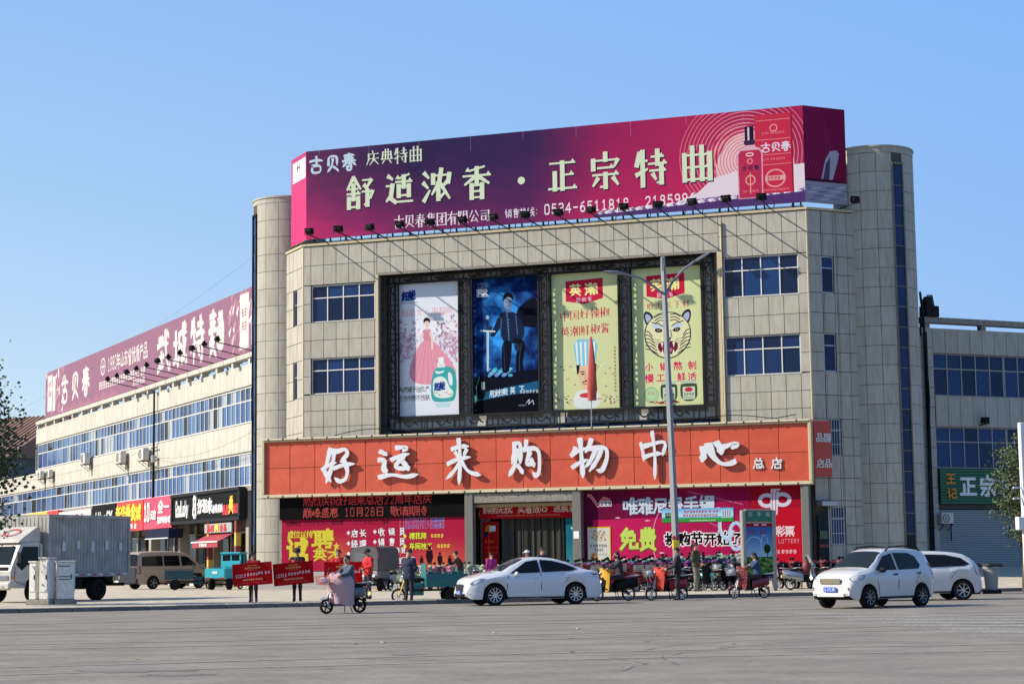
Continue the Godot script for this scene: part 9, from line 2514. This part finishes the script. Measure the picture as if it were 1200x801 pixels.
	var rows:=[
		["near row by lamp post",2.3,-72.2,0.52,8,285.0],["middle row by magenta banner",1.7,-77.6,0.60,13,95.0],["front row by magenta banner",1.6,-75.2,0.58,13,100.0],["back row by magenta banner",1.3,-80.2,0.60,15,280.0],["cluster beyond street sign",10.9,-74.6,0.62,5,100.0],["cluster behind white crossover",12.2,-77.0,0.7,4,285.0],["group by recruitment banner",-5.4,-84.5,0.9,7,75.0]]
	var n:=0
	for row in rows:
		for i in int(row[4]):
			var k:=(n*5 + i*3 + int(row[4])) % 8
			var x:float = row[1] + row[3]*i + rng.randf_range(-0.08,0.08)
			var z:float = row[2] - 0.25*row[3]*i*(1.0 if row[1] > -2 else 0.2) + rng.randf_range(-0.35,0.35)
			var lab:="%s, %s in %s" % [words[k],ORD[i],row[0]]
			var a:float = row[5] + rng.randf_range(-16,16)
			if protos[k] == null:
				protos[k] = thing("electric_scooter",lab,"scooter",on_ground(x,z),a,"scooters")
				scooter(protos[k],defs[k])
			else:
				copy(protos[k],"electric_scooter",lab,on_ground(x,z),a)
			n += 1
	# pink blanket over a scooter by the tricycle
	s = thing("electric_scooter","scooter wearing a dusty pink blanket behind the teal tricycle","scooter",on_ground(-2.75,-72.5),100,"scooters")
	scooter(s,{"paint":wine,"kind":"moped","quilt":mat(lin(0.40,0.16,0.22),0.9)})
# people: one skin grown round a skeleton of tapered bones
# bone: [a, b, ra, rb, colour]; facing +z, left hand at +x
func sd_bone(p:Vector3,a:Vector3,ab:Vector3,l2:float,ra:float,rb:float) -> Vector2:
	var t:=clampf((p - a).dot(ab) / l2,0.0,1.0)
	var d:=(p - a - ab*t).length()
	return Vector2(d - lerpf(ra,rb,t),d)
func skin_mesh(st:MB,bones:Array,cell:float,blend:float) -> void:
	var lo:=Vector3(INF,INF,INF);var hi:=-lo
	for b in bones:
		var r:float = maxf(b[2],b[3]) + cell*3
		for e in [b[0],b[1]]:
			lo = lo.min(e - Vector3.ONE*r);hi = hi.max(e + Vector3.ONE*r)
	var nx:=int((hi.x - lo.x) / cell) + 2;var ny:=int((hi.y - lo.y) / cell) + 2;var nz:=int((hi.z - lo.z) / cell) + 2
	var N:=nx*ny*nz
	var f:=PackedFloat32Array();f.resize(N);f.fill(9.0)
	var best:=PackedFloat32Array();best.resize(N);best.fill(99.0)
	var who:=PackedByteArray();who.resize(N)
	var bi:=0
	for b in bones:
		var r:float = maxf(b[2],b[3]) + cell*2.5
		var a:Vector3 = b[0];var ab:Vector3 = b[1] - b[0]
		var l2:=maxf(ab.length_squared(),1e-8)
		var p0:Vector3 = (a.min(b[1]) - Vector3.ONE*r - lo) / cell;var p1:Vector3 = (a.max(b[1]) + Vector3.ONE*r - lo) / cell
		var ra:float = b[2];var rb:float = b[3]
		for z in range(maxi(0,int(p0.z)),mini(nz,int(p1.z) + 2)):
			for y in range(maxi(0,int(p0.y)),mini(ny,int(p1.y) + 2)):
				for x in range(maxi(0,int(p0.x)),mini(nx,int(p1.x) + 2)):
					var q:=sd_bone(lo + Vector3(x,y,z)*cell,a,ab,l2,ra,rb)
					var i:=x + nx*(y + ny*z)
					if q.x < best[i]:best[i] = q.x;who[i] = bi
					var g:=f[i]
					var h:=maxf(blend - absf(g - q.x),0.0) / blend
					f[i] = minf(g,q.x) - h*h*blend*0.25
		bi += 1
	# surface nets
	var vid:={}
	var pos:=PackedVector3Array();var col:=PackedColorArray()
	var off:=[0,1,nx,nx + 1,nx*ny,nx*ny + 1,nx*ny + nx,nx*ny + nx + 1]
	for z in nz - 1:
		for y in ny - 1:
			var base:=nx*(y + ny*z)
			for x in nx - 1:
				var i:=base + x
				var m:=0
				for k in 8:
					if f[i + off[k]] < 0.0:m |= 1 << k
				if m == 0 or m == 255:continue
				var s:=Vector3.ZERO;var c:=0
				for e in [[0,1],[2,3],[4,5],[6,7],[0,2],[1,3],[4,6],[5,7],[0,4],[1,5],[2,6],[3,7]]:
					var a:int = e[0];var b:int = e[1]
					if ((m >> a) & 1) != ((m >> b) & 1):
						var fa:=f[i + off[a]];var fb:=f[i + off[b]]
						var t:=fa / (fa - fb)
						var pa:=Vector3(a & 1,(a >> 1) & 1,a >> 2);var pb:=Vector3(b & 1,(b >> 1) & 1,b >> 2)
						s += pa.lerp(pb,t);c += 1
				vid[i] = pos.size()
				pos.push_back(lo + (Vector3(x,y,z) + s / c)*cell)
				var kk:=0
				for k in 8:
					if best[i + off[k]] < best[i + off[kk]]:kk = k
				col.push_back(bones[who[i + off[kk]]][4])
	var nor:=PackedVector3Array();nor.resize(pos.size())
	var tris:=PackedInt32Array()
	for i in vid:
		var x:int = i % nx;var y:int = (i / nx) % ny;var z:int = i / (nx*ny)
		for ax in 3:
			var d:int = [1,nx,nx*ny][ax]
			var u:int = [nx,nx*ny,1][ax];var w:int = [nx*ny,1,nx][ax]
			var cu:int = [y,z,x][ax];var cw:int = [z,x,y][ax]
			if cu == 0 or cw == 0:continue
			var ina:=f[i] < 0.0;var inb:=f[i + d] < 0.0
			if ina == inb:continue
			if not (vid.has(i - u) and vid.has(i - w) and vid.has(i - u - w)):continue
			var q:=[vid[i],vid[i - u],vid[i - u - w],vid[i - w]]
			if not ina:q.reverse()
			tris.append_array([q[0],q[1],q[2],q[0],q[2],q[3]])
	for i in range(0,tris.size(),3):
		var a:=pos[tris[i]];var b:=pos[tris[i + 1]];var c:=pos[tris[i + 2]]
		var n:=(b - a).cross(c - a)
		for k in 3:nor[tris[i + k]] += n
	# turn normals outward using the field's gradient sign through one sample
	var flip:=0.0
	for i in range(0,tris.size(),303):
		var p:=pos[tris[i]];var n:=nor[tris[i]].normalized()
		var near:=9.0;var far:=9.0
		for b in bones:
			var ab:Vector3 = b[1] - b[0]
			near = minf(near,sd_bone(p + n*0.01,b[0],ab,maxf(ab.length_squared(),1e-8),b[2],b[3]).x);far = minf(far,sd_bone(p - n*0.01,b[0],ab,maxf(ab.length_squared(),1e-8),b[2],b[3]).x)
		flip += near - far
	for i in range(0,tris.size(),3):
		var a:=tris[i];var b:=tris[i + 1];var c:=tris[i + 2]
		if flip < 0:var t:=b;b = c;c = t
		var sg:=1.0 if flip >= 0 else -1.0
		st.v.push_back(st.xf*pos[a]);st.v.push_back(st.xf*pos[c]);st.v.push_back(st.xf*pos[b])
		st.n.push_back((st.xf.basis*nor[a]).normalized()*sg);st.n.push_back((st.xf.basis*nor[c]).normalized()*sg);st.n.push_back((st.xf.basis*nor[b]).normalized()*sg)
		st.c.push_back(col[a]);st.c.push_back(col[c]);st.c.push_back(col[b])
		for k in 3:st.t.push_back(Vector2.ZERO)
var head_cache:MB
func head_shape() -> MB:
	if head_cache:return head_cache
	var sk:=Color(0.46,0.26,0.17)
	var lip:=Color(0.36,0.13,0.10);var eye:=Color(0.03,0.025,0.02);var brow:=Color(0.04,0.03,0.025)
	var b:=[[V(0,0.035,-0.02),V(0,0.045,-0.015),0.088,0.085,sk],[V(0,0.0,0.01),V(0,-0.06,0.03),0.068,0.045,sk],[V(0,-0.085,0.045),V(0,-0.09,0.05),0.024,0.022,sk],[V(0,-0.03,-0.02),V(0,-0.16,-0.03),0.052,0.055,sk],
		[V(0,0.015,0.082),V(0,-0.022,0.098),0.010,0.014,sk],[V(-0.03,-0.05,0.072),V(0.03,-0.05,0.072),0.008,0.008,lip],
		[V(0.032,0.012,0.078),V(0.034,0.012,0.078),0.010,0.010,eye],[V(-0.032,0.012,0.078),V(-0.034,0.012,0.078),0.010,0.010,eye],[V(0.016,0.034,0.080),V(0.048,0.034,0.072),0.006,0.006,brow],[V(-0.016,0.034,0.080),V(-0.048,0.034,0.072),0.006,0.006,brow],
		[V(0.084,0.01,-0.01),V(0.084,-0.02,-0.005),0.016,0.012,sk],[V(-0.084,0.01,-0.01),V(-0.084,-0.02,-0.005),0.016,0.012,sk]]
	head_cache = MB.new()
	skin_mesh(head_cache,b,0.009,0.018)
	return head_cache
func add_hand(st: MB, wrist: Vector3, dir: Vector3, palm: Vector3, curl: float, sk: Color) -> void:
	var d:=dir.normalized();var n:=(palm - d*palm.dot(d)).normalized();var s:=d.cross(n)
	st.col = sk
	var mid:=wrist + d*0.05
	var rows:=[]
	for i in 5:
		var t:=i / 4.0
		var row:=[]
		var w:=lerpf(0.026,0.042,minf(1.0,t*1.6));var h:=0.016
		for k in 9:
			var a:=TAU*k / 8
			row.push_back(wrist + d*(t*0.09) + s*cos(a)*w + n*sin(a)*h)
		rows.push_back(row)
	st.grid(rows,mid)
	for k in 4:
		var root:=wrist + d*0.085 + s*(-0.030 + 0.020*k)
		var L:float = [0.062,0.074,0.070,0.054][k]
		var d1:=(d*cos(curl*0.6) + n*sin(curl*0.6)).normalized();var d2:=(d*cos(curl*1.5) + n*sin(curl*1.5)).normalized()
		st.tube([root,root + d1*L*0.5,root + d1*L*0.5 + d2*L*0.5],[0.0095,0.009,0.007],6)
	var tr:=wrist + d*0.03 - s*0.032
	var td:=(d*0.6 - s*0.7 + n*0.35).normalized()
	st.tube([tr,tr + td*0.035,tr + td*0.035 + (d*0.9 + n*0.3).normalized()*0.03],[0.012,0.011,0.008],6)
# J: joint overrides; L: look {top, legs, shoe, skin, hair, cap, long, vest, mask}
func person(label:String,at:Vector3,turn:float,J:Dictionary,L:Dictionary,size:=1.0) -> Node3D:
	var o:=thing("person",label,"person",at,turn,"people")
	var j:={"hip":V(0,0.92,0),"waist":V(0,1.06,0),"chest":V(0,1.27,0),"neck":V(0,1.43,-0.01),"head":V(0,1.60,0.02),
		"sl":V(0.175,1.38,-0.01),"sr":V(-0.175,1.38,-0.01),"el":V(0.23,1.12,-0.03),"er":V(-0.23,1.12,-0.03),"wl":V(0.22,0.88,0.05),"wr":V(-0.22,0.88,0.05),
		"hl":V(0.085,0.90,0),"hr":V(-0.085,0.90,0),"kl":V(0.095,0.49,0.02),"kr":V(-0.095,0.49,0.02),"al":V(0.10,0.085,-0.02),"ar":V(-0.10,0.085,-0.02),"tl":V(0.12,0.045,0.13),"tr":V(-0.12,0.045,0.13)}
	for k in J:
		if j.has(k):j[k] = J[k]
	var top:Color = L.get("top",Color(0.03,0.03,0.04));var legs:Color = L.get("legs",Color(0.02,0.02,0.025));var shoe:Color = L.get("shoe",Color(0.02,0.02,0.02));var sk:=Color(0.46,0.26,0.17)
	var sleeve:Color = L.get("sleeve",top)
	var f:float = L.get("bulk",1.0)
	var bones:=[]
	bones.push_back([j.chest,j.neck + (j.chest - j.neck)*0.35,0.135*f,0.085*f,top])
	for s in ["l","r"]:
		var so:Vector3 = (j["s" + s] - j.chest)*0.42
		bones.push_back([j.chest + so*0.9,j.waist + so*0.75,0.105*f,0.10*f,top])
		bones.push_back([j.waist + so*0.7,j.hip + so*0.85 - (j.waist - j.hip).normalized()*0.03,0.105*f,0.115*f,top])
		bones.push_back([j.neck + (j.chest - j.neck)*0.3,j["s" + s],0.07,0.068*f,top])
		bones.push_back([j["s" + s],j["e" + s],0.062*f,0.050*f,sleeve])
		bones.push_back([j["e" + s],j["w" + s],0.050*f,0.036,sleeve])
		bones.push_back([j["h" + s],j["k" + s],0.092,0.062,legs])
		bones.push_back([j["k" + s],j["a" + s],0.060,0.045,legs])
		bones.push_back([j["a" + s] - V(0,0.03,0),j["t" + s],0.046,0.034,shoe])
	bones.push_back([j.neck,j.neck.lerp(j.head,0.4),0.05,0.05,L.get("collar",sk)])
	var st:=MB.new()
	skin_mesh(st,bones,0.022,0.05)
	for s in ["l","r"]:
		var d:Vector3 = j["w" + s] - j["e" + s]
		if L.get("hands",true):add_hand(st,j["w" + s] + d.normalized()*0.02,d,J.get("palm",V(0,-0.3,1)),J.get("curl",0.9),L.get("glove",sk))
	# head turned as posed
	var hb:=Basis(Vector3.UP,deg_to_rad(J.get("look",0.0)))*Basis(Vector3.RIGHT,deg_to_rad(J.get("nod",0.0)))
	var hs:=head_shape()
	var hx:=Transform3D(hb,j.head)
	for i in hs.v.size():
		st.v.push_back(hx*hs.v[i]);st.n.push_back(hb*hs.n[i]);st.c.push_back(hs.c[i]);st.t.push_back(Vector2.ZERO)
	o.scale = Vector3.ONE*size
	put("body",st.mesh(),M.cloth,o)
	# hair
	var hair:Color = L.get("hair",Color(0.012,0.010,0.010))
	var b:=MB.new()
	b.col = hair
	var rows:=[]
	for i in 9:
		var th:=PI*0.62*i / 8.0
		var row:=[]
		for k in 17:
			var a:=TAU*k / 16.0
			var front:=maxf(0.0,sin(a))
			var t:=th*(1.0 - 0.42*front)
			var rr:=0.101 + 0.004*sin(k*3.0 + i)
			row.push_back(V(sin(t)*cos(a)*rr*0.98,0.035 + cos(t)*rr*1.02,-0.012 + sin(t)*sin(a)*rr))
		rows.push_back(row)
	b.xf = hx
	b.grid(rows,V(0,0.02,-0.01))
	if L.get("long",false):
		var rw:=[]
		for i in 7:
			var t:=i / 6.0
			var row:=[]
			for k in 11:
				var a:=PI + PI*k / 10.0
				row.push_back(V(cos(a)*(0.10 - 0.02*t),0.03 - 0.30*t,-0.02 + sin(a)*(0.09 + 0.02*sin(t*3.0))))
			rw.push_back(row)
		b.grid(rw,V(0,-0.1,0.05))
	if L.get("tail",false):b.tube([V(0,0.06,-0.10),V(0,0.04,-0.16),V(0,-0.06,-0.19),V(0,-0.20,-0.17)],[0.03,0.04,0.035,0.012],8)
	put("hair",b.mesh(),M.vcol,o)
	if L.has("cap"):
		b = MB.new();b.col = L.cap;b.xf = hx
		b.lathe([Vector2(0.112,0.045),Vector2(0.116,0.075),Vector2(0.105,0.125),Vector2(0.06,0.155),Vector2(0,0.16)],V(0,0,-0.01),Vector3.UP,16)
		b.prism(PackedVector2Array([Vector2(-0.09,0.05),Vector2(0.09,0.05),Vector2(0.07,0.062),Vector2(-0.07,0.062)]),0.06,0.17)
		put("cap",b.mesh(),M.vcol,o)
	if L.has("mask"):
		b = MB.new();b.col = L.mask;b.xf = hx
		b.ball(V(0,-0.045,0.048),V(0.066,0.052,0.052),10)
		put("face_mask",b.mesh(),M.vcol,o)
	if L.has("vest"):
		b = MB.new();b.col = L.vest
		var rw:=[]
		for i in 6:
			var t:=i / 5.0
			var c:Vector3 = j.chest.lerp(j.hip,t) + V(0,0.09*(1 - t),0)
			var row:=[]
			for k in 21:
				var a:=-PI*0.5 + 0.34 + (TAU - 0.68)*k / 20.0 + PI
				row.push_back(c + V(cos(a)*0.205*f,0,sin(a)*0.158*f))
			rw.push_back(row)
		b.grid(rw,(j.chest + j.hip)*0.5)
		put("vest",b.mesh(),M.vcol,o)
	return o
func red_placard(label:String,at:Vector3,turn:float,seed_:int,tilt:float,h0:float) -> void:
	var o:=thing("red_placard",label,"placard",at,turn,"red placards held at the kerb")
	var cv:=Cv.new(384,216,Color(0.66,0.05,0.08))
	cv.rect(150,22,90,6,Color(0.85,0.62,0.35));scribble(cv,120,40,150,18,Color(0.90,0.70,0.45),seed_);scribble(cv,150,66,90,9,Color(0.85,0.6,0.5),seed_ + 1)
	write(cv,"12315",24,104,34,Color(0.88,0.86,0.90),0.13,"hei",1.0,1.0,-0.05);scribble(cv,140,96,100,26,Color(0.86,0.82,0.86),seed_ + 2);scribble(cv,246,88,110,26,Color(0.86,0.84,0.90),seed_ + 3)
	scribble(cv,96,150,190,18,Color(0.90,0.72,0.55),seed_ + 4);scribble(cv,40,186,300,9,Color(0.82,0.5,0.45),seed_ + 5)
	var bs:=Transform3D(Basis(Vector3.BACK,deg_to_rad(tilt)),V(0,h0,0))
	put("sheet",board_mesh(1.30,0.72),printed(cv.im),o,bs*at3(-0.65,0,0.012));put("backing",boxm(V(1.30,0.72,0.02),0.004),tone("placard_red",0.40,0.012,0.02),o,bs*at3(0,0.36,0))
	var b:=MB.new();b.tube([V(-0.02,0.0,-0.02),V(-0.02,h0 + 0.5,-0.03)],0.016,6);put("pole",b.mesh(),M.black,o)
func build_people() -> void:
	var red:=Color(0.50,0.015,0.02);var black:=Color(0.015,0.015,0.018);var navy:=Color(0.015,0.022,0.05)
	# the three with placards stand on the kerb
	var hold:={"el":V(0.25,1.16,0.06),"er":V(-0.25,1.16,0.06),"wl":V(0.12,1.14,0.27),"wr":V(-0.12,1.14,0.27),"palm":V(0,-1,0.2),"curl":1.2}
	person("woman in a red top behind the leftmost red placard",on_ground(-8.55,-61.6),-2,hold.merged({"look":55.0,"nod":6.0},true),{"top":red,"tail":true,"shoe":Color(0.45,0.05,0.25)},0.94)
	red_placard("red placard with white lettering, leftmost of the three",on_ground(-8.50,-61.20),-4,11,4.0,0.56)
	person("man in black cap and red vest behind the middle red placard",on_ground(-7.15,-61.9),4,hold.merged({"wl":V(-0.05,1.18,0.26),"nod":22.0},true),{"top":black,"vest":red,"cap":black,"bulk":1.08},1.0)
	red_placard("red placard with white lettering, middle of the three",on_ground(-7.20,-61.48),6,21,4.5,0.56)
	person("person in a red top behind the third red placard",on_ground(-6.05,-64.6),0,hold.merged({"look":-15.0},true),{"top":red},0.98)
	red_placard("red placard partly hidden by the pink covered scooter, rightmost of the three",on_ground(-5.85,-64.2),0,31,0.0,0.56)
	# rider with the pink cover
	var sit:={"hip":V(0,0.80,-0.02),"waist":V(0,0.94,-0.01),"chest":V(0,1.16,0.03),"neck":V(0,1.32,0.06),"head":V(0,1.49,0.10),"sl":V(0.175,1.27,0.04),"sr":V(-0.175,1.27,0.04),"el":V(0.27,1.10,0.24),"er":V(-0.27,1.10,0.24),"wl":V(0.26,1.06,0.46),"wr":V(-0.26,1.06,0.46),
		"hl":V(0.10,0.80,0.02),"hr":V(-0.10,0.80,0.02),"kl":V(0.15,0.74,0.42),"kr":V(-0.15,0.74,0.42),"al":V(0.13,0.42,0.36),"ar":V(-0.13,0.42,0.36),"tl":V(0.13,0.39,0.50),"tr":V(-0.13,0.39,0.50),"palm":V(0,-1,0),"curl":1.3}
	person("woman in a blue grey jacket riding the scooter with the pink cover",V(-4.52,0,-51.42),310,sit.merged({"look":12.0},true),{"top":Color(0.06,0.09,0.13),"bulk":1.05},0.97)
	var cv:=thing("leg_cover","pale pink padded cover spread over the rider's legs and handlebars","cover",V(-4.66,0,-51.3),220)
	var rows:=[]
	var prof:=[[0.05,1.02],[0.20,1.08],[0.33,1.08],[0.40,1.00],[0.41,0.88],[0.40,0.74],[0.39,0.60],[0.40,0.46],[0.42,0.34]]
	for i in prof.size():
		var row:=[]
		for k in 25:
			var a:=deg_to_rad(-118.0 + 236.0*k / 24.0)
			var rr:float = prof[i][0]*(1.0 + (0.05*sin(k*1.3 + i*0.5) + 0.03*sin(k*2.9))*i / 8.0)
			row.push_back(V(0.10 + cos(a)*rr*0.98 - 0.04*i / 8.0,prof[i][1] + 0.025*sin(k*0.9 + i) - (0.12*absf(sin(a)) if i > 1 else 0.0),sin(a)*rr*0.92))
		rows.push_back(row)
	var cb:=MB.new();cb.grid(rows,V(0.1,0.5,0));put("quilted_sheet",cb.mesh(),mat(lin(0.52,0.34,0.35),0.9,0.0,noise_tex("quiltp",0.03,Color(0.86,0.82,0.84),Color(1,1,1),4),V(3,3,3)),cv)
	# others standing
	person("person in a bright red jacket and black cap standing behind the pink covered scooter",on_ground(-5.0,-64.2),-50,{"el":V(0.26,1.14,0.04),"er":V(-0.26,1.14,0.04),"wl":V(0.08,1.06,0.24),"wr":V(-0.08,1.06,0.24),"nod":24.0},{"top":red,"cap":black,"bulk":1.1},0.98)
	person("man in a long navy jacket standing with his back to the road",V(-3.45,0,-61.3),150,{"el":V(0.24,1.13,0.02),"er":V(-0.24,1.13,0.02),"wl":V(0.10,1.04,0.22),"wr":V(-0.10,1.04,0.22),"nod":25.0,"hip":V(0,0.86,0)},{"top":navy,"legs":black,"shoe":Color(0.12,0.30,0.45),"bulk":1.18},1.03)
	person("woman in a dark brown jacket leaning over the scooter in the dusty pink blanket",on_ground(-2.15,-75.0),268,{"chest":V(0,1.22,0.10),"neck":V(0,1.37,0.17),"head":V(0,1.53,0.22),"sl":V(0.175,1.32,0.14),"sr":V(-0.175,1.32,0.14),"el":V(0.22,1.16,0.34),"er":V(-0.22,1.16,0.34),"wl":V(0.2,1.10,0.56),"wr":V(-0.2,1.10,0.56)},{"top":Color(0.035,0.02,0.02),"hair":black,"bulk":1.1},1.0)
	person("person in a magenta jacket among the scooters before the recruitment banner",on_ground(-1.0,-80.0),200,{"nod":15.0},{"top":Color(0.28,0.015,0.16),"bulk":1.12},0.92)
	person("dark-haired person in black seen above the sedan roof",on_ground(1.05,-72.0),40,{"nod":10.0},{"top":navy},1.0)
	person("person in a white hat half hidden behind the sedan windscreen",on_ground(0.5,-75.0),300,{},{"top":Color(0.35,0.22,0.22),"cap":Color(0.65,0.65,0.66)},0.94)
	person("masked rider in a dark jacket on the large black scooter behind the sedan",V(3.46,0,-62.35),284,sit.merged({"look":6.0},true),{"top":Color(0.03,0.025,0.03),"mask":black,"sleeve":Color(0.02,0.018,0.028),"long":true},1.0)
	person("man in a black jacket standing beside the small red scooter",V(5.35,0,-62.0),262,{"el":V(0.25,1.12,0.08),"er":V(-0.25,1.12,0.08),"wl":V(0.2,1.04,0.32),"wr":V(-0.2,1.04,0.32),"nod":6.0},{"top":black,"collar":Color(0.02,0.06,0.25),"legs":black,"shoe":navy,"bulk":1.08},1.0)
	person("woman in a camouflage green jacket standing right of the lamp post",on_ground(6.85,-71.2),62,{"look":25.0,"wl":V(0.14,1.0,0.18),"wr":V(-0.14,1.0,0.18)},{"top":Color(0.045,0.045,0.025),"legs":Color(0.16,0.15,0.11),"tail":true,"bulk":1.1},1.06)
	person("woman in a navy jacket sitting on the scooter with the burgundy floral quilt",V(8.20,0,-63.9),285,sit.merged({"wl":V(0.1,1.16,0.26),"wr":V(-0.1,1.16,0.26),"nod":20.0},true),{"top":Color(0.02,0.05,0.12),"long":true},0.95)
# plants
func tree(called:String,label:String,at:Vector3,h:float,crown:Vector3,crown_c:Vector3,n_clump:int,n_leaf:int,leaf:float,cols:Array,seed_:int,trunk_r:float) -> void:
	var o:=thing(called,label,"tree",at,0,"street trees")
	var r:=RandomNumberGenerator.new();r.seed = seed_
	var b:=MB.new()
	b.tube([V(0,0,0),V(0.05,h*0.3,0.03),V(-0.04,h*0.55,0),V(0.02,h*0.85,0.05)],[trunk_r,trunk_r*0.8,trunk_r*0.55,trunk_r*0.2],8)
	var tips:=[]
	for i in n_clump:
		var d:=V(r.randfn(),r.randfn()*0.9,r.randfn()).normalized()*pow(r.randf(),0.45)
		var p:=crown_c + d*crown
		tips.push_back(p)
		var root:=V(0,clampf(p.y - crown.y*0.7,h*0.25,h*0.8),0)
		b.tube([root,root.lerp(p,0.5) + V(r.randf_range(-0.1,0.1),0.1,r.randf_range(-0.1,0.1)),p],[trunk_r*0.28,trunk_r*0.16,0.012],5,false)
	put("trunk",b.mesh(),tone("bark",0.07,0.055,0.04,0.9),o)
	var f:=MB.new()
	for p in tips:
		for i in n_leaf:
			var q:Vector3 = p + V(r.randfn(),r.randfn()*0.8,r.randfn())*leaf*3.0
			var bs:=Basis(Vector3(r.randfn(),r.randfn(),r.randfn()).normalized(),r.randf()*TAU)
			var L:=leaf*r.randf_range(0.7,1.3)
			f.col = cols[r.randi() % cols.size()]
			var u:=bs.x*L;var w:=bs.y*L*0.42;var nn:=bs.z*L*0.12
			f.tri(q,q + u*0.5 + w + nn,q + u);f.tri(q,q + u,q + u*0.5 - w + nn)
	var m:StandardMaterial3D
	if not M.has("leaf"):
		m = mat(Color.WHITE,0.6);m.vertex_color_use_as_albedo = true
		m.backlight_enabled = true;m.backlight = Color(0.10,0.14,0.04);M.leaf = m
	put("crown",f.mesh(),M.leaf,o)
func build_plants() -> void:
	var dark:=[Color(0.035,0.058,0.022),Color(0.045,0.07,0.025),Color(0.030,0.048,0.020),Color(0.055,0.075,0.03)]
	var mid:=[Color(0.06,0.09,0.03),Color(0.08,0.11,0.035),Color(0.045,0.07,0.025),Color(0.11,0.12,0.04)]
	tree("dark_tree","dark leafy street tree cut off by the left edge",V(-17.45,0.12,-60.4),7.4,V(1.15,3.1,1.1),V(0,4.5,0),75,80,0.13,dark,5,0.13)
	tree("young_tree","small green tree beside the white post at the right edge",on_ground(18.5,-68.5),5.8,V(1.15,2.0,1.1),V(0.25,3.8,0),60,100,0.09,mid,9,0.10)
